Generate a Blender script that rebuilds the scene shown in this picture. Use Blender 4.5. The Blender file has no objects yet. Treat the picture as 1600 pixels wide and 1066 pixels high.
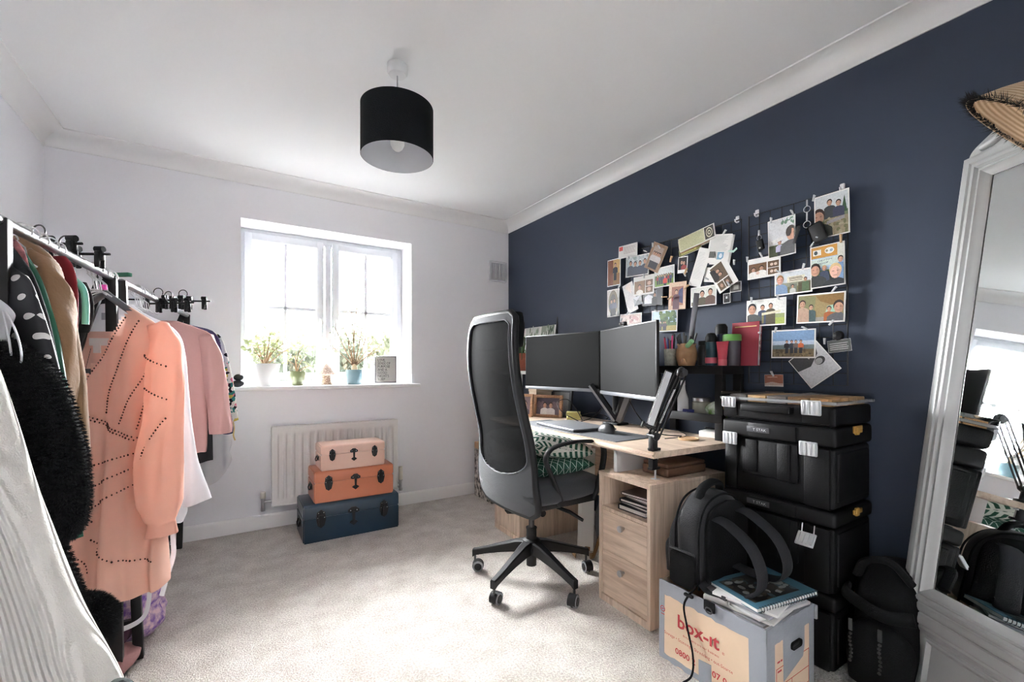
import bpy, bmesh, math, random
from mathutils import Vector, Matrix, noise
sc = bpy.context.scene
COL = sc.collection
R = math.radians
# ------------------------------------------------------------------ camera, sky, light, exposure
TH = math.atan(438/693.0)
cam_d = bpy.data.cameras.new('camera'); cam = bpy.data.objects.new('camera', cam_d); COL.objects.link(cam)
cam.location = (0, 0, 1.087); cam.rotation_euler = (R(90), 0, -TH)
cam_d.sensor_width = 36; cam_d.lens = 693/1600*36; cam_d.shift_y = 41/1600; cam_d.clip_start = .02
sc.camera = cam
W = bpy.data.worlds.new('overcast_sky'); sc.world = W; W.use_nodes = True
bgn = W.node_tree.nodes['Background']; bgn.inputs[0].default_value = (.90, .955, 1, 1); bgn.inputs[1].default_value = 3.0
def area(name, loc, rot, sx, sy, power=None, col=(1, 1, 1), portal=False):
    d = bpy.data.lights.new(name, 'AREA'); d.shape = 'RECTANGLE'; d.size = sx; d.size_y = sy; d.color = col
    if portal: d.cycles.is_portal = True
    else: d.energy = power
    o = bpy.data.objects.new(name, d); COL.objects.link(o); o.location = loc; o.rotation_euler = rot
    return o
sun_d = bpy.data.lights.new('hazy_sun', 'SUN'); sun_d.energy = 84; sun_d.angle = R(80); sun_d.color = (.965, .985, 1)
sun = bpy.data.objects.new('hazy_sun', sun_d); COL.objects.link(sun); sun.location = (0, 8, 8)
sun.rotation_euler = Vector((-.04, -math.cos(R(27)), -math.sin(R(27)))).to_track_quat('-Z', 'Y').to_euler()
area('window_portal', (.64, 3.75, 1.52), (R(-90), 0, 0), 1.14, 1.12, portal=True)
sc.view_settings.view_transform = 'Standard'; sc.view_settings.look = 'None'; sc.view_settings.gamma = 1
sc.view_settings.use_curve_mapping = False
sc.view_settings.exposure = 1.47
sc.cycles.use_denoising = True; sc.cycles.filter_width = 1.1
sc.cycles.max_bounces = 10; sc.cycles.diffuse_bounces = 7; sc.cycles.glossy_bounces = 4; sc.cycles.transparent_max_bounces = 12
sc.cycles.sample_clamp_indirect = 12

# ------------------------------------------------------------------ helpers
def lin(c):
    return tuple(((v/255)/12.92 if v <= 10 else (((v/255)+.055)/1.055)**2.4) for v in c)
MATS = {}
def mat(name, rgb, rough=.6, metal=0, spec=.5, var=0, vscale=8, bump=0, bscale=60, stretch=None, trans=0, alpha=1, sheen=0, coat=0, sub=0, kind=None, rgb2=None, emit=0, ior=None):
    """one procedural material: base colour, optional colour variation and relief by noise"""
    if name in MATS: return MATS[name]
    m = bpy.data.materials.new(name); MATS[name] = m; m.use_nodes = True
    nt = m.node_tree; N = nt.nodes; L = nt.links; b = N['Principled BSDF']
    c = lin(rgb); b.inputs['Base Color'].default_value = (*c, 1)
    b.inputs['Roughness'].default_value = rough; b.inputs['Metallic'].default_value = metal
    b.inputs['Specular IOR Level'].default_value = spec
    if trans: b.inputs['Transmission Weight'].default_value = trans
    if ior: b.inputs['IOR'].default_value = ior
    if alpha < 1: b.inputs['Alpha'].default_value = alpha
    if sheen: b.inputs['Sheen Weight'].default_value = sheen; b.inputs['Sheen Roughness'].default_value = .4
    if coat: b.inputs['Coat Weight'].default_value = coat
    tc = N.new('ShaderNodeTexCoord'); mp = N.new('ShaderNodeMapping'); L.new(tc.outputs['Object'], mp.inputs[0])
    if stretch: mp.inputs['Scale'].default_value = stretch
    if var or rgb2:
        n = N.new('ShaderNodeTexNoise'); n.inputs['Scale'].default_value = vscale; n.inputs['Detail'].default_value = 5
        L.new(mp.outputs[0], n.inputs[0])
        r = N.new('ShaderNodeValToRGB'); L.new(n.outputs[0], r.inputs[0])
        c2 = lin(rgb2) if rgb2 else tuple(max(0, v*(1-var)) for v in c)
        r.color_ramp.elements[0].position = .35; r.color_ramp.elements[0].color = (*c2, 1)
        r.color_ramp.elements[1].position = .65; r.color_ramp.elements[1].color = (*c, 1)
        L.new(r.outputs[0], b.inputs['Base Color'])
    if bump:
        n2 = N.new('ShaderNodeTexNoise'); n2.inputs['Scale'].default_value = bscale; n2.inputs['Detail'].default_value = 4
        L.new(mp.outputs[0], n2.inputs[0])
        bp = N.new('ShaderNodeBump'); bp.inputs['Strength'].default_value = bump; bp.inputs['Distance'].default_value = .004
        L.new(n2.outputs[0], bp.inputs['Height']); L.new(bp.outputs[0], b.inputs['Normal'])
    if sub:
        b.inputs['Subsurface Weight'].default_value = 0
        # thin cloth: part of the light passes through
        t = N.new('ShaderNodeBsdfTranslucent'); mx = N.new('ShaderNodeMixShader'); mx.inputs[0].default_value = sub
        src = b.inputs['Base Color']
        if src.links: L.new(src.links[0].from_socket, t.inputs[0])
        else: t.inputs[0].default_value = (*c, 1)
        L.new(b.outputs[0], mx.inputs[1]); L.new(t.outputs[0], mx.inputs[2]); L.new(mx.outputs[0], N['Material Output'].inputs[0])
    return m
def nodes_of(m): return m.node_tree.nodes, m.node_tree.links, m.node_tree.nodes['Principled BSDF']

class MB:
    """collects geometry for ONE mesh object"""
    def __init__(s): s.v = []; s.f = []
    def add(s, vs, fs):
        k = len(s.v); s.v += [tuple(p) for p in vs]; s.f += [tuple(i+k for i in f) for f in fs]; return s
    def bm(s, b, M=None):
        b.verts.ensure_lookup_table(); b.verts.index_update()
        vs = [(M @ v.co) if M else v.co.copy() for v in b.verts]; fs = [[v.index for v in f.verts] for f in b.faces]
        b.free(); return s.add(vs, fs)
    def boxb(s, x0, x1, y0, y1, z0, z1, bev=0, seg=2, M=None):
        b = bmesh.new(); bmesh.ops.create_cube(b, size=1)
        for v in b.verts: v.co = Vector(((x0+x1)/2+v.co.x*(x1-x0), (y0+y1)/2+v.co.y*(y1-y0), (z0+z1)/2+v.co.z*(z1-z0)))
        if bev: bmesh.ops.bevel(b, geom=b.edges[:], offset=bev, segments=seg, affect='EDGES', profile=.5)
        return s.bm(b, M)
    def cyl(s, p0, p1, r0, r1=None, seg=16, cap=True):
        r1 = r0 if r1 is None else r1
        p0 = Vector(p0); p1 = Vector(p1); d = p1-p0
        b = bmesh.new(); bmesh.ops.create_cone(b, cap_ends=cap, segments=seg, radius1=max(r0, 1e-5), radius2=max(r1, 1e-5), depth=d.length)
        return s.bm(b, Matrix.Translation((p0+p1)/2) @ d.to_track_quat('Z', 'Y').to_matrix().to_4x4())
    def sph(s, c, r, sub=2, sc_=(1, 1, 1), M=None):
        b = bmesh.new(); bmesh.ops.create_icosphere(b, subdivisions=sub, radius=r)
        for v in b.verts: v.co = Vector((v.co.x*sc_[0], v.co.y*sc_[1], v.co.z*sc_[2]))+Vector(c)
        return s.bm(b, M)
    def lathe(s, prof, c=(0, 0, 0), seg=24, capb=True, capt=False):
        vs = []; n = len(prof)
        for r, z in prof:
            for i in range(seg):
                a = 2*math.pi*i/seg; vs.append((c[0]+r*math.cos(a), c[1]+r*math.sin(a), c[2]+z))
        fs = [[j*seg+i, j*seg+(i+1) % seg, (j+1)*seg+(i+1) % seg, (j+1)*seg+i] for j in range(n-1) for i in range(seg)]
        if capb: fs.append(list(range(seg))[::-1])
        if capt: fs.append([(n-1)*seg+i for i in range(seg)])
        return s.add(vs, fs)
    def tube(s, pts, r, seg=8, flat=None, up=None, cap=True, closed=False):
        """sweep a (possibly flattened) circle along points; r may be a list"""
        pts = [Vector(p) for p in pts]; n = len(pts); rs = r if isinstance(r, (list, tuple)) else [r]*n
        vs = []; prevu = Vector(up) if up else None
        for i, p in enumerate(pts):
            if closed: t = pts[(i+1) % n]-pts[i-1]
            else: t = pts[min(i+1, n-1)]-pts[max(i-1, 0)]
            t.normalize()
            u = prevu if prevu else (Vector((0, 0, 1)) if abs(t.z) < .9 else Vector((1, 0, 0)))
            u = (u-t*u.dot(t))
            if u.length < 1e-6: u = t.orthogonal()
            u.normalize(); w = t.cross(u)
            if not up: prevu = u
            k = flat if flat else 1
            for j in range(seg):
                a = 2*math.pi*j/seg; vs.append(p+u*(rs[i]*math.cos(a))+w*(rs[i]*k*math.sin(a)))
        m = n if closed else n-1
        fs = [[i*seg+j, i*seg+(j+1) % seg, ((i+1) % n)*seg+(j+1) % seg, ((i+1) % n)*seg+j] for i in range(m) for j in range(seg)]
        if cap and not closed: fs += [list(range(seg))[::-1], [(n-1)*seg+j for j in range(seg)]]
        return s.add(vs, fs)
    def prism(s, poly, t0, t1, M=None):
        """2-D polygon (x,y) extruded between z=t0 and t1, then placed by M"""
        n = len(poly); vs = [Vector((x, y, t0)) for x, y in poly]+[Vector((x, y, t1)) for x, y in poly]
        if M: vs = [M @ v for v in vs]
        fs = [list(range(n))[::-1], [n+i for i in range(n)]]+[[i, (i+1) % n, n+(i+1) % n, n+i] for i in range(n)]
        return s.add(vs, fs)
    def grid(s, fn, nu, nv, closeu=False):
        vs = [fn(i/(nu if closeu else nu-1), j/(nv-1)) for j in range(nv) for i in range(nu)]
        fs = [[j*nu+i, j*nu+(i+1) % nu, (j+1)*nu+(i+1) % nu, (j+1)*nu+i] for j in range(nv-1) for i in range(nu if closeu else nu-1)]
        return s.add(vs, fs)
    def build(s, name, m, parent=None, ang=40, smooth=True, label=None, stuff=False):
        me = bpy.data.meshes.new(name); me.from_pydata(s.v, [], s.f); me.validate()
        b = bmesh.new(); b.from_mesh(me); bmesh.ops.recalc_face_normals(b, faces=b.faces[:]); b.to_mesh(me); b.free()
        if m: me.materials.append(m)
        if parent is not None and parent.name in INV: me.transform(INV[parent.name])
        if smooth:
            for p in me.polygons: p.use_smooth = True
            me.set_sharp_from_angle(angle=R(ang))
        o = bpy.data.objects.new(name, me); COL.objects.link(o)
        if parent is not None:
            o.parent = parent
            if parent.name in INV: INV[o.name] = INV[parent.name]
        if label: o['label'] = label
        if stuff: o['kind'] = 'stuff'
        return o
INV = {}
def thing(name, label, cat, loc=(0, 0, 0), rz=0, group=None, world=True, M=None):
    """Empty at a thing's base; parts are given in world coordinates unless world=False"""
    o = bpy.data.objects.new(name, None); COL.objects.link(o); o.empty_display_size = .05
    if M: o.matrix_world = M
    else: o.location = loc; o.rotation_euler = (0, 0, rz); M = Matrix.Translation(loc) @ Matrix.Rotation(rz, 4, 'Z')
    if world: INV[o.name] = M.inverted()
    o['label'] = label; o['category'] = cat
    if group: o['group'] = group
    return o
def tag(o, label, cat, group=None, kind=None):
    o['label'] = label; o['category'] = cat
    if group: o['group'] = group
    if kind: o['kind'] = kind
    return o
def struct(o): o['kind'] = 'structure'; return o
def dup(root, M, label=None):
    r = root.copy(); COL.objects.link(r); r.parent = None; r.matrix_world = M
    if label: r['label'] = label
    def kids(a, b):
        for ch in list(a.children):
            c = ch.copy(); COL.objects.link(c); c.parent = b; kids(ch, c)
    kids(root, r); return r
def TR(loc, rz=0, rx=0, ry=0): return Matrix.Translation(loc) @ Matrix.Rotation(rz, 4, 'Z') @ Matrix.Rotation(ry, 4, 'Y') @ Matrix.Rotation(rx, 4, 'X')
def smoothpts(P, n=8, closed=False):
    """Catmull-Rom through points"""
    P = [Vector(p) for p in P]; out = []; m = len(P)
    rng = range(m if closed else m-1)
    for i in rng:
        p0 = P[i-1] if (closed or i > 0) else P[0]*2-P[1]; p1 = P[i]; p2 = P[(i+1) % m]
        p3 = P[(i+2) % m] if (closed or i+2 < m) else P[-1]*2-P[-2]
        for k in range(n):
            t = k/n; out.append(.5*((2*p1)+(p2-p0)*t+(2*p0-5*p1+4*p2-p3)*t*t+(3*p1-p0-3*p2+p3)*t**3))
    if not closed: out.append(P[-1])
    return out
_txt = {}
def text_geo(body, size, wide=1.0, bold=0):
    """flat letter outlines as (verts, faces), origin at the left end of the baseline"""
    c = bpy.data.curves.new('t', 'FONT'); c.body = body; c.size = size; c.resolution_u = 2; c.offset = bold
    o = bpy.data.objects.new('t', c); COL.objects.link(o)
    dg = bpy.context.evaluated_depsgraph_get(); me = bpy.data.meshes.new_from_object(o.evaluated_get(dg))
    vs = [(v.co.x*wide, v.co.y) for v in me.vertices]; fs = [list(p.vertices) for p in me.polygons]
    bpy.data.objects.remove(o); bpy.data.curves.remove(c); bpy.data.meshes.remove(me)
    return vs, fs

# ------------------------------------------------------------------ shared materials
white_paint = mat('white_wall_paint', (240, 240, 244), .85, spec=.2, bump=.06, bscale=240)
ceil_paint = mat('ceiling_paint', (243, 244, 245), .9, spec=.15, bump=.04, bscale=200)
trim_white = mat('white_gloss_trim', (240, 240, 240), .4, spec=.4)
navy_paint = mat('navy_wall_paint', (56, 64, 80), .55, spec=.35, bump=.1, bscale=170)
upvc = mat('white_upvc', (214, 216, 220), .35, spec=.5)
black_plastic = mat('black_plastic', (18, 18, 20), .5, spec=.3, bump=.1, bscale=400)
black_metal = mat('black_metal', (20, 19, 21), .45, spec=.4)
steel = mat('brushed_steel', (200, 200, 202), .28, metal=1, var=.15, vscale=40)
dark_steel = mat('dark_steel', (90, 90, 92), .35, metal=1)
def thin_glass(name, gloss, tint=(1, 1, 1)):
    m = bpy.data.materials.new(name); MATS[name] = m; m.use_nodes = True; N = m.node_tree.nodes; L = m.node_tree.links; N.remove(N['Principled BSDF'])
    t = N.new('ShaderNodeBsdfTransparent'); t.inputs[0].default_value = (*tint, 1); g = N.new('ShaderNodeBsdfGlossy'); g.inputs['Roughness'].default_value = .03
    mx = N.new('ShaderNodeMixShader'); fr = N.new('ShaderNodeLayerWeight'); fr.inputs[0].default_value = gloss; L.new(fr.outputs['Fresnel'], mx.inputs[0])
    L.new(t.outputs[0], mx.inputs[1]); L.new(g.outputs[0], mx.inputs[2]); L.new(mx.outputs[0], N['Material Output'].inputs[0]); return m
glass = thin_glass('window_glass', .25)
jar_glass = thin_glass('jar_glass', .35, (.93, .95, .95))
clear_plastic = mat('clear_plastic', (232, 236, 238), .08, alpha=.35, spec=.8)
card_white = mat('white_paper', (232, 230, 226), .8, spec=.2)
def wood(name, c1, c2, axis='z', scale=1.0, rough=.5):
    m = mat(name, c1, rough, spec=.35); N, L, b = nodes_of(m)
    tc = N.new('ShaderNodeTexCoord'); mp = N.new('ShaderNodeMapping'); L.new(tc.outputs['Object'], mp.inputs[0])
    st = {'z': (22, 22, 1.6), 'y': (22, 1.6, 22), 'x': (1.6, 22, 22)}[axis]; mp.inputs['Scale'].default_value = [v*scale for v in st]
    n = N.new('ShaderNodeTexNoise'); n.inputs['Scale'].default_value = 1.6; n.inputs['Detail'].default_value = 8; n.inputs['Distortion'].default_value = .6
    L.new(mp.outputs[0], n.inputs[0])
    n3 = N.new('ShaderNodeTexNoise'); n3.inputs['Scale'].default_value = 7; n3.inputs['Detail'].default_value = 3; L.new(mp.outputs[0], n3.inputs[0])
    mx = N.new('ShaderNodeMath'); mx.operation = 'MULTIPLY_ADD'; mx.inputs[1].default_value = .35; L.new(n3.outputs[0], mx.inputs[0]); L.new(n.outputs[0], mx.inputs[2])
    r = N.new('ShaderNodeValToRGB'); L.new(mx.outputs[0], r.inputs[0])
    r.color_ramp.elements[0].position = .48; r.color_ramp.elements[0].color = (*lin(c2), 1)
    r.color_ramp.elements[1].position = .8; r.color_ramp.elements[1].color = (*lin(c1), 1)
    L.new(r.outputs[0], b.inputs['Base Color'])
    bp = N.new('ShaderNodeBump'); bp.inputs['Strength'].default_value = .15; bp.inputs['Distance'].default_value = .001
    L.new(mx.outputs[0], bp.inputs['Height']); L.new(bp.outputs[0], b.inputs['Normal'])
    return m
oak_z = wood('pale_oak_upright', (220, 198, 178), (186, 162, 142), 'z')
oak_y = wood('pale_oak_along', (220, 198, 178), (186, 162, 142), 'y')
frame_wood = wood('frame_wood', (176, 136, 104), (140, 104, 78), 'y', 2)

# ------------------------------------------------------------------ the room
XL, XR, YB, YF, ZC = -.872, 2.125, 3.422, -.34, 2.38
# carpet
cm = mat('cream_loop_carpet', (206, 197, 188), .95, spec=.1); N, L, b = nodes_of(cm)
tc = N.new('ShaderNodeTexCoord')
vor = N.new('ShaderNodeTexVoronoi'); vor.inputs['Scale'].default_value = 190; L.new(tc.outputs['Object'], vor.inputs[0])
ns = N.new('ShaderNodeTexNoise'); ns.inputs['Scale'].default_value = 130; ns.inputs['Detail'].default_value = 6; L.new(tc.outputs['Object'], ns.inputs[0])
nl = N.new('ShaderNodeTexNoise'); nl.inputs['Scale'].default_value = 9; nl.inputs['Detail'].default_value = 4; L.new(tc.outputs['Object'], nl.inputs[0])
a1 = N.new('ShaderNodeMath'); a1.operation = 'MULTIPLY_ADD'; a1.inputs[1].default_value = .5; L.new(nl.outputs[0], a1.inputs[0]); L.new(ns.outputs[0], a1.inputs[2])
rr = N.new('ShaderNodeValToRGB'); L.new(a1.outputs[0], rr.inputs[0])
rr.color_ramp.elements[0].position = .5; rr.color_ramp.elements[0].color = (*lin((174, 165, 157)), 1)
rr.color_ramp.elements[1].position = .95; rr.color_ramp.elements[1].color = (*lin((224, 218, 211)), 1)
L.new(rr.outputs[0], b.inputs['Base Color'])
bp = N.new('ShaderNodeBump'); bp.inputs['Strength'].default_value = .9; bp.inputs['Distance'].default_value = .006
a2 = N.new('ShaderNodeMath'); a2.operation = 'ADD'; L.new(vor.outputs['Distance'], a2.inputs[0]); L.new(ns.outputs[0], a2.inputs[1])
L.new(a2.outputs[0], bp.inputs['Height']); L.new(bp.outputs[0], b.inputs['Normal'])
struct(MB().boxb(XL-.3, XR+.3, YF-.3, YB+.3, -.2, 0).build('floor', cm))
struct(MB().boxb(XL-.3, XR+.3, YF-.3, YB+.32, ZC, ZC+.2).build('ceiling', ceil_paint))
struct(MB().boxb(XL-.2, XL, YF-.2, YB+.32, 0, ZC).build('wall_left', white_paint))
struct(MB().boxb(XR, XR+.2, YF-.2, YB+.32, 0, ZC).build('wall_right', navy_paint))
struct(MB().boxb(XL, XR, YF-.2, YF, 0, ZC).build('wall_front', white_paint))
WX0, WX1, WZ0, WZ1 = .05, 1.213, .935, 2.073
wb = MB()
wb.boxb(XL, WX0, YB, YB+.30, 0, ZC); wb.boxb(WX1, XR, YB, YB+.30, 0, ZC)
wb.boxb(WX0, WX1, YB, YB+.30, WZ1, ZC); wb.boxb(WX0, WX1, YB, YB+.30, 0, WZ0)
struct(wb.build('wall_back', white_paint, smooth=False))
# coving: concave quarter profile with small steps; (d = out from wall, z)
cov = [(0, ZC), (0, ZC-.08), (.006, ZC-.08), (.008, ZC-.072)]+[(.098-.09*math.cos(t), ZC-.072+.066*math.sin(t)) for t in [k*math.pi/2/8 for k in range(9)]]+[(.102, ZC-.006), (.104, ZC)]
def sweep_wall(name, p0, p1, inward, prof, m, mitre=.0):
    p0 = Vector(p0); p1 = Vector(p1); d = (p1-p0).normalized(); i = Vector(inward)
    mb = MB(); n = len(prof)
    vs = [p0+i*a+d*(a*mitre)+Vector((0, 0, z)) for a, z in prof]+[p1+i*a-d*(a*mitre)+Vector((0, 0, z)) for a, z in prof]
    mb.add(vs, [[k, (k+1) % n, n+(k+1) % n, n+k] for k in range(n)]+[list(range(n)), [n+k for k in range(n)][::-1]])
    return struct(mb.build(name, m, ang=25))
sweep_wall('trim_1', (XL, YB, 0), (XR, YB, 0), (0, -1, 0), cov, trim_white, 1)
sweep_wall('trim_2', (XR, YB, 0), (XR, YF, 0), (-1, 0, 0), cov, trim_white, 1)
sweep_wall('trim_3', (XL, YF, 0), (XL, YB, 0), (1, 0, 0), cov, trim_white, 1)
sweep_wall('trim_4', (XR, YF, 0), (XL, YF, 0), (0, 1, 0), cov, trim_white, 1)
bas = [(0, 0), (0, .094), (.007, .094), (.011, .088), (.0145, .078), (.0145, 0)]
sweep_wall('baseboard_back', (XL, YB, 0), (XR, YB, 0), (0, -1, 0), bas, trim_white, 1)
sweep_wall('baseboard_right', (XR, YB, 0), (XR, YF, 0), (-1, 0, 0), bas, trim_white, 1)
sweep_wall('baseboard_left', (XL, YF, 0), (XL, YB, 0), (1, 0, 0), bas, trim_white, 1)
# door behind the camera
dr = MB(); dr.boxb(.2, 1.0, YF, YF+.03, .005, 2.0, .003)
for z0, z1 in ((.2, .9), (1.05, 1.85)):
    for x0, x1 in ((.3, .56), (.64, .9)): dr.boxb(x0, x1, YF+.03, YF+.038, z0, z1, .006)
do = struct(dr.build('door_1', trim_white))
MB().boxb(.12, .19, YF, YF+.025, 0, 2.07, .004).boxb(1.01, 1.08, YF, YF+.025, 0, 2.07, .004).boxb(.19, 1.01, YF, YF+.025, 2.005, 2.07, .004).build('door_frame', trim_white, do)
MB().cyl((.27, YF+.03, 1.0), (.27, YF+.07, 1.0), .01).tube([(.27, YF+.07, 1.0), (.38, YF+.07, 1.0)], .009).build('handle', steel, do)
# window
win = bpy.data.objects.new('window_1', None); COL.objects.link(win); win['kind'] = 'structure'; win.location = (.63, 3.66, WZ0)
INV[win.name] = Matrix.Translation((-.63, -3.66, -WZ0))
def rect_frame(x0, x1, z0, z1, w, y0, y1, bev=.005):
    mb = MB(); mb.boxb(x0, x0+w, y0, y1, z0, z1, bev).boxb(x1-w, x1, y0, y1, z0, z1, bev)
    mb.boxb(x0+w*.9, x1-w*.9, y0, y1, z0, z0+w, bev).boxb(x0+w*.9, x1-w*.9, y0, y1, z1-w, z1, bev); return mb
rect_frame(WX0, WX1, WZ0, WZ1, .05, 3.66, 3.73).boxb(.61, .652, 3.66, 3.73, WZ0+.045, WZ1-.045, .004).build('outer_frame', upvc, win)
for k, (gx0, gx1) in enumerate(((.126, .545), (.71, 1.12))):
    gz0, gz1 = 1.055, 1.993
    s_ = rect_frame(gx0-.052, gx1+.052, gz0-.062, gz1+.05, .05, 3.642, 3.70, .006).build('sash', upvc, win)
    rect_frame(gx0-.012, gx1+.012, gz0-.022, gz1+.012, .014, 3.65, 3.672, .004).build('glazing_bead', upvc, s_)
    mx_, mz_ = (gx0+gx1)/2, (gz0+gz1)/2
    MB().boxb(mx_-.012, mx_+.012, 3.660, 3.679, gz0-.005, gz1+.005, .003).build('glazing_bar', upvc, s_)
    MB().boxb(gx0-.005, gx1+.005, 3.660, 3.679, mz_-.012, mz_+.012, .003).build('glazing_bar', upvc, s_)
    for xa, xb in ((gx0, mx_-.01), (mx_+.01, gx1)):
        for za, zb in ((gz0, mz_-.01), (mz_+.01, gz1)):
            MB().boxb(xa, xb, 3.668, 3.672, za, zb).build('pane', glass, s_, smooth=False)
    hx = .578 if k == 0 else .676
    MB().boxb(hx-.012, hx+.012, 3.632, 3.644, 1.38, 1.46, .004).tube([(hx, 3.62, 1.45), (hx, 3.612, 1.40), (hx, 3.612, 1.31)], [.011, .011, .008]).build('handle', upvc, s_)
MB().boxb(-.01, 1.272, 3.368, 3.425, .93, .958, .008, 3).boxb(WX0, WX1, 3.42, 3.66, .93, .958).build('window_sill', trim_white, win)
# little screw caps in the reveal
sc_b = MB()
for x in (.3, .62, .85, 1.05): sc_b.sph((x, 3.53, WZ1), .007, 1, (1, 1, .4))
sc_b.sph((WX1, 3.53, 1.98), .007, 1, (.4, 1, 1)).build('screw_cap', upvc, win)
# ground outside
gm = mat('paving', (84, 86, 84), .95, var=.35, vscale=.4)
struct(MB().boxb(-40, 40, 3.8, 60, -2.75, -2.6).build('ground', gm))
# ------------------------------------------------------------------ trees outside
def leaf_cloud(mb, blobs, n, size, rng, squash=.5):
    tot = sum(b[3]**2 for b in blobs)
    for bx, by, bz, br in blobs:
        for _ in range(int(n*br*br/tot)):
            d = Vector((rng.gauss(0, 1), rng.gauss(0, 1), rng.gauss(0, 1))).normalized()*br*(rng.uniform(.55, 1.0))
            c = Vector((bx, by, bz))+d
            a = Vector((rng.uniform(-1, 1), rng.uniform(-1, 1), rng.uniform(-.6, .6))).normalized(); t = a.orthogonal().normalized(); t.rotate(Matrix.Rotation(rng.uniform(0, 6.3), 3, a))
            s = size*rng.uniform(.6, 1.3); w = a.cross(t)*s*squash; t = t*s
            mb.add([c-t, c+w, c+t, c-w], [[0, 1, 2, 3]])
leaf_a = mat('tree_leaves', (104, 110, 92), .7, var=.35, vscale=1.5, sub=.25)
leaf_b = mat('tree_leaves_yellowish', (116, 119, 96), .7, var=.35, vscale=1.5, sub=.25)
bark = mat('bark', (70, 60, 52), .9, bump=.5, bscale=20)
trees = [(-2.6, 11.5, 2.35, 1.9, leaf_a, 'round dark green tree seen through the lower panes beside the white pot'),
         (.15, 13.0, 2.75, 1.8, leaf_b, 'taller yellowish tree seen behind the small green pot'),
         (2.0, 11.5, 2.2, 1.35, leaf_a, 'bushy tree seen behind the window mullion'),
         (3.7, 13.0, 2.5, 1.7, leaf_b, 'leafy tree seen behind the tall potted plant'),
         (6.0, 15.0, 2.6, 2.1, leaf_a, 'wide tree at the far side of the view, behind the framed quote')]
for i, (x, y, top, r, lm, lab) in enumerate(trees):
    rng = random.Random(50+i)
    t = thing('tree', lab, 'tree', (x, y, -2.6), group='trees outside the window')
    MB().tube([(x, y, -2.6), (x+.1, y, -1), (x-.05, y, top-r)], [.16, .13, .07]).build('trunk', bark, t)
    cr = MB(); blobs = []
    for k in range(16):
        a = rng.uniform(0, 6.28); rr_ = r*rng.uniform(0, .8); zz = top-r*1.1+rng.uniform(-r*1.3, r*.75)
        blobs.append((x+rr_*math.cos(a), y+rr_*math.sin(a), zz, r*rng.uniform(.28, .45)))
    leaf_cloud(cr, blobs, 5200, .11, rng)
    cr.build('foliage', lm, t, smooth=False)
# ------------------------------------------------------------------ things on the window sill
SZ = .958
soil = mat('potting_soil', (70, 56, 46), .95, bump=.8, bscale=90)
def pot(name, label, x, y, prof, m, soil_r, soil_z, cat='plant pot', extra=None):
    t = thing(name, label, cat, (x, y, SZ))
    MB().lathe(prof, (x, y, SZ), 40).build('pot', m, t)
    MB().lathe([(soil_r, soil_z-.01), (soil_r, soil_z)], (x, y, SZ), 24, capt=True).build('soil', soil, t)
    return t
def branch_plant(t, base, stems, leaf, nleaf, lm, sm, rng, rad, spread):
    st = MB(); lf = MB()
    for tip, r0 in stems:
        tip = Vector(tip); b0 = Vector(base); mid = (b0+tip)/2+Vector((rng.uniform(-1, 1)*spread*.3, rng.uniform(-1, 1)*spread*.2, .02))
        P = smoothpts([b0, mid, tip], 5); st.tube(P, [r0*(1-.75*k/(len(P)-1)) for k in range(len(P))], 6)
        for _ in range(nleaf):
            k = rng.uniform(.5, 1.0); p = P[min(int(k*(len(P)-1)), len(P)-1)]
            d = Vector((rng.gauss(0, 1), rng.gauss(0, .7), rng.gauss(.1, .8))).normalized()*rad*rng.uniform(.25, 1)
            c = p+d
            if rng.random() < .5: st.tube([p, c], .0009, 4)
            dirv = (d.normalized()+Vector((rng.uniform(-.5, .5), rng.uniform(-.5, .5), rng.uniform(-.6, .3)))).normalized()
            w = dirv.orthogonal().normalized(); w.rotate(Matrix.Rotation(rng.uniform(0, 6.3), 3, dirv)); up = dirv.cross(w)
            l = leaf*rng.uniform(.7, 1.25)
            lf.add([c, c+dirv*l*.5+w*l*.3+up*l*.05, c+dirv*l, c+dirv*l*.5-w*l*.3+up*l*.05, c+dirv*l*.5-up*l*.05], [[0, 1, 4], [1, 2, 4], [2, 3, 4], [3, 0, 4]])
    st.build('stem', sm, t); lf.build('foliage', lm, t, smooth=False)
jade = mat('jade_leaves', (140, 148, 108), .5, var=.3, vscale=30, sub=.12)
ficus = mat('pale_green_leaves', (168, 173, 156), .5, var=.2, vscale=30, sub=.15)
stem_m = mat('plant_stem', (140, 116, 92), .8)
wp = mat('white_ceramic', (232, 233, 234), .35)
gp = mat('green_glazed_ceramic', (116, 124, 86), .18, coat=.5)
bpm = mat('blue_glazed_ceramic', (112, 142, 152), .25, coat=.5)
t = pot('potted_jade_plant', 'bushy small-leaved plant in a plain white tapered pot on the sill', .193, 3.50, [(.062, 0), (.066, .004), (.098, .155), (.092, .155), (.088, .135)], wp, .09, .135, 'potted plant')
rng = random.Random(3)
branch_plant(t, (.193, 3.5, SZ+.13), [((.193+dx, 3.5+dy, SZ+.13+dz), .006) for dx, dy, dz in ((-.075, 0, .15), (-.05, .03, .22), (.03, -.02, .26), (.1, .03, .22), (.15, 0, .13), (-.07, .05, .1), (.06, .06, .17), (0, -.05, .16), (.12, -.04, .17))], .036, 15, jade, stem_m, rng, .062, .05)
t = pot('potted_bonsai', 'little twisted plant in a glossy olive-green pot on the sill', .395, 3.50, [(.036, 0), (.045, .012), (.058, .10), (.053, .10), (.05, .085)], gp, .052, .085, 'potted plant')
branch_plant(t, (.395, 3.5, SZ+.08), [((.395+dx, 3.5+dy, SZ+.08+dz), .0045) for dx, dy, dz in ((-.07, 0, .1), (.0, .02, .17), (.06, 0, .12), (.03, -.02, .2), (.09, .02, .06))], .024, 12, jade, stem_m, rng, .045, .05)
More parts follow.
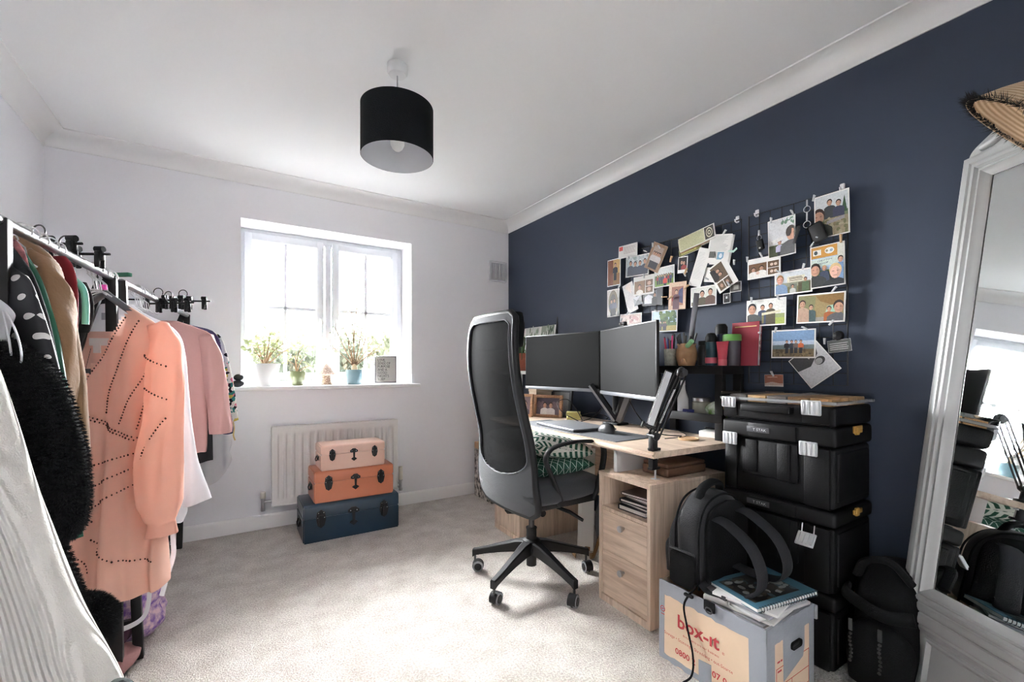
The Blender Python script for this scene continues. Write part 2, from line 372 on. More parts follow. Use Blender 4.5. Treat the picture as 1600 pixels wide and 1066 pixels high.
t = pot('potted_ficus', 'tall spindly leafy plant in a pale blue cylindrical pot on the sill', .79, 3.50, [(.056, 0), (.059, .005), (.06, .11), (.055, .11), (.055, .095)], bpm, .054, .095, 'potted plant')
MB().sph((.79, 3.5, SZ+.12), .028, 2, (.8, .8, 1.3)).build('bulb', mat('caudex', (206, 184, 150), .7), t)
branch_plant(t, (.79, 3.5, SZ+.13), [((.79+dx, 3.5+dy, SZ+.13+dz), .005) for dx, dy, dz in ((-.02, 0, .42), (-.1, .02, .36), (.06, -.01, .34), (.16, .02, .22), (.2, 0, .13), (-.14, 0, .3), (-.17, .02, .16), (.03, .04, .48), (.1, .03, .27), (-.05, -.02, .22), (.23, .02, .19))], .030, 11, ficus, stem_m, rng, .055, .06)
# mushroom ornament
t = thing('mushroom_ornament', 'straw-coloured mushroom ornament between the green and blue pots', 'ornament', (.59, 3.5, SZ))
mesh_m = mat('wicker_pale', (206, 186, 166), .8, rgb2=(120, 92, 70), vscale=120, bump=.8, bscale=150)
MB().lathe([(.040, 0), (.042, .006), (.036, .02), (.030, .05), (.030, .075)], (.59, 3.5, SZ), 28).build('stalk', mesh_m, t)
MB().lathe([(.03, .07), (.062, .078), (.065, .086), (.058, .098), (.04, .118), (.026, .138), (.012, .150), (.0005, .153)], (.59, 3.5, SZ), 28).build('cap', mat('wicker_cap', (226, 208, 196), .8, rgb2=(186, 160, 140), vscale=90, bump=.6, bscale=150), t)
# black stone ornament
t = thing('stone_ornament', 'small black stacked pebble ornament at the end of the sill', 'ornament', (.03, 3.42, SZ))
stone = mat('black_stone', (40, 40, 43), .5, bump=.6, bscale=30)
b_ = bmesh.new()
MB().sph((.035, 3.41, SZ+.022), .03, 3, (1.15, .9, .75)).build('pebble', stone, t)
MB().sph((.038, 3.41, SZ+.062), .03, 3, (.95, .8, .72)).build('pebble', stone, t)
# framed quote
FM = TR((1.03, 3.50, SZ+.006), R(-14), R(-9))
t = thing('framed_quote', 'dark-edged framed print reading a short motto, leaning on the sill', 'picture frame', M=FM, world=False)
rect_frame(-.083, .083, 0, .215, .0055, -.008, .010, .0015).build('frame', mat('charcoal_frame', (58, 60, 66), .4), t)
MB().boxb(-.079, .079, -.001, .006, .004, .211).build('print_sheet', card_white, t, smooth=False)
tx = MB()
for k, ln in enumerate(['LOVE,', 'SENSE OF', 'PURPOSE', 'AND A', 'GOOD', "NIGHT'S", 'SLEEP']):
    vs, fs = text_geo(ln, .029, .78); tx.add([(-.060+x, -.0016, .172-k*.0255+y) for x, y in vs], fs)
tx.build('lettering', mat('print_black', (48, 48, 50), .7), t, smooth=False)
MB().boxb(-.079, .079, -.0045, -.0035, .004, .211).build('glazing', glass, t, smooth=False)
# ------------------------------------------------------------------ radiator
rad = thing('radiator', 'white ribbed panel radiator on the wall below the window', 'radiator', (.65, 3.36, .15))
RX0, RX1, RZ0, RZ1, RYf = .225, 1.07, .165, .688, 3.322
rm = mat('radiator_enamel', (224, 222, 220), .35)
nr = 16
def rad_y(x, z):
    m_ = .028
    if x < RX0+m_ or x > RX1-m_: return RYf
    k = (x-RX0-m_)/(RX1-RX0-2*m_)*nr % 1.0
    s_ = min(1, max(0, (.36-abs(k-.5))/.09))           # a pressed flute
    e = min(1, max(0, (z-RZ0-.035)/.03), max(0, (RZ1-.04-z)/.03))
    return RYf+.013*s_*e
pn = MB(); xs = [RX0]+[RX0+.028+(RX1-RX0-.056)*k/(nr*10) for k in range(nr*10+1)]+[RX1]; zs = [RZ0, RZ0+.03, RZ0+.04, RZ0+.052, RZ0+.066, (RZ0+RZ1)/2, RZ1-.07, RZ1-.057, RZ1-.045, RZ1-.032, RZ1]
pn.add([(x, rad_y(x, z), z) for z in zs for x in xs], [[j*len(xs)+i, j*len(xs)+i+1, (j+1)*len(xs)+i+1, (j+1)*len(xs)+i] for j in range(len(zs)-1) for i in range(len(xs)-1)])
pn.boxb(RX0, RX1, RYf+.016, RYf+.022, RZ0, RZ1)
pn.boxb(RX0, RX1, RYf-.001, RYf+.016, RZ1-.012, RZ1+.003, .003).boxb(RX0, RX1, RYf-.001, RYf+.016, RZ0-.003, RZ0+.012, .003)
pn.build('panel', rm, rad, ang=60)
gr = MB(); gr.boxb(RX0+.004, RX1-.004, RYf+.016, RYf+.075, RZ1-.012, RZ1, .002)
for k in range(30): x = RX0+.02+k*(RX1-RX0-.04)/29; gr.boxb(x-.008, x+.008, RYf+.02, RYf+.07, RZ1, RZ1+.0015)
gr.build('top_grille', rm, rad)
MB().boxb(RX0, RX0+.012, RYf+.01, RYf+.08, RZ0+.01, RZ1-.005, .003).boxb(RX1-.012, RX1, RYf+.01, RYf+.08, RZ0+.01, RZ1-.005, .003).build('side_panel', rm, rad)
for xv, xe, zt, nm in ((RX0-.05, RX0, .04, 'lockshield_valve'), (RX1+.035, RX1, .10, 'thermostat_valve')):
    y = RYf+.04
    v_ = MB().cyl((xv, y, RZ0-.02), (xv, y, RZ0+.05), .011).cyl((xv, y, RZ0+.03), (xe+.005, y, RZ0+.03), .008).cyl((xv, y, RZ0-.012), (xv, YB, RZ0-.012), .0075).cyl((xv, y, RZ0-.03), (xv, y, RZ0-.01), .014, seg=6).cyl((xv, y, RZ0+.045), (xv, y, RZ0+.055), .015, seg=6).build(nm, steel, rad)
    MB().cyl((xv, y, RZ0+.055), (xv, y, RZ0+.055+zt), .017, .016, 20).build('cap', mat('cream_plastic', (226, 222, 210), .4), v_)
# ------------------------------------------------------------------ the three metal trunks
def trunk(label, x0, x1, y0, y1, z0, h, m):
    t = thing('storage_chest', label, 'trunk', ((x0+x1)/2, (y0+y1)/2, z0), group='stacked metal trunks')
    hz = z0+h*.64; bl = h*.10
    def rbox(za, zb, top):
        # body: rounded vertical front/back top edges
        pts = [(y0, za), (y0, zb-(bl if top else 0))]
        if top: pts += [(y0+bl-bl*math.cos(a), zb-bl+bl*math.sin(a)) for a in (R(22), R(45), R(68), R(90))]+[(y1-bl+bl*math.sin(a), zb-bl+bl*math.cos(a)) for a in (0, R(22), R(45), R(68), R(90))]
        else: pts += [(y1, zb)]
        pts += [(y1, za)]
        b = bmesh.new(); n = len(pts)
        va = [b.verts.new((x0, y, z)) for y, z in pts]; vb = [b.verts.new((x1, y, z)) for y, z in pts]
        b.faces.new(va); b.faces.new(vb[::-1])
        for k in range(n): b.faces.new((va[k], vb[k], vb[(k+1) % n], va[(k+1) % n]))
        bmesh.ops.recalc_face_normals(b, faces=b.faces[:])
        bmesh.ops.bevel(b, geom=[e for e in b.edges if abs(e.verts[0].co.x-e.verts[1].co.x) < 1e-6], offset=.006, segments=2, affect='EDGES', clamp_overlap=True)
        return MB().bm(b)
    rbox(z0, hz-.0008, False).build('body', m, t, ang=30); rbox(hz+.0008, z0+h, True).build('lid', m, t, ang=30)
    s = h/.2
    for fx in (.17, .83):
        x = x0+(x1-x0)*fx; yy = y0
        pl = [(-.026, -.01), (-.021, .03), (-.012, .036), (0, .046), (.012, .036), (.021, .03), (.026, -.01), (.018, -.045), (0, -.058), (-.018, -.045)]
        M = Matrix.Translation((x, yy, hz)) @ Matrix.Rotation(R(90), 4, 'X') @ Matrix.Scale(s*.95, 4)
        l = MB().prism(pl, 0, .004, M).build('latch', black_metal, t)
        MB().prism([(-.011, -.045), (-.013, .012), (.013, .012), (.011, -.045)], .004, .012, M).cyl(M @ Vector((-.012, .012, .008)), M @ Vector((.012, .012, .008)), .005*s, seg=8).build('latch_tongue', black_metal, l)
        rv = MB()
        for a, c in ((-.018, 0), (.018, 0), (-.014, .027), (.014, .027)): rv.sph(M @ Vector((a, c, .004)), .0028*s, 1)
        rv.build('rivet', steel, l)
    x = x0+(x1-x0)*.5; M = Matrix.Translation((x, y0, hz)) @ Matrix.Rotation(R(90), 4, 'X') @ Matrix.Scale(s*.95, 4)
    hp = MB().prism([(-.032, .004), (-.032, .018), (-.02, .026), (-.012, .034), (.012, .034), (.02, .026), (.032, .018), (.032, .004), (.02, .0), (-.02, .0)], 0, .004, M)
    hp.build('hasp_plate', black_metal, t)
    MB().prism([(-.008, .005), (.008, .005), (.006, -.05), (-.006, -.05)], .004, .009, M).build('hasp', black_metal, t)
    MB().prism([(-.024, -.055), (-.012, -.046), (0, -.042), (.012, -.046), (.024, -.055), (.012, -.065), (0, -.074), (-.012, -.065)], 0, .005, M).build('lock_plate', black_metal, t)
    rv = MB()
    for a, c in ((-.018, .013), (.018, .013)): rv.sph(M @ Vector((a, c, .004)), .0036*s, 1)
    rv.build('rivet', steel, t)
    ym = (y0+y1)/2; zz = z0+h*.42
    for sx, xx in ((-1, x0), (1, x1)):
        MB().boxb(min(xx, xx+sx*.003), max(xx, xx+sx*.003), ym-.05*s, ym+.05*s, zz-.012*s, zz+.022*s, .001).tube([(xx+sx*.004, ym-.038*s, zz+.01), (xx+sx*.012, ym-.038*s, zz-.012*s), (xx+sx*.014, ym, zz-.02*s), (xx+sx*.012, ym+.038*s, zz-.012*s), (xx+sx*.004, ym+.038*s, zz+.01)], .004*s).build('side_handle', black_metal, t)
trunk('large dark teal-blue metal trunk on the carpet, bottom of the stack', .37, .965, 2.975, 3.285, 0, .232, mat('teal_enamel', (20, 48, 68), .3, coat=.25))
trunk('copper-orange metal trunk in the middle of the stack', .435, .935, 3.00, 3.26, .232, .197, mat('copper_enamel', (196, 116, 82), .3, metal=.2, coat=.25))
trunk('small pale pink metal trunk on top of the stack', .475, .88, 3.01, 3.22, .429, .158, mat('pink_enamel', (222, 182, 164), .32, coat=.3))
# ------------------------------------------------------------------ pendant lamp
LX, LY = .601, 1.871
t = thing('pendant_lamp', 'black drum pendant lampshade hanging from the white ceiling', 'ceiling lamp', (LX, LY, ZC))
MB().lathe([(.0005, 0), (.043, 0), (.043, -.028), (.036, -.040), (.008, -.044), (.0005, -.044)], (LX, LY, ZC), 32).build('ceiling_rose', mat('white_plastic', (226, 226, 226), .35), t)
MB().cyl((LX, LY, ZC-.042), (LX, LY, 2.12), .0035, seg=10).build('cord', mat('cord_grey', (186, 186, 186), .5), t)
sh = MB().lathe([(.150, 1.985), (.1515, 1.986), (.1515, 2.197), (.150, 2.198)], (LX, LY, 0), 64, capb=False).build('shade', mat('black_linen', (12, 13, 17), .85, bump=.3, bscale=300, spec=.2), t)
MB().lathe([(.1495, 1.985), (.1495, 2.198)], (LX, LY, 0), 64, capb=False).build('shade_lining', mat('shade_lining', (206, 208, 212), .6), sh)
sp = MB().tube([(LX+.03*math.cos(a), LY+.03*math.sin(a), 2.15) for a in [k*math.pi/8 for k in range(16)]], .0025, 6, closed=True)
for k in range(3): a = k*2.094+.4; sp.cyl((LX+.03*math.cos(a), LY+.03*math.sin(a), 2.15), (LX+.149*math.cos(a), LY+.149*math.sin(a), 2.19), .002, seg=6)
sp.build('spider_fitting', trim_white, sh)
MB().cyl((LX, LY, 2.09), (LX, LY, 2.16), .02, seg=20).build('lamp_holder', trim_white, t)
MB().lathe([(.0005, -.062), (.012, -.059), (.022, -.05), (.029, -.034), (.03, -.02), (.026, -.004), (.016, .014), (.013, .03)], (LX, LY, 2.075), 24, capb=False).build('bulb', mat('opal_bulb', (236, 236, 234), .3), t)
# ------------------------------------------------------------------ vent on the back wall
t = thing('wall_vent', 'square white louvred air vent high on the wall by the blue corner', 'vent', (2.008, YB, 1.94))
rect_frame(1.918, 2.098, 1.852, 2.03, .018, YB-.02, YB, .004).build('frame', upvc, t)
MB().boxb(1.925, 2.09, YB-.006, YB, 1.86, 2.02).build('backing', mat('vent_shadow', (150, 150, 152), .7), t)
for k in range(9):
    x = 1.944+k*.016; MB().boxb(x-.0048, x+.0048, YB-.016, YB-.004, 1.865, 2.017, .001).build('louvre', upvc, t)
# ------------------------------------------------------------------ desk
DR = R(-2.6); DM = TR((1.44, 1.215, 0), DR)
def dw(x, y, z=0): return DM @ Vector((x, y, z))
DZ = .74
desk = thing('desk', 'long pale oak desk with two pedestals along the blue wall', 'desk', M=DM, world=False)
tp = []
for k in range(13):
    y = 1.47*k/12; tp.append((-.012*math.sin(math.pi*k/12), y))
tp += [(.60, 1.47), (.60, 0)]
b = bmesh.new(); va = [b.verts.new((x, y, DZ-.026)) for x, y in tp]; vb = [b.verts.new((x, y, DZ)) for x, y in tp]; n = len(tp)
b.faces.new(va); b.faces.new(vb)
for k in range(n): b.faces.new((va[k], va[(k+1) % n], vb[(k+1) % n], vb[k]))
bmesh.ops.recalc_face_normals(b, faces=b.faces[:])
bmesh.ops.bevel(b, geom=[e for e in b.edges if max(e.verts[0].co.x, e.verts[1].co.x) < .02 and abs(e.verts[0].co.z-e.verts[1].co.z) < 1e-4], offset=.009, segments=3, affect='EDGES')
MB().bm(b).build('tabletop', oak_y, desk, ang=30)
knob_m = steel
def pedestal(y0, y1, x0, x1, shelf):
    t = .018; h = .60; mb = MB()
    mb.boxb(x0, x1, y0, y0+t, 0, h-t, .001).boxb(x0, x1, y1-t, y1, 0, h-t, .001).boxb(x0-.002, x1, y0, y1, h-t, h, .001).boxb(x1-.008, x1, y0+t, y1-t, .02, h-t).boxb(x0, x1-.008, y0+t, y1-t, .0, .03)
    if shelf: mb.boxb(x0+.003, x1-.008, y0+t, y1-t, .425, .44)
    mb.build('pedestal', oak_z, desk, ang=30)
    zs = [(.033, .238), (.2395, .422)] if shelf else [(.033, .5815)]
    for za, zb in zs:
        d_ = MB().boxb(x0+.005, x0+.021, y0+t+.002, y1-t-.002, za, zb, .0012).build('drawer_front' if shelf else 'cupboard_door', oak_y if shelf else oak_z, desk)
        kz = {.033: .178, .2395: .374}[za] if shelf else .45
        MB().lathe([(.006, 0), (.006, .012), (.014, .016), (.0145, .026), (.0005, .027)], (0, 0, 0), 20)
        k_ = MB(); k_.cyl((x0+.005, (y0+y1)/2, kz), (x0-.010, (y0+y1)/2, kz), .006).cyl((x0-.009, (y0+y1)/2, kz), (x0-.022, (y0+y1)/2, kz), .013, .0145, 24)
        k_.build('knob', knob_m, d_)
pedestal(.022, .338, .012, .50, True)
pedestal(1.075, 1.405, .012, .47, False)
for ya in (.262, 1.17):
    MB().boxb(.055, .42, ya, ya+.022, .60, DZ-.026, .002).build('support_plate', mat('silver_grey_panel', (196, 196, 198), .4, spec=.5), desk)
MB().boxb(.545, .56, .34, 1.075, .25, DZ-.026).build('modesty_panel', oak_y, desk)
# notebooks on the open shelf
bk = [(.36, .05, .085, .245, (52, 50, 54), 'thick black notebook at the bottom of the pile in the desk shelf'), (.33, .055, .085, .25, (96, 92, 94), 'grey magazine in the middle of the pile in the desk shelf'),
      (.34, .06, .08, .24, (40, 40, 46), 'slim black folder in the pile in the desk shelf'), (.33, .07, .085, .235, (150, 140, 134), 'pale beige booklet in the pile in the desk shelf'), (.3, .07, .09, .24, (120, 108, 104), 'brown-grey notebook on top of the pile in the desk shelf')]
z = .4402
for i, (ln, x, y, y2, c, lab) in enumerate(bk):
    h = (.022, .012, .014, .016, .012)[i]; M = DM @ TR((x, y, z), R((2, -3, 4, -5, 6)[i]))
    t = thing('notebook', lab, 'notebook', M=M, world=False, group='notebooks in the desk shelf')
    wd = y2-y
    MB().boxb(.006, ln-.006, .003, wd-.003, .002, h-.002).build('pages', card_white, t, smooth=False)
    MB().boxb(0, ln, 0, wd, 0, .0018).boxb(0, ln, 0, wd, h-.0018, h).boxb(0, ln, wd-.002, wd, 0, h).build('cover', mat('notebook_cover_%d' % i, c, .6), t)
    z += h+.0004
# wooden box under the desk top, on the pedestal
t = thing('wooden_box', 'low brown wooden box on the pedestal under the desk top', 'box', M=DM @ TR((.17, .07, .60)), world=False)
MB().boxb(0, .26, 0, .15, 0, .04, .008, 3).build('body', wood('walnut', (120, 92, 74), (88, 66, 52), 'x'), t)
MB().boxb(.003, .257, .003, .147, .0404, .056, .006, 3).build('lid', MATS['walnut'], t)
# desk mat, laptop, mouse
felt = mat('grey_felt', (112, 114, 118), .95, bump=.4, bscale=500)
tag(MB().boxb(1.497, 1.765, 1.475, 2.33, DZ, DZ+.004, .0015).build('desk_mat', felt), 'long grey felt desk mat under the laptop and mouse', 'desk mat')
t = thing('laptop', 'closed silver-grey laptop lying on the felt mat', 'laptop', M=TR((1.645, 1.965, DZ+.0042), R(-5)), world=False)
al = mat('grey_aluminium', (168, 170, 174), .4, metal=.6)
MB().boxb(-.12, .12, -.19, .19, .002, .010, .003).build('base', mat('dark_aluminium', (70, 72, 76), .4, metal=.5), t); MB().boxb(-.12, .12, -.19, .19, .0106, .017, .003).build('lid', al, t)
MB().cyl((.118, -.15, .010), (.118, .15, .010), .005, seg=10).build('hinge', dark_steel, t)
t = thing('computer_mouse', 'black sculpted ergonomic mouse on the desk mat', 'mouse', M=TR((1.665, 1.70, DZ+.0042), R(70)), world=False)
def mouse_s(u, v):
    a = 2*math.pi*u; r = math.sin(v*math.pi/2)
    x = .062*r*math.cos(a); y = .040*r*math.sin(a)*(1+.15*math.cos(a)); z = .002+.048*math.cos(v*math.pi/2)**.7*(1-.35*x/.062)+(.004*math.sin(a))
    return (x, y, max(z, .002))
MB().grid(mouse_s, 28, 12, True).build('shell', mat('mouse_rubber', (34, 35, 38), .4), t, ang=70)
MB().cyl((.03, -.004, .035), (.03, .004, .035), .012, seg=16).build('scroll_wheel', dark_steel, t)
MB().tube([(-.02, -.039, .02), (.01, -.043, .018), (.035, -.036, .014)], .004, 6).build('thumb_button', dark_steel, t)
# ------------------------------------------------------------------ monitors on a twin arm
scr = mat('matt_screen', (9, 9, 10), .5, spec=.08, bump=.02, bscale=40)
bez = mat('monitor_bezel', (20, 20, 22), .4); chin = mat('monitor_chin', (120, 122, 126), .35, metal=.5)
def monitor(A, B, z0, z1, label):
    A = Vector((*A, 0)); B = Vector((*B, 0)); d = B-A; w = d.length; c = (A+B)/2
    M = TR((c.x, c.y, z0), math.atan2(d.y, d.x)); h = z1-z0     # local x: towards the near end, local -y: the user's side
    t = thing('monitor', label, 'monitor', M=M, world=False, group='monitors on the twin arm')
    MB().boxb(-w/2, w/2, -.004, .012, 0, h, .002).build('case', bez, t)
    MB().boxb(-w/2+.006, w/2-.006, -.0055, -.0035, .022, h-.007).build('screen', scr, t, smooth=False)
    ch = MB().boxb(-w/2, w/2, -.0075, -.003, 0, .020, .001).build('chin', chin, t)
    MB().boxb(-w/2+.008, -w/2+.03, -.0085, -.007, .008, .012).build('badge', mat('badge_silver', (210, 210, 212), .3, metal=.6), ch)
    MB().boxb(-w*.28, w*.28, .012, .04, h*.12, h*.75, .012, 3).build('rear_housing', black_plastic, t)
    MB().boxb(-.05, .05, .04, .048, h*.35, h*.35+.1, .002).build('mount_plate', black_metal, t)
    return M, h
mL, hL = monitor((1.757, 2.595), (1.873, 1.972), .936, 1.306, 'wide black monitor further from the camera, next to the terracotta pot')
mR, hR = monitor((1.866, 1.958), (1.650, 1.365), .929, 1.306, 'black monitor nearer the camera, turned inward, with a webcam on top')
t = thing('monitor_stand', 'black twin monitor arm standing at the back of the desk', 'monitor arm', (1.98, 1.95, DZ))
MB().boxb(1.93, 2.03, 1.89, 2.01, DZ, DZ+.012, .003).build('base', black_metal, t)
MB().cyl((1.98, 1.95, DZ+.01), (1.98, 1.95, 1.02), .019, seg=20).cyl((1.98, 1.95, DZ+.01), (1.98, 1.95, DZ+.05), .028, seg=20).build('pole', black_metal, t)
for M, s_, lp in ((mL, 1, (1.93, 2.04)), (mR, -1, (1.90, 1.84))):
    e = M @ Vector((0, .048, .17)); el = Vector((lp[0]-.05, lp[1]+s_*.02, .88))
    p0 = Vector((1.975, 1.95+s_*.015, .80)); j = Vector(((p0.x+e.x)/2+.02, (p0.y+e.y)/2, 1.0))
    MB().tube([p0, p0+(j-p0)*.5, j], .017, 10, flat=.6).sph(p0, .024, 2).build('lower_arm', black_metal, t)
    MB().tube([j, (j+e)/2+Vector((0, 0, .03)), e], .015, 10, flat=.6).sph(j, .021, 2).sph(e, .02, 2).build('upper_arm', black_metal, t)
# V-shaped struts seen under the near monitor
for a_, c_ in (((1.93, 1.90, DZ+.03), (1.84, 2.02, .98)), ((1.94, 1.88, DZ+.03), (1.80, 1.66, .96))):
    MB().tube([a_, c_], .017, 4, flat=1.3).build('strut', mat('arm_grey', (74, 75, 78), .4, metal=.3), t)
# webcam
c = mR @ Vector((-.02, -.002, hR))
t = thing('webcam', 'small black webcam perched on the near monitor', 'webcam', M=TR(c, math.atan2((mR @ Vector((1, 0, 0))-mR @ Vector((0, 0, 0))).y, (mR @ Vector((1, 0, 0))-mR @ Vector((0, 0, 0))).x)), world=False)
MB().boxb(-.034, .034, -.012, .008, .004, .022, .007, 3).build('body', black_plastic, t)
MB().cyl((0, -.010, .013), (0, -.015, .013), .006, seg=16).build('lens', mat('lens_dark', (60, 62, 66), .15), t)
MB().boxb(-.02, .02, -.0075, .014, 0, .007, .001).boxb(-.018, .018, .0125, .018, -.05, .006, .001).build('clip', black_plastic, t)
# cables on the desk
def cable(label, pts, r=.0028, m=None):
    return tag(MB().tube(smoothpts(pts, 8), r, 6).build('cable', m or black_plastic), label, 'cable', 'desk cables')
z_ = DZ+.0035
cable('black cable looping up beside the yellow sticky notes', [(1.86, 2.15, z_), (1.83, 2.28, z_+.05), (1.84, 2.34, z_+.11), (1.87, 2.27, z_+.13), (1.89, 2.2, z_+.06), (1.9, 2.16, z_)])
cable('black cable running along the back of the desk to the monitor arm', [(1.9, 2.42, z_), (1.95, 2.3, z_+.01), (1.98, 2.15, z_+.05), (2.0, 2.04, z_+.03), (1.97, 2.02, z_+.02)])
cable('thin black cable trailing between the laptop and the wall', [(1.80, 2.1, z_), (1.9, 2.07, z_+.03), (2.0, 2.1, z_+.08), (2.05, 2.2, z_+.02), (2.04, 2.4, z_)], .0022)
cable('black cable drooping from the near monitor to the desk', [(1.82, 1.72, .95), (1.86, 1.68, .84), (1.88, 1.60, z_+.01), (1.86, 1.5, z_), (1.90, 1.42, z_)])
cable('black cable curled beside the wooden coaster', [(1.76, 1.41, z_), (1.82, 1.385, z_+.004), (1.9, 1.405, z_), (1.96, 1.44, z_), (2.0, 1.52, z_+.01)], .002)
# sticky notes, frames
t = thing('sticky_notes', 'block of yellow sticky notes at the back of the desk', 'sticky notes', M=TR((1.93, 2.285, DZ), R(-38)), world=False)
for k in range(3): MB().boxb(-.045, .045, -.04, .04, .0+.017*k, .016+.017*k, .001, M=Matrix.Rotation(R((0, 7, -5)[k]), 4, 'Z')).build('pad', mat('pale_yellow_paper', (208, 200, 130), .85), t)
pm = bpy.data.materials.new('photo_print'); MATS['photo_print'] = pm; pm.use_nodes = True
N, L, b_ = nodes_of(pm); b_.inputs['Roughness'].default_value = .35
at = N.new('ShaderNodeAttribute'); at.attribute_name = 'Col'
nz = N.new('ShaderNodeTexNoise'); nz.inputs['Scale'].default_value = 130; nz.inputs['Detail'].default_value = 4
tco = N.new('ShaderNodeTexCoord'); L.new(tco.outputs['Object'], nz.inputs[0])
hs = N.new('ShaderNodeMixRGB'); hs.blend_type = 'MULTIPLY'; hs.inputs[0].default_value = .3
mr = N.new('ShaderNodeMapRange'); mr.inputs[1].default_value = .3; mr.inputs[2].default_value = .6; mr.inputs[3].default_value = .55; mr.inputs[4].default_value = 1.15; L.new(nz.outputs[0], mr.inputs[0])
L.new(at.outputs['Color'], hs.inputs[1]); L.new(mr.outputs[0], hs.inputs[2]); L.new(hs.outputs[0], b_.inputs['Base Color'])
class Print:
    """flat coloured shapes for a printed picture, in a unit square, colours stored on the mesh"""
    def __init__(s): s.v = []; s.f = []; s.c = []
    def poly(s, P, c):
        k = len(s.v); s.v += [(min(1, max(0, x)), min(1, max(0, y)), len(s.f)) for x, y in P]; s.f.append(list(range(k, k+len(P)))); s.c.append(lin(c)); return s
    def rect(s, x0, y0, x1, y1, c):
        if x1-x0 < .3: return s.poly([(x0, y0), (x1, y0), (x1, y1), (x0, y1)], c)
        n = int((x1-x0)/.125)+1; k = len(s.v); L_ = len(s.f)
        for i in range(n+1):
            x = x0+(x1-x0)*i/n; s.v += [(min(1, max(0, x)), min(1, max(0, y0)), L_), (min(1, max(0, x)), min(1, max(0, y1)), L_)]
        for i in range(n): s.f.append([k+2*i, k+2*i+2, k+2*i+3, k+2*i+1]); s.c.append(lin(c))
        return s
    def ell(s, cx, cy, rx, ry, c, n=14): return s.poly([(cx+rx*math.cos(2*math.pi*k/n), cy+ry*math.sin(2*math.pi*k/n)) for k in range(n)], c)
    def person(s, x, y, r, asp, shirt, hair=(50, 40, 34), skin=(196, 150, 126), full=False):
        """head centre (x, y), head half-height r (fraction of the height), asp = width/height"""
        w = r*.75/asp
        s.poly([(x-w*2.3, y-r*1.75), (x-w*1.6, y-r*1.3), (x-w*.6, y-r*1.0), (x+w*.6, y-r*1.0), (x+w*1.6, y-r*1.3), (x+w*2.3, y-r*1.75), (x+w*2.4, y-r*(4.2 if full else 9)), (x-w*2.4, y-r*(4.2 if full else 9))], shirt)
        if full: s.poly([(x-w*1.4, y-r*4.2), (x+w*1.4, y-r*4.2), (x+w*1.3, y-r*8), (x-w*1.3, y-r*8)], (50, 50, 58))
        s.ell(x, y+r*.25, w*1.12, r*1.05, hair); s.ell(x, y-r*.12, w*.95, r*.95, skin)
        s.poly([(x-w*.55, y-r*.5), (x+w*.55, y-r*.5), (x+w*.3, y-r*.66), (x-w*.3, y-r*.66)], tuple(int(q*.82) for q in skin))
        s.poly([(x+w*.25, y+r*.6), (x+w*.95, y+r*.1), (x+w*.8, y-r*.6), (x+w*.3, y-r*1.0)], tuple(int(q*.88) for q in skin))
        for e in (-1, 1): s.ell(x+e*w*.4, y+r*.08, w*.22, r*.07, tuple(int(q*.62) for q in skin), 8)
        return s
    def lines(s, x0, x1, ys, c, t=.008, jit=0):
        rg = random.Random(4)
        for y in ys: s.rect(x0, y, x1-rg.random()*jit, y+t, c)
        return s
    def text(s, body, x, y, size, asp, c, wide=1.0, rot=0):
        vs, fs = text_geo(body, size, wide/asp)
        k = len(s.v); cr, sr = math.cos(rot), math.sin(rot)
        s.v += [(x+a*cr-b*sr/asp, y+a*asp*sr+b*cr, 60) for a, b in vs]
        for f in fs: s.f.append([i+k for i in f]); s.c.append(lin(c))
        return s
    def build(s, name, parent, fn, step=.00002, base=.0005):
        """fn(u, v, lift) -> point"""
        me = bpy.data.meshes.new(name); me.from_pydata([fn(x, y, base+step*z) for x, y, z in s.v], [], s.f)
        if parent is not None and parent.name in INV: me.transform(INV[parent.name])
        ca = me.color_attributes.new('Col', 'FLOAT_COLOR', 'CORNER')
        for p, c in zip(me.polygons, s.c):
            for li in p.loop_indices: ca.data[li].color = (*c, 1)
        me.materials.append(pm); o = bpy.data.objects.new(name, me); COL.objects.link(o)
        if parent is not None: o.parent = parent
        return o
def photo_frame(label, M, w, h, border, pr, m, depth=.018, mountc=None, cat='photo frame'):
    t = thing('framed_photo', label, cat, M=M, world=False)
    rect_frame(-w/2, w/2, 0, h, border, -depth/2, depth/2, .002).build('frame', m, t)
    MB().boxb(-w/2+.002, w/2-.002, 0, depth/2-.001, .002, h-.002).build('backing', card_white, t, smooth=False)
    pr.build('picture', t, lambda u, v, l: (-w/2+border+(w-2*border)*u, -l, border+(h-2*border)*v))
    return t
couple = Print().rect(0, 0, 1, 1, (96, 84, 92)).rect(0, .55, 1, 1, (70, 62, 74))
for x in (.1, .26, .75, .9): couple.ell(x, .6, .09, .2, (110, 92, 100))
couple.person(.36, .55, .15, 1.45, (226, 222, 220)).person(.62, .55, .15, 1.45, (214, 208, 208), (60, 40, 34))
photo_frame('tan wooden photo frame of a couple standing at the far end of the desk', TR((1.845, 2.46, DZ), R(-62), R(-7)), .215, .155, .02, couple, frame_wood)
p2 = Print().rect(0, 0, 1, 1, (110, 92, 96)).person(.5, .55, .2, .8, (50, 46, 60))
photo_frame('smaller wooden photo frame half hidden by the chair back', TR((1.735, 2.585, DZ), R(-62), R(-7)), .13, .16, .02, p2, frame_wood)
p3 = Print().rect(0, 0, 1, 1, (70, 72, 78)).rect(.1, .1, .9, .9, (132, 132, 134))
photo_frame('grey-matted dark frame leaning behind the tan photo frame', TR((1.96, 2.47, DZ), R(-80), R(-8)), .2, .2, .012, p3, mat('frame_dark', (40, 38, 40), .5))
t = thing('storage_box', 'cream cardboard storage box at the far end of the desk', 'box', M=TR((1.90, 2.615, DZ), R(-3)), world=False)
cream = mat('cream_card', (214, 196, 170), .8)
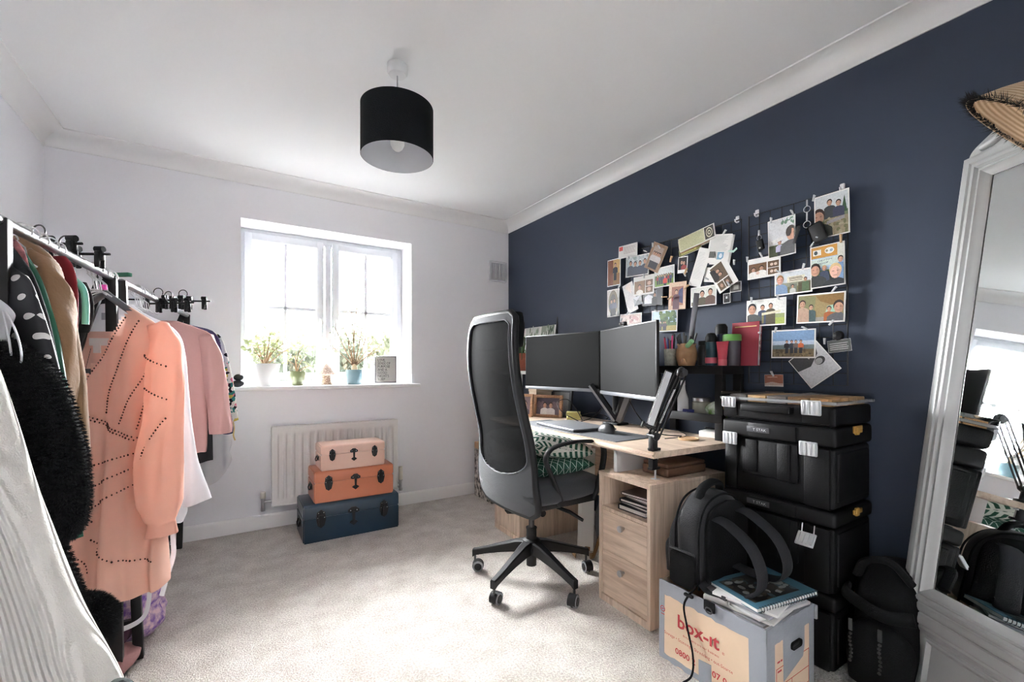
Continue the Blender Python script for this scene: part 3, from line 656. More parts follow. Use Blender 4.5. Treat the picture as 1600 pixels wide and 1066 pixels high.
MB().boxb(-.07, .07, -.05, .05, 0, .17, .002).build('body', cream, t); MB().boxb(-.073, .073, -.053, .053, .171, .215, .002).build('lid', cream, t)
# ------------------------------------------------------------------ white wall shelf with pot and pictures
t = thing('wall_shelf', 'narrow white shelf on the blue wall behind the chair', 'shelf', (2.125, 2.95, 1.04))
MB().boxb(1.88, 2.124, 2.62, 3.30, 1.033, 1.058, .002).build('board', trim_white, t)
for y in (2.72, 3.2): MB().boxb(2.118, 2.124, y-.012, y+.012, .93, 1.033).boxb(1.95, 2.124, y-.012, y+.012, 1.025, 1.033).tube([(2.118, y, .94), (1.97, y, 1.028)], .006, 6).build('bracket', upvc, t)
terra = mat('terracotta', (170, 100, 76), .85, var=.2, vscale=20)
t = thing('terracotta_pot_plant', 'trailing green succulent in a terracotta pot on the white shelf', 'potted plant', (1.985, 3.0, 1.058))
MB().lathe([(.055, 0), (.058, .005), (.075, .10), (.082, .10), (.084, .14), (.076, .14), (.072, .12)], (1.985, 3.0, 1.058), 32).build('pot', terra, t)
MB().lathe([(.07, .11), (.07, .118)], (1.985, 3.0, 1.058), 24, capt=True).build('soil', soil, t)
rng = random.Random(8); st = MB()
for k in range(26):
    a = rng.uniform(0, 6.28); l = rng.uniform(.1, .2); up = rng.uniform(.02, .16)
    p0 = Vector((1.985+.03*math.cos(a), 3.0+.03*math.sin(a), 1.17))
    P = smoothpts([p0, p0+Vector((math.cos(a)*l*.4, math.sin(a)*l*.4, up)), p0+Vector((math.cos(a)*l*.9, math.sin(a)*l*.9, up*.9-.02)), p0+Vector((math.cos(a)*l*1.1, math.sin(a)*l*1.1, up*.3-.06))], 5)
    P = [Vector((min(p.x, 2.08), p.y, p.z)) for p in P]
    st.tube(P, [.0065*(1-.6*i/(len(P)-1)) for i in range(len(P))], 6)
st.build('trailing_stems', mat('succulent_green', (84, 116, 70), .5, var=.3, vscale=40, sub=.2), t)
pr = Print().rect(0, 0, 1, 1, (226, 224, 218)).rect(.06, .08, .5, .92, (206, 208, 202)).rect(.56, .12, .94, .88, (150, 156, 140))
rg = random.Random(2)
for k in range(60): pr.ell(rg.uniform(.58, .92), rg.uniform(.15, .85), .02, .05, rg.choice([(100, 116, 92), (186, 190, 176), (70, 84, 66), (212, 212, 204)]), 7)
for k in range(30): pr.ell(rg.uniform(.08, .48), rg.uniform(.12, .88), .015, .07, rg.choice([(112, 140, 104), (80, 110, 78), (196, 200, 190)]), 7)
photo_frame('black-framed botanical prints leaning on the wall above the white shelf', TR((2.075, 2.935, 1.0585), R(-90), R(-8)), .47, .44, .012, pr, mat('black_frame', (28, 28, 32), .4), cat='picture frame')
# ------------------------------------------------------------------ black two-tier shelf on the desk
t = thing('desk_shelf', 'black two-tier shelf standing at the near end of the desk', 'shelf', (2.02, 1.38, DZ))
bs = mat('black_laminate', (18, 17, 19), .5, spec=.3)
MB().boxb(1.935, 2.115, 1.225, 1.64, 1.054, 1.094, .003).build('shelf_board', bs, t)
MB().boxb(1.935, 2.115, 1.225, 1.52, .822, .832, .002).boxb(1.93, 1.938, 1.225, 1.52, .822, .862, .002).build('shelf_tray', bs, t)
for x, y in ((1.95, 1.618), (2.1, 1.618), (1.95, 1.245), (2.1, 1.245)): MB().boxb(x-.014, x+.014, y-.02, y+.02, DZ, 1.054, .002).build('post', bs, t)
SH = 1.0944
# pen tumbler
t = thing('pen_tumbler', 'glass tumbler of coloured pens on the black shelf', 'pen holder', (1.99, 1.555, SH))
MB().lathe([(.03, 0), (.033, .003), (.036, .09), (.034, .09), (.031, .006)], (1.99, 1.555, SH), 24).build('tumbler', mat('etched_glass', (196, 196, 180), .2, alpha=.75, var=.3, vscale=60), t)
for k, (dx, dy, hh, c) in enumerate(((-.012, .016, .15, (206, 60, 90)), (.004, .012, .14, (220, 120, 60)), (-.008, -.012, .16, (226, 70, 130)), (.014, -.004, .17, (40, 40, 44)), (0, .0, .13, (70, 120, 90)), (-.016, 0, .145, (60, 70, 130)))):
    p = MB().cyl((1.99+dx*.8, 1.555+dy*.8, SH+.006), (1.99+dx*1.6, 1.555+dy*1.6, SH+hh), .0048, seg=8).build('pen', mat('pen_%d' % k, c, .4), t)
    MB().cyl((1.99+dx*1.6, 1.555+dy*1.6, SH+hh), (1.99+dx*1.66, 1.555+dy*1.66, SH+hh+.008), .0048, .0015, seg=8).build('nib', dark_steel, p)
# face-shaped pot with pens and a steel ruler
t = thing('face_pot', 'tan ceramic pot shaped like a face holding pens on the black shelf', 'pen holder', (2.0, 1.465, SH))
skin = mat('tan_ceramic', (196, 152, 112), .5, var=.15, vscale=25)
def face_s(u, v):
    a = 2*math.pi*u; z = v*.115
    r = .040+.012*math.sin(math.pi*min(1, v*1.05))
    d = Vector((math.cos(a), math.sin(a), 0)); x = d.dot(Vector((-.75, -.66, 0)))
    if x > .8: r += .022*((x-.8)/.2)**1.2*math.exp(-((v-.5)/.14)**2)+.008*((x-.8)/.2)*math.exp(-((v-.25)/.07)**2)
    if x > .6: r -= .005*math.exp(-((v-.72)/.07)**2)
    r += .010*max(0, math.sin(6*a))*math.exp(-((v-.97)/.05)**2)
    return (2.0+r*d.x, 1.465+r*d.y, SH+z)
MB().grid(face_s, 40, 20, True).lathe([(.035, 0), (.036, .001)], (2.0, 1.465, SH), 20, capt=True).build('pot', skin, t, ang=60)
MB().tube([(1.955, 1.45, SH+.03), (1.94, 1.44, SH+.012), (1.95, 1.425, SH+.004)], [.012, .014, .008], 8).build('chin_curl', skin, t)
sc1 = MB()
for k in range(9): a = k*.7; sc1.cyl((2.0+.012*math.cos(a), 1.465+.012*math.sin(a), SH+.02), (2.0+.05*math.cos(a), 1.465+.05*math.sin(a), SH+.15+.01*(k % 3)), .005, seg=8)
sc1.build('pens', mat('dark_pens', (58, 56, 58), .4), t)
MB().tube([(1.97, 1.44, SH+.10), (1.955, 1.40, SH+.125)], .012, 8).build('highlighter', mat('mint_plastic', (150, 206, 150), .4), t)
tag(MB().boxb(-.0135, .0135, -.0008, .0008, 0, .30, .0003, M=TR((2.01, 1.455, SH+.075), R(-35), R(6), R(5))).build('steel_ruler', mat('ruler_steel', (128, 128, 132), .35, metal=.8)), 'long steel ruler standing upright in the face pot', 'ruler')
def bottle(label, x, y, prof, m, capprof, cm, band=None, cat='bottle'):
    t = thing('bottle', label, cat, (x, y, SH)); MB().lathe(prof, (x, y, SH), 28).build('body', m, t)
    MB().lathe(capprof, (x, y, SH), 24).build('cap', cm, t)
    if band: MB().lathe(band[0], (x, y, SH), 28, capb=False).build('label_band', band[1], t)
dk = mat('dark_bottle', (26, 30, 36), .3); tl = mat('dark_teal_bottle', (32, 62, 72), .3); nv = mat('navy_bottle', (36, 48, 76), .35)
bottle('short black jar beside the face pot on the black shelf', 2.02, 1.378, [(.024, 0), (.03, .004), (.032, .08), (.022, .105)], dk, [(.026, .105), (.026, .125), (.0005, .127)], black_plastic, cat='jar')
bottle('slim dark teal bottle with a rounded black cap on the black shelf', 1.985, 1.315, [(.026, 0), (.028, .004), (.028, .115)], tl, [(.028, .116), (.027, .14), (.018, .158), (.0005, .162)], black_plastic, ([(.0283, .012), (.0283, .04)], mat('pink_label', (196, 90, 104), .5)))
bottle('taller navy bottle with a black cap behind the teal bottle', 2.045, 1.30, [(.027, 0), (.030, .005), (.030, .155)], nv, [(.029, .156), (.029, .19), (.02, .205), (.0005, .208)], black_plastic)
t = thing('hardback_book', 'dark red hardback book standing against the wall on the black shelf', 'book', M=TR((2.078, 1.262, SH), R(-90), R(-5)), world=False)
MB().boxb(.0, .128, -.012, .008, .002, .205, .0015).build('pages', card_white, t)
rd = mat('red_book_cloth', (150, 52, 66), .6)
MB().boxb(-.002, .130, -.0145, -.012, 0, .208, .0008).boxb(-.002, .130, .008, .0105, 0, .208, .0008).boxb(-.003, .0, -.0145, .0105, 0, .208).build('cover', rd, t)
MB().boxb(.012, .118, -.0152, -.0146, .184, .189).build('foil_band', mat('gold_foil', (206, 170, 120), .4, metal=.4), t)
t = thing('lidded_tub', 'clear tub with a bright green lid on the black shelf', 'tub', (2.03, 1.236, SH))
MB().lathe([(.036, 0), (.038, .004), (.040, .118)], (2.03, 1.236, SH), 28).build('tub', mat('smoky_plastic', (70, 66, 74), .25), t)
MB().lathe([(.042, .118), (.042, .145), (.038, .150), (.0005, .150)], (2.03, 1.236, SH), 28).build('lid', mat('green_lid', (92, 150, 66), .45), t)
t = thing('cream_tube', 'red squeeze tube standing on its cap on the black shelf', 'tube', M=TR((1.965, 1.243, SH), R(-55)), world=False)
def tube_s(u, v):
    a = 2*math.pi*u; rx = .019+.008*v; ry = .019*(1-v)+.001
    return (rx*math.cos(a), ry*math.sin(a), .03+.085*v)
MB().grid(tube_s, 24, 6, True).build('tube_body', mat('red_tube', (178, 56, 72), .4), t); MB().lathe([(.019, 0), (.02, .002), (.02, .03), (.0005, .031)], (0, 0, 0), 20).build('cap', mat('pink_cap', (196, 92, 100), .4), t)
# lower tier
LT = .8324
t = thing('glass_jar', 'glass jar with a silver lid on the lower tray', 'jar', (2.03, 1.40, LT))
MB().lathe([(.04, 0), (.044, .005), (.044, .075), (.038, .082)], (2.03, 1.40, LT), 28).build('jar', mat('pale_jar', (206, 204, 190), .15, alpha=.7), t)
MB().lathe([(.041, .082), (.041, .098), (.0005, .099)], (2.03, 1.40, LT), 28).build('lid', steel, t)
t = thing('spray_bottle', 'plain white plastic bottle on the lower tray beside the jar', 'bottle', (2.0, 1.487, LT))
MB().lathe([(.025, 0), (.029, .004), (.028, .09), (.014, .135), (.011, .16)], (2.0, 1.487, LT), 24).build('body', mat('white_plastic_bottle', (220, 220, 222), .4), t); MB().lathe([(.013, .16), (.012, .185), (.0005, .187)], (2.0, 1.487, LT), 20).build('cap', MATS['white_plastic_bottle'], t)
def bag_s(u, v):
    a = 2*math.pi*u; r = math.sin(math.pi*min(.999, max(.02, v)))**.6
    p = Vector((.05*r*math.cos(a), .075*r*math.sin(a), .09*v)); k = noise.noise(p*45)*.012; return (2.03+p.x+k, 1.298+p.y+k, LT+.002+p.z)
tag(MB().grid(bag_s, 28, 12, True).build('snack_bag', mat('green_foil', (112, 150, 70), .25, rgb2=(214, 220, 206), vscale=25), ang=20), 'crumpled green and white plastic bag on the lower tray', 'bag')
t = thing('plastic_card', 'dark blue card with a white squiggle propped in front of the jar', 'card', M=TR((1.955, 1.425, LT), R(-80), R(-10)), world=False)
MB().boxb(-.03, .03, -.001, .001, 0, .042, .0008).build('card', mat('blue_card', (44, 48, 110), .4), t); MB().tube([(-.008, -.0015, .03), (.0, -.0015, .022), (-.006, -.0015, .014), (.006, -.0015, .012)], .0014, 5).build('logo', card_white, t)
# coaster, papers
tag(MB().lathe([(.046, 0), (.048, .002), (.048, .008), (.044, .009), (.042, .006), (.0005, .006)], (1.85, 1.345, DZ), 32).build('coaster', wood('beech', (214, 178, 138), (190, 150, 112), 'x')), 'round pale wooden coaster on the desk by the tool boxes', 'coaster')
t = thing('paper_packet', 'small white packet of crumpled papers under the black shelf', 'papers', M=TR((2.04, 1.32, DZ), R(12)), world=False)
MB().boxb(-.05, .05, -.07, .07, 0, .03, .003).build('packet', card_white, t); MB().tube(smoothpts([(-.04, -.05, .034), (0, -.02, .05), (.03, .02, .036), (-.02, .05, .045)], 6), .003, 6).build('wire_tangle', dark_steel, t)
# ------------------------------------------------------------------ clamp lamp
t = thing('clamp_desk_lamp', 'folded black swing-arm lamp clamped to the near corner of the desk', 'desk lamp', (1.47, 1.25, .60))
cx_, cy_ = 1.478, 1.243
cl = MB().boxb(cx_-.016, cx_+.016, cy_-.012, cy_+.012, .664, .80, .003).boxb(cx_-.016, cx_+.03, cy_-.016, cy_+.016, DZ+.001, DZ+.012, .002).boxb(cx_-.02, cx_+.03, cy_-.012, cy_+.012, .662, .672, .002)
cl.build('clamp', black_metal, t)
MB().cyl((cx_+.014, cy_, .618), (cx_+.014, cy_, .712), .004, seg=10).cyl((cx_+.014, cy_, .705), (cx_+.014, cy_, .712), .012, seg=16).tube([(cx_+.0, cy_+.012, .622), (cx_+.028, cy_-.012, .622)], .003, 6).build('clamp_screw', steel, t)
P0 = Vector((cx_+.005, cy_, .80)); P1 = Vector((1.625, 1.215, 1.065)); dv = (P1-P0).normalized(); sd = dv.cross(Vector((0, 0, 1))).normalized(); nn = sd.cross(dv).normalized()
for k, (o1, o2) in enumerate(((.012, .011), (-.012, .011), (.012, -.011), (-.012, -.011))):
    off = sd*o1+nn*o2*1.6; MB().tube([P0+off, P1+off], .0042, 6).build('arm_rod', black_metal, t)
sp_ = MB(); turns = 26; Ps = []
for k in range(turns*6+1):
    u = k/(turns*6); a = k*math.pi/3; Ps.append(P0+dv*(.06+.16*u)+sd*(.0055*math.cos(a))+nn*(.0055*math.sin(a)))
MB().tube(Ps, .0013, 4).build('spring', steel, t)
MB().sph(P1, .024, 2, (1, .7, 1)).cyl(P1-sd*.022, P1+sd*.022, .015, seg=16).build('elbow', dark_steel, t)
MB().cyl(P0-sd*.02, P0+sd*.02, .016, seg=16).cyl(P0-sd*.04, P0-sd*.02, .008, seg=10).build('base_joint', black_metal, t)
H0 = Vector((1.462, 1.247, .842)); H1 = Vector((1.545, 1.215, 1.072)); hd = (H1-H0).normalized(); hn = Vector((-.55, -.80, .1)); hn = (hn-hd*hn.dot(hd)).normalized(); hs_ = hd.cross(hn)
Mh = Matrix((( hs_.x, hn.x, hd.x, H0.x), (hs_.y, hn.y, hd.y, H0.y), (hs_.z, hn.z, hd.z, H0.z), (0, 0, 0, 1))); hl = (H1-H0).length
MB().boxb(-.0145, .0145, -.012, .003, 0, hl, .002, M=Mh).build('lamp_head', black_metal, t); MB().boxb(-.0125, .0125, .003, .006, .006, hl-.006, .001, M=Mh).build('diffuser', mat('lamp_diffuser', (196, 198, 200), .4), t)
MB().cyl(H0+hs_*-.03, H0+hs_*.03, .007, seg=10).cyl(H0+hs_*-.034, H0+hs_*-.026, .013, seg=12).build('tilt_knob', black_metal, t)
# ------------------------------------------------------------------ under the desk
t = thing('foam_boards', 'pair of long white card strips leaning under the desk', 'card strips', (1.76, 2.0, 0))
for dx, h in ((0, .62), (.016, .60)): MB().boxb(-.036, .036, -.002, .002, 0, h, M=TR((1.765+dx, 2.0-dx, .0), R(-35), R(-6), R(2))).build('card_strip', card_white, t)
def lump(name, label, cat, c, s, m, seed, amp=.25, fr=9):
    def fn(u, v):
        a = 2*math.pi*u; r = math.sin(math.pi*min(.999, max(.001, v)))
        p = Vector((math.cos(a)*r, math.sin(a)*r, -math.cos(math.pi*v))); k = 1+amp*noise.noise(p*1.6+Vector((seed, 0, 0)))+.1*noise.noise(p*4+Vector((0, seed, 0)))
        q = p*k; return (c[0]+q.x*s[0], c[1]+q.y*s[1], max(.0, c[2]+q.z*s[2]))
    return tag(MB().grid(fn, 40, 22, True).build(name, m, ang=80), label, cat)
t = thing('canvas_bag', 'dark bag with tan straps slumped on the carpet under the desk', 'bag', (1.82, 1.86, 0))
def bag2(u, v):
    a = 2*math.pi*u; r = max(.02, math.sin(math.pi*min(.999, .15+.85*v)))**.5
    p = Vector((math.cos(a)*r, math.sin(a)*r, v)); k = 1+.2*noise.noise(p*2.2); return (1.84+.07*p.x*k, 1.83+.12*p.y*k, .38*v*(.9+.1*k))
MB().grid(bag2, 32, 16, True).build('bag_body', mat('black_canvas', (36, 36, 38), .85, bump=.4, bscale=200), t)
tan = mat('tan_leather', (128, 96, 58), .6)
for k, P in enumerate(([(1.79, 1.97, .01), (1.74, 2.02, .012), (1.68, 2.0, .012), (1.655, 1.94, .012)], [(1.78, 1.8, .30), (1.74, 1.84, .12), (1.72, 1.87, .012), (1.76, 1.92, .012)], [(1.79, 1.77, .36), (1.755, 1.80, .2), (1.75, 1.82, .05)])):
    MB().tube(smoothpts(P, 6), .014, 8, flat=.18).build('strap', tan, t)
t = thing('patterned_box', 'tall black and white patterned box on the floor in the corner', 'storage box', (1.9, 3.2, 0))
MB().boxb(1.745, 2.05, 3.06, 3.36, 0, .40, .003).build('body', mat('scribble_print', (214, 208, 200), .8, rgb2=(40, 36, 36), vscale=32), t)
MB().boxb(1.745, 2.05, 3.06, 3.36, .4005, .455, .003).build('rim', mat('kraft_card', (186, 150, 118), .85), t)
# ------------------------------------------------------------------ office chair
CX, CY = 1.30, 1.87
ch = thing('office_chair', 'tall black mesh-back office chair pulled up to the desk', 'office chair', (CX, CY, 0))
cfab = mat('charcoal_fabric', (52, 54, 58), .85, bump=.5, bscale=500, sheen=.2)
cpl = mat('chair_black', (21, 21, 23), .5, spec=.35)
cmesh = mat('black_mesh', (10, 10, 12), .9, spec=.1, bump=.6, bscale=700, alpha=.9)
rim_m = mat('grey_piping', (84, 86, 90), .6)
def interp(T, x):
    for (a, va), (b, vb) in zip(T, T[1:]):
        if x <= b: k = (x-a)/(b-a) if b > a else 0; k = k*k*(3-2*k) if False else k; return va+(vb-va)*max(0, min(1, k))
    return T[-1][1]
def spl(T, x):
    """smooth interpolation through (x, value) pairs"""
    n = len(T)
    if x <= T[0][0]: return T[0][1]
    for i in range(n-1):
        if x <= T[i+1][0]:
            h = T[i+1][0]-T[i][0]; t = (x-T[i][0])/h
            m0 = (T[i+1][1]-T[i-1][1])/(T[i+1][0]-T[i-1][0])*h if i > 0 else T[1][1]-T[0][1]
            m1 = (T[i+2][1]-T[i][1])/(T[i+2][0]-T[i][0])*h if i+2 < n else T[i+1][1]-T[i][1]
            return (2*t**3-3*t*t+1)*T[i][1]+(t**3-2*t*t+t)*m0+(-2*t**3+3*t*t)*T[i+1][1]+(t**3-t*t)*m1
    return T[-1][1]
BX = [(.40, 1.145), (.46, 1.125), (.55, 1.113), (.65, 1.115), (.75, 1.108), (.88, 1.078), (1.0, 1.052), (1.12, 1.038), (1.24, 1.040), (1.335, 1.058)]
BW = [(.40, .20), (.425, .243), (.46, .258), (.55, .255), (.65, .243), (.75, .232), (.88, .226), (1.0, .224), (1.12, .220), (1.24, .213), (1.30, .205), (1.325, .19), (1.335, .165)]
zA, zB = .402, 1.334
def back_pt(u, v, off):
    z = zA+(zB-zA)*v; w = spl(BW, z); y = (2*u-1)*w
    x = spl(BX, z)+.030*(y/.25)**2      # wraps forward at the sides
    return (x+off, CY+y, z)
th = .014
NU, NV = 36, 60
def mesh_region(u, v):
    z = zA+(zB-zA)*v; w = spl(BW, z); y = abs(2*u-1)*w
    if z > 1.305: return False
    lim = w-.020
    zb = .575
    if z < zb+.10:
        k = max(0, (zb+.10-z)/.10); lim = (w-.020)*math.sqrt(max(0, 1-k*k)) if k < 1 else -1
    if z > 1.27: k = (z-1.27)/.04; lim *= math.sqrt(max(0, 1-k*k*.5))
    return y < lim
def back_part(sel, offs, name, m):
    mb = MB(); idx = {}
    vs = []; fs = []
    def vid(i, j, s):
        if (i, j, s) not in idx: idx[(i, j, s)] = len(vs); vs.append(back_pt(i/NU, j/NV, offs[s]))
        return idx[(i, j, s)]
    cells = {(i, j) for i in range(NU) for j in range(NV) if sel((i+.5)/NU, (j+.5)/NV)}
    for i, j in cells:
        fs.append([vid(i, j, 0), vid(i, j+1, 0), vid(i+1, j+1, 0), vid(i+1, j, 0)]); fs.append([vid(i, j, 1), vid(i+1, j, 1), vid(i+1, j+1, 1), vid(i, j+1, 1)])
        for (a, b), (p, q) in (((i-1, j), ((i, j), (i, j+1))), ((i+1, j), ((i+1, j+1), (i+1, j))), ((i, j-1), ((i+1, j), (i, j))), ((i, j+1), ((i, j+1), (i+1, j+1)))):
            if (a, b) not in cells: fs.append([vid(*p, 0), vid(*p, 1), vid(*q, 1), vid(*q, 0)])
    mb.add(vs, fs); return mb.build(name, m, ch, ang=60)
NU, NV = 72, 120
back = back_part(lambda u, v: not mesh_region(u, v), (-.016, .016), 'backrest', cfab)
back_part(mesh_region, (-.006, -.004), 'back_mesh', cmesh)
# outer edge piping and mesh trim
def edge_path():
    P = [back_pt(0, k/40, 0) for k in range(41)]+[back_pt(k/14, 1, 0) for k in range(1, 14)]+[back_pt(1, 1-k/40, 0) for k in range(41)]+[back_pt(1-k/14, 0, 0) for k in range(1, 14)]
    return P
MB().tube(edge_path(), .017, 10, closed=True).build('edge_roll', cpl, back)
def trim_path():
    L_ = []
    for k in range(60):
        z = .577+(1.303-.577)*k/59; w = spl(BW, z)-.020
        if z < .675: w *= math.sqrt(max(0, 1-((.675-z)/.10)**2))
        if z > 1.27: w *= math.sqrt(max(0, 1-((z-1.27)/.04)**2*.5))
        L_.append((z, w))
    def p(z, y): return (spl(BX, z)+.030*(y/.25)**2-.0165, CY+y, z)
    return [p(z, -w) for z, w in L_]+[p(z, w) for z, w in L_[::-1]]
MB().tube(trim_path(), .0024, 6, closed=True).build('mesh_trim', rim_m, back)
# head cushion on the front side
def cush(x0, x1, y0, y1, z0, z1, bulge, M=None):
    b = bmesh.new(); bmesh.ops.create_cube(b, size=1); bmesh.ops.subdivide_edges(b, edges=b.edges[:], cuts=5, use_grid_fill=True)
    for v in b.verts:
        p = v.co*2; k = (1-abs(p.x)**4)*(1-abs(p.y)**4)*(1-abs(p.z)**4)
        m = max(abs(p.x), abs(p.y), abs(p.z)); q = p.normalized()*m; p = p*.72+q*.28
        v.co = Vector(((x0+x1)/2+(x1-x0)/2*p.x*1.12, (y0+y1)/2+(y1-y0)/2*p.y*1.12, (z0+z1)/2+(z1-z0)/2*p.z*(1.12+bulge)))
    bmesh.ops.smooth_vert(b, verts=b.verts[:], factor=.5, use_axis_x=True, use_axis_y=True, use_axis_z=True)
    return MB().bm(b, M)
cush(1.072, 1.128, CY-.19, CY+.19, 1.178, 1.34, 0).build('headrest', mat('black_pad', (16, 16, 18), .8, spec=.2), ch, ang=80)
cush(1.13, 1.545, CY-.255, CY+.255, .455, .552, 0).build('seat', cfab, ch, ang=80)
MB().boxb(1.14, 1.53, CY-.24, CY+.24, .425, .475, .02, 3).build('seat_pan', cpl, ch)
# arms: flattened hoops
for s in (-1, 1):
    y = CY+s*.278
    P = smoothpts([(1.285, y-s*.02, .475), (1.225, y, .58), (1.185, y, .665), (1.205, y, .712), (1.27, y, .732), (1.38, y, .738), (1.48, y, .728), (1.53, y, .70), (1.535, y, .64), (1.505, y, .54), (1.478, y-s*.02, .455)], 6)
    a_ = MB().tube(P, .0185, 12, flat=.46, up=(0, 1, 0)).build('armrest', cpl, ch, ang=70)
    MB().boxb(1.27, 1.50, min(y-s*.035, y-s*.008), max(y-s*.035, y-s*.008), .44, .478, .008).build('arm_bracket', cpl, ch)
# mechanism, column, base
MB().boxb(1.20, 1.40, CY-.085, CY+.085, .365, .43, .02, 3).tube([(1.21, CY, .40), (1.165, CY, .41)], .05, 12).build('tilt_mechanism', cpl, ch)
lv = MB().tube([(1.36, CY-.08, .392), (1.385, CY-.20, .385), (1.40, CY-.28, .365)], [.008, .010, .009], 8, flat=.7).build('height_lever', cpl, ch)
MB().tube([(1.27, CY-.08, .392), (1.265, CY-.15, .382)], .016, 10).build('tension_knob', cpl, ch)
MB().cyl((CX, CY, .20), (CX, CY, .38), .0145, seg=20).build('gas_piston', dark_steel, ch)
MB().cyl((CX, CY, .075), (CX, CY, .262), .026, seg=24).cyl((CX, CY, .262), (CX, CY, .268), .028, seg=24).build('gas_column', cpl, ch)
base = MB(); base.lathe([(.03, .135), (.052, .14), (.056, .17), (.045, .205), (.03, .212)], (CX, CY, 0), 28)
base.build('base_hub', cpl, ch)
for k in range(5):
    a = R(58+72*k); d = Vector((math.cos(a), math.sin(a), 0)); sd = Vector((-d.y, d.x, 0)); c0 = Vector((CX, CY, 0))
    mb = MB(); prof = [(.03, .030, .145, .205), (.08, .024, .14, .196), (.16, .019, .126, .170), (.24, .0165, .108, .142), (.305, .0155, .09, .122), (.322, .014, .078, .119)]
    vs = []
    for r, w, z0, z1 in prof:
        for s_, z in ((-1, z0), (1, z0), (1, z1-.006), (.7, z1), (-.7, z1), (-1, z1-.006)): vs.append(c0+d*r+sd*(w*s_)+Vector((0, 0, z)))
    n = 6; fs = [[i*n+j, i*n+(j+1) % n, (i+1)*n+(j+1) % n, (i+1)*n+j] for i in range(len(prof)-1) for j in range(n)]+[list(range(n))[::-1], [(len(prof)-1)*n+j for j in range(n)]]
    mb.add(vs, fs); leg = mb.build('base_leg', cpl, ch, ang=30)
    # caster
    p = c0+d*.312; sw = R((20, 150, 205, 30, 75)[k]); f = Vector((math.cos(sw), math.sin(sw), 0)); ax = Vector((-f.y, f.x, 0)); wc = p-f*.016+Vector((0, 0, .028))
    MB().cyl(p+Vector((0, 0, .05)), p+Vector((0, 0, .085)), .006, seg=10).build('caster_stem', dark_steel, leg)
    hood = MB()
    pts = []
    for i in range(13):
        t_ = R(-20+220*i/12); pts.append((t_, .0305))
    vs = []; 
    for sgn in (-1, 1):
        for t_, r_ in pts: vs.append(wc+ax*(sgn*.019)+f*(r_*math.cos(t_))+Vector((0, 0, r_*math.sin(t_))))
    m_ = len(pts); hood.add(vs, [[i, i+1, m_+i+1, m_+i] for i in range(m_-1)])
    hood.cyl(wc-ax*.004, wc+ax*.004, .029, seg=20)
    hood.build('caster_hood', cpl, leg, ang=50)
    for sgn in (-1, 1):
        w_ = MB().cyl(wc+ax*(sgn*.006), wc+ax*(sgn*.021), .0275, seg=28).build('caster_wheel', mat('wheel_grey', (136, 138, 142), .55), leg)
        MB().cyl(wc+ax*(sgn*.0205), wc+ax*(sgn*.0235), .0195, .018, seg=24).build('wheel_cap', cpl, leg)
# cushions on the seat
def pillow(M, sx, sy, t, m, name, label):
    def top(s):
        def fn(u, v):
            x, y = 2*u-1, 2*v-1; k = ((1-x**4)*(1-y**4))**.55
            pin = 1-.06*(1-abs(x)**2*abs(y)**2)*(abs(x)**6+abs(y)**6)
            return M @ Vector((sx*x*pin, sy*y*pin, s*t*k+.004*noise.noise(Vector((x*2.5, y*2.5, s)))))
        return fn
    mb = MB().grid(top(1), 28, 28).grid(top(-1), 28, 28)
    o = mb.build(name, m, ang=100); return tag(o, label, 'cushion')
def pattern_mat(name, c1, c2, kind):
    m = mat(name, c1, .85, spec=.15); N, L, b = nodes_of(m)
    tc = N.new('ShaderNodeTexCoord'); sp = N.new('ShaderNodeSeparateXYZ'); L.new(tc.outputs['Object'], sp.inputs[0])
    def M_(op, a, b_=None, v=None):
        n = N.new('ShaderNodeMath'); n.operation = op
        for k, q in enumerate((a, b_)):
            if q is None: continue
            if isinstance(q, (int, float)): n.inputs[k].default_value = q
            else: L.new(q, n.inputs[k])
        return n.outputs[0]
    x, y, z = sp.outputs
    if kind == 'leaf':   # columns of slanted leaf shapes, mirrored to left and right
        px = M_('PINGPONG', M_('ADD', y, 10), .026); s1 = M_('ADD', M_('MULTIPLY', px, 1.1), x)
        f = M_('PINGPONG', M_('ADD', s1, 10), .017); fac = M_('GREATER_THAN', f, .0085)
        edge = M_('GREATER_THAN', px, .0225); fac = M_('MAXIMUM', fac, edge)
    else:                # thin diamond lattice
        a = M_('PINGPONG', M_('ADD', M_('ADD', x, y), 10), .02); b2 = M_('PINGPONG', M_('ADD', M_('SUBTRACT', x, y), 10), .02)
        fac = M_('LESS_THAN', M_('MINIMUM', a, b2), .0022)
    mx = N.new('ShaderNodeMixRGB'); L.new(fac, mx.inputs[0]); mx.inputs[1].default_value = (*lin(c1), 1); mx.inputs[2].default_value = (*lin(c2), 1)
    L.new(mx.outputs[0], b.inputs['Base Color']); return m
pillow(TR((1.36, CY+.0, .598), 0, 0, 0), .19, .22, .045, pattern_mat('green_lattice', (46, 84, 70), (186, 200, 190), 'lat'), 'seat_cushion', 'dark green cushion with a white lattice on the chair seat')
pillow(TR((1.355, CY+.0, .690), R(4), 0, R(12)), .20, .21, .058, pattern_mat('green_leaf_print', (46, 88, 72), (214, 216, 206), 'leaf'), 'scatter_cushion', 'green and cream leaf-print cushion on top of the seat cushion')
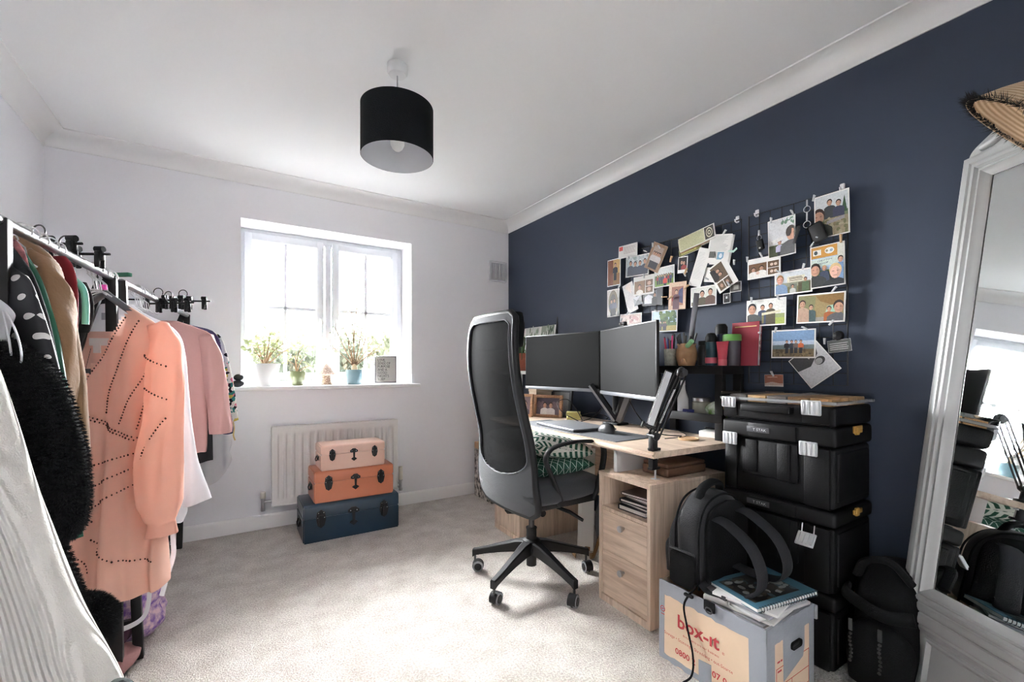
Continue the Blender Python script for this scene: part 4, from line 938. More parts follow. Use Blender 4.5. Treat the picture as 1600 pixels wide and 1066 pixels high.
# ------------------------------------------------------------------ wire grids and pinned photographs on the blue wall
def wall_M(Y, Z, X=2.09, rot=0):
    """local x to the right as seen facing the blue wall, local y up, local z out of the wall"""
    return Matrix(((0, 0, -1, X), (-1, 0, 0, Y), (0, 1, 0, Z), (0, 0, 0, 1))) @ Matrix.Rotation(rot, 4, 'Z')
gw = mat('grid_wire', (28, 28, 32), .45)
def wire_grid(label, Yc, Zc, w, h, nx, ny):
    t = thing('wire_grid', label, 'wire grid', M=wall_M(Yc, Zc, 2.105), world=False, group='wire grid panels')
    MB().tube([(-w/2, -h/2, 0), (w/2, -h/2, 0), (w/2, h/2, 0), (-w/2, h/2, 0)], .0032, 6, closed=True).build('rim_wire', gw, t)
    vm = None; hm = None
    for k in range(1, nx):
        x = -w/2+w*k/nx; o = MB().cyl((0, -h/2, .002), (0, h/2, .002), .0019, seg=6).build('wire', gw, t) if vm is None else None
        if o: vm = o.data
        else: o = bpy.data.objects.new('wire', vm); COL.objects.link(o); o.parent = t
        o.location.x = x
    for k in range(1, ny):
        y = -h/2+h*k/ny; o = MB().cyl((-w/2, 0, -.001), (w/2, 0, -.001), .0019, seg=6).build('wire', gw, t) if hm is None else None
        if o: hm = o.data
        else: o = bpy.data.objects.new('wire', hm); COL.objects.link(o); o.parent = t
        o.location.y = y
    return t
wire_grid('wide black wire grid crowded with photos above the monitors', 1.615, 1.61, .765, .40, 15, 8)
wire_grid('tall black wire grid of photos above the tool boxes', .993, 1.412, .405, .80, 8, 16)
hookm = mat('hook_white', (220, 220, 222), .35)
for i, (y, z, lab) in enumerate(((1.965, 1.815, 'small white adhesive hook at the far top corner of the wide grid'), (1.262, 1.815, 'small white adhesive hook at the near top corner of the wide grid'), (1.165, 1.817, 'small white adhesive hook at the far top corner of the tall grid'), (.815, 1.82, 'small white adhesive hook above the tallest photo of the tall grid'))):
    t = thing('wall_hook', lab, 'hook', M=wall_M(y, z, 2.124), world=False, group='white wall hooks')
    MB().boxb(-.009, .009, -.012, .022, 0, .006, .004, 3).build('plate', hookm, t)
    MB().tube([(0, -.004, .005), (0, -.010, .014), (0, -.008, .022), (0, .003, .025)], .004, 8).build('prong', hookm, t)
PHOTOS = []
def photo(label, Yc, Zc, w, h, rot, pr, lift=0, border=.006, name='photograph', cat='photo', pc=(232, 230, 226), curl=0, bb=None):
    X = 2.094-lift*.0028
    PHOTOS.append((Yc, Zc, w, h, label))
    t = thing(name, label, cat, M=wall_M(Yc, Zc, X, R(rot)), world=False, group='photos on the wire grids')
    def bend(x, y): return curl*(max(0, x/w+.1)**2)+abs(curl)*.1*(y/h)**2
    def sheet(s): return lambda u, v: (w*(u-.5), h*(v-.5), bend(w*(u-.5), h*(v-.5))+s)
    MB().grid(sheet(0), 9, 5).grid(sheet(-.0004), 9, 5).build('sheet', mat('paper_%d_%d_%d' % pc, pc, .6), t, ang=80)
    if pr:
        b0 = bb or (border, border, border, border)    # left, bottom, right, top margins
        def fn(u, v, l):
            x = -w/2+b0[0]+(w-b0[0]-b0[2])*u; y = -h/2+b0[1]+(h-b0[1]-b0[3])*v
            return (x, y, bend(x, y)+l)
        pr.build('picture', t, fn, base=.0009 if curl == 0 else .0016)
    return t
def outdoors(sky=(206, 212, 218), mid=(120, 130, 100), land=(128, 122, 92), hor=.45):
    p = Print().rect(0, 0, 1, 1, sky).rect(0, 0, 1, hor, mid).rect(0, 0, 1, hor*.6, land); return p
def blobs(p, n, x0, x1, y0, y1, r, cols, seed, asp=1.5):
    g = random.Random(seed)
    for _ in range(n): p.ell(g.uniform(x0, x1), g.uniform(y0, y1), r*g.uniform(.5, 1.2)/asp, r*g.uniform(.5, 1.2), g.choice(cols), 8)
    return p
KR = (196, 160, 128)
# --- wide grid
p = Print().rect(.02, .62, .22, .95, (206, 70, 60)).lines(.28, .92, (.8, .68, .56, .44, .32), (170, 150, 150), .03, .2)
photo('white card with a red stamp at the far top of the wide grid', 1.955, 1.814, .156, .080, -2, p, 1, .003, 'note_card', 'card')
p = Print().rect(0, 0, 1, 1, (150, 106, 62)).rect(0, .0, .45, 1, (128, 72, 42)).rect(.45, .45, 1, 1, (196, 158, 96)).person(.62, .78, .075, .66, (44, 40, 52), full=True)
photo('portrait photo of a person in a dark suit, far edge of the wide grid', 2.077, 1.701, .118, .174, -1, p)
p = Print().rect(0, 0, 1, 1, (176, 186, 190)); blobs(p, 25, 0, 1, .6, 1, .1, [(150, 164, 160), (200, 206, 206)], 1)
for x in (.2, .42, .64, .86): p.person(x, .62+.04*math.sin(x*9), .12, 1.5, (56, 62, 80))
photo('photo of four people in suits on the wide grid', 1.88, 1.707, .182, .126, -3, p, 1)
p = Print().rect(0, 0, 1, 1, (150, 120, 96)).rect(.16, .10, .84, .90, (168, 150, 138))
for x in (.3, .45, .6, .72): p.person(x, .62, .07, .72, (196, 190, 190), full=True)
photo('tilted kraft-mounted wedding photo at the top of the wide grid', 1.734, 1.727, .112, .155, -29, p, 3, .002, pc=KR)
p = outdoors((214, 216, 214), (96, 116, 74), (116, 146, 70), .6)
for x in (.15, .27, .38, .5, .62, .75, .86): p.person(x, .58, .06, 1.4, ((60, 60, 70), (150, 60, 60), (70, 80, 100))[int(x*10) % 3], full=True)
p.person(.56, .5, .09, 1.4, (206, 60, 50), full=True)
photo('photo of a group on grass with one red coat, on the wide grid', 1.677, 1.605, .140, .115, 0, p, 2)
p = Print().rect(0, 0, 1, 1, (196, 192, 186)).ell(.5, .5, .42, .5, (120, 104, 84), 20).ell(.5, .45, .3, .4, (92, 84, 76), 18).person(.36, .56, .07, .6, (60, 62, 84), full=True).person(.62, .58, .07, .6, (70, 72, 92), full=True)
photo('arched doorway photo of two people at the far bottom corner', 2.083, 1.504, .109, .178, 0, p)
p = Print().rect(.02, .06, .58, .94, (128, 96, 66)).rect(.62, .52, .98, .94, (110, 84, 64)).rect(.62, .06, .98, .48, (120, 92, 70)).person(.3, .5, .17, 1.6, (232, 226, 220)).ell(.8, .7, .1, .14, (196, 160, 140)).ell(.8, .28, .1, .14, (196, 160, 140))
photo('white three-picture collage card near the middle of the wide grid', 1.825, 1.578, .157, .115, -1, p, 3, bb=(.006, .006, .006, .024))
photo('crumpled white sheet hanging askew at the bottom of the wide grid', 1.935, 1.52, .085, .185, 16, Print().rect(0, 0, 1, 1, (222, 216, 214)).poly([(0, .3), (.6, .8), (1, .5), (.4, 0)], (206, 200, 200)).poly([(.2, .9), (.8, 1), (.7, .6)], (232, 214, 206)), 1, .001, 'paper_sheet', 'paper')
photo('folded silver foil wrapper on the wide grid', 1.871, 1.492, .067, .055, 10, Print().rect(0, 0, 1, 1, (172, 174, 178)).poly([(0, 0), (.5, .6), (1, .2), (1, 0)], (120, 122, 126)).poly([(0, 1), (.4, .5), (.9, 1)], (214, 214, 218)), 2, .001, 'foil_wrapper', 'wrapper')
p = Print().rect(0, 0, 1, 1, (62, 62, 66)).rect(.1, .1, .72, .8, (120, 122, 126)).poly([(.1, .1), (.66, .1), (.5, .5), (.3, .6), (.1, .45)], (214, 214, 220)).person(.62, .55, .1, 1.3, (40, 40, 44))
photo('dark grey card with a snowy picture on the wide grid', 1.763, 1.506, .147, .112, -3, p, 1, .001, 'picture_card', 'card')
p = Print().rect(0, 0, 1, 1, (206, 176, 150)).rect(.16, .14, .86, .84, (150, 100, 84)).poly([(.2, .3), (.55, .4), (.5, .55), (.2, .48)], (150, 46, 50)).poly([(.5, .3), (.85, .2), (.82, .8), (.6, .7)], (60, 60, 100)).person(.45, .64, .08, .74, (96, 60, 70))
photo('kraft-mounted photo with a flag at the bottom of the wide grid', 1.587, 1.483, .113, .152, -3, p, 3, .002, pc=KR)
p = Print().rect(0, 0, 1, 1, (216, 190, 184)); blobs(p, 12, .1, .9, .2, .8, .2, [(196, 150, 146), (232, 216, 210), (150, 110, 110)], 6, 2.4)
photo('pale pink photo strip hanging below the wide grid', 1.932, 1.384, .177, .073, -2, p, 1)
p = outdoors((186, 206, 220), (78, 106, 58), (176, 160, 96), .42); blobs(p, 40, .35, .95, .4, .95, .13, [(52, 80, 44), (74, 104, 56), (96, 122, 66)], 7); 
for x in (.3, .38, .5, .57): p.person(x, .42, .05, 1.45, (70, 66, 70), full=True)
photo('photo of walkers on a path by a big tree, below the wide grid', 1.678, 1.352, .180, .124, -2, p, 2)
p = Print().rect(0, 0, 1, 1, (52, 44, 44)).person(.38, .6, .16, .85, (34, 34, 40)).person(.66, .55, .16, .85, (150, 60, 60), (40, 30, 30))
photo('small instant photo with a wide white lower edge on the wide grid', 1.554, 1.649, .062, .090, -4, p, 2, bb=(.005, .018, .005, .006))
# folded map / newspaper bundle
t = photo('folded printed map bundle pinned along the top of the wide grid', 1.462, 1.770, .218, .074, 9, Print().rect(0, 0, .72, 1, (206, 204, 168)).lines(.04, .68, [k*.055+.06 for k in range(16)], (170, 172, 130), .015, .12).rect(.74, .05, .98, .95, (70, 66, 60)).ell(.86, .5, .09, .38, (206, 200, 176)).ell(.86, .5, .07, .28, (80, 74, 66)).ell(.86, .5, .045, .18, (200, 196, 172)).ell(.86, .5, .02, .08, (80, 74, 66)), 6, .002, 'folded_map', 'map')
for k in range(4): MB().boxb(-.108-.004*k, .104-.006*k, -.040-.003*k, .030, -.003*(k+1), -.003*(k+1)+.0012).build('page', mat('page_%d' % k, ((210, 206, 190), (150, 96, 70), (196, 190, 176), (120, 116, 104))[k], .8), t)
photo('olive and yellow magazine edge tucked under the map bundle', 1.507, 1.720, .137, .036, 9, Print().rect(0, 0, 1, 1, (128, 126, 70)).rect(.1, .2, .8, .7, (196, 190, 110)).lines(.12, .7, (.3, .45, .6), (80, 80, 50), .06), 3, .001, 'magazine', 'magazine')
p = Print().lines(.06, .94, [k*.045+.4 for k in range(13)], (176, 174, 172), .012, .3).rect(.1, .12, .38, .36, (96, 96, 92)).rect(.5, .06, .8, .34, (120, 160, 186)).ell(.66, .2, .08, .09, (212, 220, 226))
t = photo('bundle of printed letters with a blue stamp on the wide grid', 1.335, 1.690, .120, .135, -12, p, 5, .002, 'letter_bundle', 'papers')
for k in range(3): MB().boxb(-.056+.006*k, .062+.004*k, -.07-.006*k, .064, -.0025*(k+1), -.0025*(k+1)+.0008).build('page', card_white, t)
photo('long white receipt hanging diagonally on the wide grid', 1.445, 1.612, .075, .200, -20, Print().lines(.1, .85, [k*.04+.2 for k in range(18)], (206, 204, 202), .008, .3).poly([(0, 0), (.35, 0), (0, .12)], (196, 194, 192)), 4, .002, 'receipt', 'receipt')
p = Print().rect(.02, .08, .62, .98, (98, 80, 62)).rect(.66, .54, .98, .98, (92, 76, 60)).rect(.66, .08, .98, .5, (104, 84, 64)).person(.26, .5, .13, 1.5, (30, 28, 30)).person(.42, .56, .13, 1.5, (40, 36, 38)).ell(.82, .74, .08, .1, (180, 140, 120)).ell(.82, .3, .08, .1, (180, 140, 120))
photo('diagonally hung three-picture collage card on the wide grid', 1.315, 1.548, .150, .110, -62, p, 6, bb=(.006, .006, .006, .026))
p = Print().rect(0, 0, 1, 1, (214, 214, 206)).rect(0, 0, 1, .2, (130, 120, 96)).person(.46, .62, .17, 1.45, (84, 76, 60)).person(.8, .68, .17, 1.45, (96, 70, 62))
photo('photo of two people outdoors at the bottom of the wide grid', 1.427, 1.459, .150, .104, -1, p, 3)
photo('tiny black and white photo at the near bottom of the wide grid', 1.300, 1.432, .038, .050, 1, Print().rect(0, 0, 1, 1, (60, 60, 62)).person(.5, .6, .16, .75, (30, 30, 32), skin=(190, 190, 190)), 1, .003)
photo('small dark photo peeping out under the diagonal collage', 1.254, 1.482, .058, .050, 0, Print().rect(0, 0, 1, 1, (84, 80, 76)).rect(.3, .2, .8, .7, (150, 146, 140)), 1, .003)
photo('blank white sheet behind the long receipt', 1.392, 1.565, .06, .075, -12, None, 2, name='paper_sheet', cat='paper')
tag(MB().tube([wall_M(1.262, 1.66, 2.085) @ Vector(q) for q in ((-.05, -.01, 0), (-.02, .004, .004), (.0, -.004, 0), (.02, .008, .003))], .006, 6, flat=.3).build('ribbon', mat('mint_ribbon', (186, 214, 206), .6)), 'pale mint ribbon beside the letters on the wide grid', 'ribbon')
# --- tall grid
p = outdoors((206, 210, 212), (110, 124, 92), (134, 126, 98), .55); p.poly([(.8, .5), (.98, .5), (.9, .9)], (50, 84, 56)); p.person(.45, .80, .07, .7, (60, 64, 66)).person(.72, .74, .07, .7, (60, 62, 84)); p.rect(.28, .0, 1, .42, (150, 138, 112)); blobs(p, 40, .25, 1, 0, .4, .05, [(128, 118, 86), (166, 156, 128), (112, 112, 78)], 3, .7); p.poly([(.35, .28), (.9, .34), (.9, .42), (.36, .36)], (150, 146, 148)); p.person(.1, .5, .17, .7, (50, 52, 46), (60, 40, 34))
photo('large photo of three people outdoors at the top near corner', .84, 1.715, .127, .180, 1, p, 3, .005)
p = outdoors((214, 214, 216), (110, 140, 84), (106, 112, 80), .6); blobs(p, 18, .5, 1, .82, 1, .05, [(110, 140, 120), (214, 216, 218)], 5, .7); p.rect(.03, .0, .4, .3, (72, 78, 56)).person(.42, .36, .06, .7, (186, 180, 206), full=True).poly([(.05, .34), (.55, .42), (.55, .52), (.05, .44)], (226, 224, 222)).text('RUXTON', .11, .368, .075, .7, (60, 60, 64), .95, .1).person(.88, .54, .17, .7, (96, 96, 98))
photo('curling photo with a village sign and a face on the tall grid', 1.036, 1.671, .122, .173, 1, p, 2, .005, curl=.02)
p = Print().rect(.02, .05, .6, .95, (110, 82, 58)).rect(.64, .52, .98, .95, (104, 80, 60)).rect(.64, .05, .98, .48, (112, 86, 64)).person(.18, .55, .14, 1.6, (232, 228, 222)).person(.44, .6, .14, 1.6, (232, 228, 222)).ell(.32, .3, .06, .12, (220, 190, 170)).ell(.76, .72, .05, .1, (220, 196, 180)).ell(.88, .72, .05, .1, (220, 196, 180)).ell(.76, .26, .05, .1, (220, 196, 180)).ell(.88, .26, .05, .1, (220, 196, 180))
photo('white collage card of people in white shirts on the tall grid', 1.119, 1.552, .152, .096, 0, p, 1, bb=(.004, .006, .004, .022))
p = outdoors((212, 216, 220), (150, 150, 130), (120, 116, 82), .5).rect(.34, .5, .84, .78, (222, 218, 196)).lines(.4, .8, (.56, .64, .7), (110, 100, 90), .03, .1).rect(.66, 0, 1, .45, (90, 84, 64)).rect(.42, .0, .62, .42, (120, 126, 112)).person(.5, .3, .08, 1.6, (196, 196, 190)).person(.86, .55, .09, 1.6, (90, 110, 80)).person(.13, .66, .2, 1.6, (130, 154, 186), (150, 110, 70), (220, 166, 146))
photo('photo of a smiling person in pale blue on the tall grid', .990, 1.462, .155, .105, 0, p, 2)
p = outdoors((176, 200, 224), (110, 130, 90), (70, 76, 66), .4).rect(0, .72, .82, 1, (196, 144, 70)).rect(.82, .6, 1, 1, (206, 208, 198)).rect(.06, .79, .32, .93, (226, 226, 220)).ell(.15, .86, .06, .05, (70, 84, 90)).ell(.58, .87, .15, .08, (226, 228, 226)).ell(.5, .87, .04, .03, (150, 140, 110)).ell(.64, .87, .05, .035, (150, 170, 190)).rect(0, .5, .85, .70, (206, 220, 212)).text('CHEWTON', .19, .62, .06, .7, (70, 90, 110), 1.05, .05).text('MENDIP', .22, .55, .06, .7, (70, 90, 110), 1.05, .05)
p.person(.42, .44, .06, .7, (70, 80, 100), (190, 150, 110)).person(.92, .6, .07, .7, (120, 150, 190)).person(.13, .42, .14, .7, (64, 66, 66)).person(.76, .32, .16, .7, (54, 56, 60), (206, 176, 130), (226, 180, 160))
photo('photo of smiling people under an orange village sign on the tall grid', .854, 1.508, .127, .176, 1, p, 4, .005)
p = outdoors((226, 226, 222), (150, 160, 110), (166, 178, 92), .42).person(.42, .70, .1, 1.42, (64, 74, 98)).person(.64, .74, .1, 1.42, (84, 78, 62)).rect(.4, .05, .46, .5, (120, 118, 84)).poly([(.4, .38), (.9, .46), (.9, .56), (.4, .48)], (214, 208, 180)).person(.13, .66, .2, 1.42, (80, 84, 84), (40, 40, 46))
photo('photo of three people holding a wooden sign on the tall grid', 1.108, 1.341, .180, .124, -1, p, 2)
p = Print().rect(0, 0, 1, 1, (150, 132, 92)).poly([(0, 0), (.36, 0), (.4, .95), (0, 1)], (128, 128, 92)).poly([(.4, .95), (1, 1), (1, .6), (.75, .6), (.5, .75)], (134, 104, 60)).poly([(.62, .3), (.85, .34), (.8, .6), (.66, .56)], (150, 190, 170)).rect(.1, 0, .8, .16, (150, 146, 140)); p.person(.3, .54, .09, 1.45, (70, 90, 92)).person(.7, .44, .09, 1.45, (166, 96, 56)).person(.1, .68, .13, 1.45, (180, 150, 130), (70, 50, 44)).person(.9, .5, .2, 1.45, (90, 92, 96))
photo('photo of people crouching inside a timber shed on the tall grid', .883, 1.336, .182, .124, -2, p, 2)
p = Print().rect(0, 0, 1, 1, (176, 190, 206)).rect(0, .62, 1, 1, (120, 150, 186)).rect(0, 0, 1, .42, (120, 104, 76)).rect(0, .3, 1, .46, (110, 124, 124)); blobs(p, 30, 0, 1, 0, .3, .06, [(96, 82, 60), (142, 124, 92)], 9)
for x, c in ((.36, (40, 36, 44)), (.48, (56, 66, 76)), (.58, (110, 96, 92)), (.7, (196, 100, 60))): p.person(x, .58, .055, 1.45, c, full=True)
photo('photo of four hikers on a hilltop low on the tall grid', .989, 1.190, .182, .126, -1, p, 3)
p = Print().rect(0, 0, 1, 1, (206, 206, 208)).poly([(0, 0), (.42, 0), (.5, .4), (.3, .8), (0, .95)], (72, 74, 76)).ell(.5, .72, .12, .16, (60, 60, 62)).ell(.5, .68, .09, .12, (170, 168, 168)).poly([(.1, .45), (.3, .5), (.25, .6), (.1, .55)], (206, 206, 208))
photo('black and white photo hung on its corner at the bottom of the tall grid', .907, 1.098, .150, .142, -52, p, 2, .004)
p = Print().rect(0, 0, 1, 1, (96, 98, 96)).lines(.08, .92, (.2, .36, .52, .7), (206, 206, 204), .05, .2)
photo('small grey printed card at the near bottom edge of the tall grid', .812, 1.174, .082, .050, 6, p, 3, .001, 'printed_card', 'card')
p = Print().rect(0, 0, 1, 1, (150, 92, 70)).rect(0, 0, 1, .25, (214, 206, 200)).poly([(0, .25), (.4, .4), (1, .2), (1, .1), (0, .1)], (196, 170, 156)).lines(.15, .7, (.78,), (214, 180, 160), .06)
photo('small brown and white card at the very bottom of the tall grid', 1.071, 1.026, .083, .054, 1, p, 2, .001, 'printed_card', 'card')
# pegs
peg = None; pegm = mat('clear_peg', (214, 216, 218), .2, alpha=.8); wpm = mat('wooden_peg', (190, 156, 118), .7)
PEG = [(1.745, 1.80), (1.70, 1.778), (1.93, 1.762), (1.80, 1.775), (2.01, 1.60), (1.81, 1.63), (1.53, 1.59), (2.02, 1.43), (1.40, 1.545), (1.30, 1.76), (1.25, 1.60), (1.28, 1.50), (1.99, 1.385), (1.72, 1.412), (1.94, 1.42),
       (1.075, 1.755), (.985, 1.765), (.90, 1.80), (.88, 1.627), (.905, 1.605), (1.185, 1.60), (1.12, 1.608), (.94, 1.52), (1.04, 1.515), (.825, 1.405), (1.165, 1.405), (1.045, 1.402), (1.055, 1.255), (.935, 1.255), (.835, 1.27), (.86, 1.195), (1.07, 1.058)]
for k, (y, z) in enumerate(PEG):
    M = wall_M(y, z, 2.072, R((0, 25, -15, 60, -40)[k % 5]))
    if peg is None:
        peg = thing('photo_peg', 'small clear plastic peg holding a photo on a wire grid', 'peg', M=M, world=False, group='clear pegs on the wire grids')
        for s_ in (-1, 1): MB().boxb(-.003, .003, -.013, .013, s_*.0035-.0012, s_*.0035+.0012, .0006, M=Matrix.Rotation(R(s_*7), 4, 'X')).build('jaw', pegm, peg)
        MB().cyl((-.004, .002, 0), (.004, .002, 0), .0026, seg=8).build('spring', steel, peg)
    else: peg_k = dup(peg, M)
    # which photo the peg sits on, and at which of its sides
    y_, z_2, w2, h2, lab2 = min(PHOTOS, key=lambda q: max(abs(y-q[0])/q[2], abs(z-q[1])/q[3]))
    for cut in (' on ', ' at ', ' by ', ' near ', ' low ', ' in the ', ' below ', ' pinned ', ' hanging ', ' along ', ' with a wide'): lab2 = lab2.split(cut)[0]
    lab2 = ' '.join(lab2.split()[:7])
    (peg if k == 0 else peg_k)['label'] = 'clear peg at the %s %s of the %s' % ('upper' if z > z_2 else 'lower', 'far side' if y > y_ else 'near side', lab2)
wp0 = None
for k, (y, z, a, lab) in enumerate(((1.52, 1.605, -25, 'wooden peg at the top of the kraft flag photo'), (1.615, 1.69, -20, 'wooden peg at the foot of the tilted kraft wedding photo'), (1.62, 1.475, -65, 'wooden peg at the far edge of the kraft flag photo'), (1.515, 1.52, -60, 'wooden peg at the near edge of the kraft flag photo'), (.80, 1.605, 0, 'wooden peg above the orange village sign photo'), (1.66, 1.485, 85, 'wooden peg lying along the dark grey card on the wide grid'))):
    M = wall_M(y, z, 2.068, R(a))
    if wp0 is None:
        wp0 = thing('wooden_peg', 'small wooden clothes peg clipped on a wire grid', 'peg', M=M, world=False, group='wooden pegs on the wire grids')
        for s_ in (-1, 1): MB().boxb(-.0035, .0035, -.017, .017, s_*.0035-.0015, s_*.0035+.0015, .0006, M=Matrix.Rotation(R(s_*6), 4, 'X')).build('jaw', wpm, wp0)
    else: dup(wp0, M, lab)
    if k == 0: wp0['label'] = lab
# keys and trinkets hanging from the tall grid
t = thing('car_key', 'black car key fob hanging on a clip at the far side of the tall grid', 'key', M=wall_M(1.13, 1.68, 2.075), world=False)
MB().boxb(-.016, .016, -.05, -.0, -.006, .006, .005, 3, M=Matrix.Rotation(R(12), 4, 'Z')).build('fob', black_plastic, t)
MB().tube([(.01*math.cos(a), .010+.012*math.sin(a), 0) for a in [k*math.pi/6 for k in range(12)]], .0014, 5, closed=True).boxb(-.004, .004, .02, .045, -.004, .004, .001).build('clip', steel, t)
MB().boxb(.002, .010, -.043, -.036, .0058, .0068, .001).build('emblem', steel, t)
t = thing('keyring', 'bunch of keys with a black leather fob hanging from the tall grid', 'keys', M=wall_M(.925, 1.70, 2.07), world=False)
MB().tube([(.013*math.cos(a), .06+.013*math.sin(a), 0) for a in [k*math.pi/8 for k in range(16)]], .0016, 5, closed=True).tube([(.014*math.cos(a), -.005+.014*math.sin(a), 0) for a in [k*math.pi/8 for k in range(16)]], .0018, 5, closed=True).boxb(-.003, .003, .01, .047, -.002, .002, .001).boxb(-.003, .003, .073, .1, -.002, .002, .001).build('chain', steel, t)
MB().boxb(-.006, .05, -.10, -.018, -.003, .003, .008, 3, M=Matrix.Rotation(R(18), 4, 'Z')).build('leather_fob', mat('black_leather', (24, 23, 24), .55, bump=.3, bscale=200), t)
MB().boxb(-.036, -.022, -.085, -.012, -.0015, .0015, .001, M=Matrix.Rotation(R(-16), 4, 'Z')).build('key_blade', dark_steel, t)
t = thing('tagged_cord', 'green tag hanging on a twisted cord at the far side of the tall grid', 'tag', M=wall_M(1.133, 1.22, 2.085), world=False)
MB().tube(smoothpts([(0, .03, 0), (.006, .0, .002), (-.003, -.03, 0), (.003, -.055, .001)], 6), .002, 6).tube(smoothpts([(0, .03, 0), (-.006, .0, .002), (.004, -.03, 0), (-.002, -.055, .001)], 6), .002, 6).build('cord', mat('cord_beige', (176, 160, 150), .8), t)
MB().sph((0, .028, .002), .008, 2).build('bead', steel, t)
MB().boxb(-.008, .008, -.105, -.05, -.002, .002, .003, 2, M=Matrix.Rotation(R(-6), 4, 'Z')).build('tag', mat('green_tag', (40, 130, 96), .5), t)
tag(MB().lathe([(.0005, .0), (.018, .001), (.021, .008), (.016, .02), (.0005, .024)], (0, 0, 0), 24).build('magnet_knob', black_plastic), 'round black magnet knob on the near edge of the tall grid', 'knob').matrix_world = wall_M(.818, 1.215, 2.10)
# ------------------------------------------------------------------ stacked tool boxes
tb = mat('toolbox_black', (15, 15, 17), .5, spec=.22, bump=.25, bscale=350)
tb2 = mat('toolbox_black_smooth', (17, 17, 19), .45, spec=.25)
latch_m = mat('silver_latch', (206, 208, 210), .3, metal=.3)
yel = mat('amber_clip', (176, 132, 60), .5)
badge_m = mat('badge_dark', (70, 70, 74), .35)
TX0, TX1, TY0, TY1 = 1.785, 2.105, .705, 1.135
def latch(t, y, z, w=.062, h=.052, drop=0):
    l = MB()
    if not drop:
        l.boxb(TX0-.014, TX0-.004, y-w/2, y+w/2, z-h/2, z+h/2, .004)
        for k in range(4): yy = y-w/2+w*(k+.5)/4; l.boxb(TX0-.019, TX0-.012, yy-w*.07, yy+w*.07, z-h/2+.004, z+h/2-.004, .002)
    else:
        M = TR((TX0-.012, y, z), 0, 0, R(38)); l.boxb(-.004, .004, -w/2, w/2, -h, 0, .003, M=M)
        for k in range(4): yy = -w/2+w*(k+.5)/4; l.boxb(-.009, -.003, yy-w*.07, yy+w*.07, -h+.006, -.004, .002, M=M)
        l.tube([(TX0-.006, y-.02, z+.03), (TX0-.012, y-.02, z)], .002, 6).tube([(TX0-.006, y+.02, z+.03), (TX0-.012, y+.02, z)], .002, 6)
    l.build('latch', latch_m, t)
def badge(t, y, z):
    b = MB().boxb(TX0-.0065, TX0-.004, y-.045, y+.045, z-.011, z+.011, .001).build('badge', badge_m, t)
    vs, fs = text_geo('T STAK', .015, 1.1); M = wall_M(y+.02, z-.005, TX0-.0072)
    MB().add([M @ Vector((x, q, 0)) for x, q in vs], fs).build('badge_lettering', mat('badge_white', (206, 206, 208), .5), b, smooth=False)
def toolbox(label, z0, h, lid, opened=False, seen_badge=True):
    t = thing('tool_box', label, 'tool box', ((TX0+TX1)/2, (TY0+TY1)/2, z0), group='stacked black tool boxes')
    zl = z0+h-lid
    bd = MB(); bd.boxb(TX0+.008, TX1-.008, TY0+.008, TY1-.008, z0+.004, zl-.002, .014, 3)
    bd.boxb(TX0-.002, TX0+.03, TY1-.07, TY1-.018, z0+.006, zl-.004, .006).boxb(TX0-.002, TX0+.03, TY0+.02, TY0+.105, z0+.006, zl-.004, .006)
    bd.boxb(TX0+.002, TX0+.02, TY0+.125, TY1-.09, z0+.075, zl-.004, .006).boxb(TX0-.002, TX0+.014, TY1-.155, TY1-.105, z0+.09, zl-.004, .005).boxb(TX0-.002, TX0+.014, TY0+.15, TY0+.20, z0+.075, zl-.004, .005)
    bd.boxb(TX0+.03, TX1-.03, TY0+.002, TY0+.02, z0+.03, zl-.02, .006)
    bd.build('body', tb, t, ang=30)
    ld = MB(); ld.boxb(TX0+.002, TX1-.002, TY0+.002, TY1-.002, zl, z0+h-.004, .013, 3).boxb(TX0-.004, TX0+.02, TY0+.13, TY1-.12, zl+.008, z0+h-.010, .004).boxb(TX0+.03, TX1-.03, TY0+.03, TY1-.03, z0+h-.006, z0+h, .002)
    ld.build('lid', tb2, t, ang=30)
    if seen_badge: badge(t, (TY0+TY1)/2+.055, zl+lid*.52)
    latch(t, TY1-.045, zl-.008); latch(t, TY0+.085, zl-.008 if not opened else zl-.03, drop=opened)
    MB().boxb(TX0+.14, TX0+.21, TY0-.004, TY0+.003, z0+h-.030, z0+h-.012, .003).boxb(TX0+.155, TX0+.18, TY0-.006, TY0+.003, z0+h-.036, z0+h-.006, .002).build('side_clip', yel, t)
    return t
toolbox('black tool box standing on the floor, bottom of the stack', 0, .275, .06, seen_badge=False)
toolbox('black tool box behind the rucksack with one latch hanging open', .2755, .299, .06, True)
toolbox('deep black tool box with two silver latches under the clear-lidded organiser', .575, .298, .075)
t = thing('parts_organiser', 'clear-lidded black parts organiser on top of the tool box stack', 'organiser', (1.94, .92, .8735), group='stacked black tool boxes')
z0 = .8735
bd = MB().boxb(TX0+.004, TX1-.004, TY0+.004, TY1-.004, z0, z0+.072, .012, 3).boxb(TX0-.002, TX0+.02, TY1-.07, TY1-.018, z0+.008, z0+.07, .005).boxb(TX0-.002, TX0+.02, TY0+.02, TY0+.11, z0+.008, z0+.07, .005).build('body', tb, t, ang=30)
MB().boxb(TX0-.03, TX0-.012, TY0+.14, TY1-.10, z0+.036, z0+.066, .006, 3).boxb(TX0-.026, TX0+.008, TY0+.14, TY0+.165, z0+.038, z0+.062, .004).boxb(TX0-.026, TX0+.008, TY1-.125, TY1-.10, z0+.038, z0+.062, .004).build('handle', tb2, t)
rg = random.Random(12)
cells = [(TX0+.02+.07*i, TX0+.085+.07*i, TY0+.02+.078*j, TY0+.092+.078*j) for i in range(4) for j in range(5)]
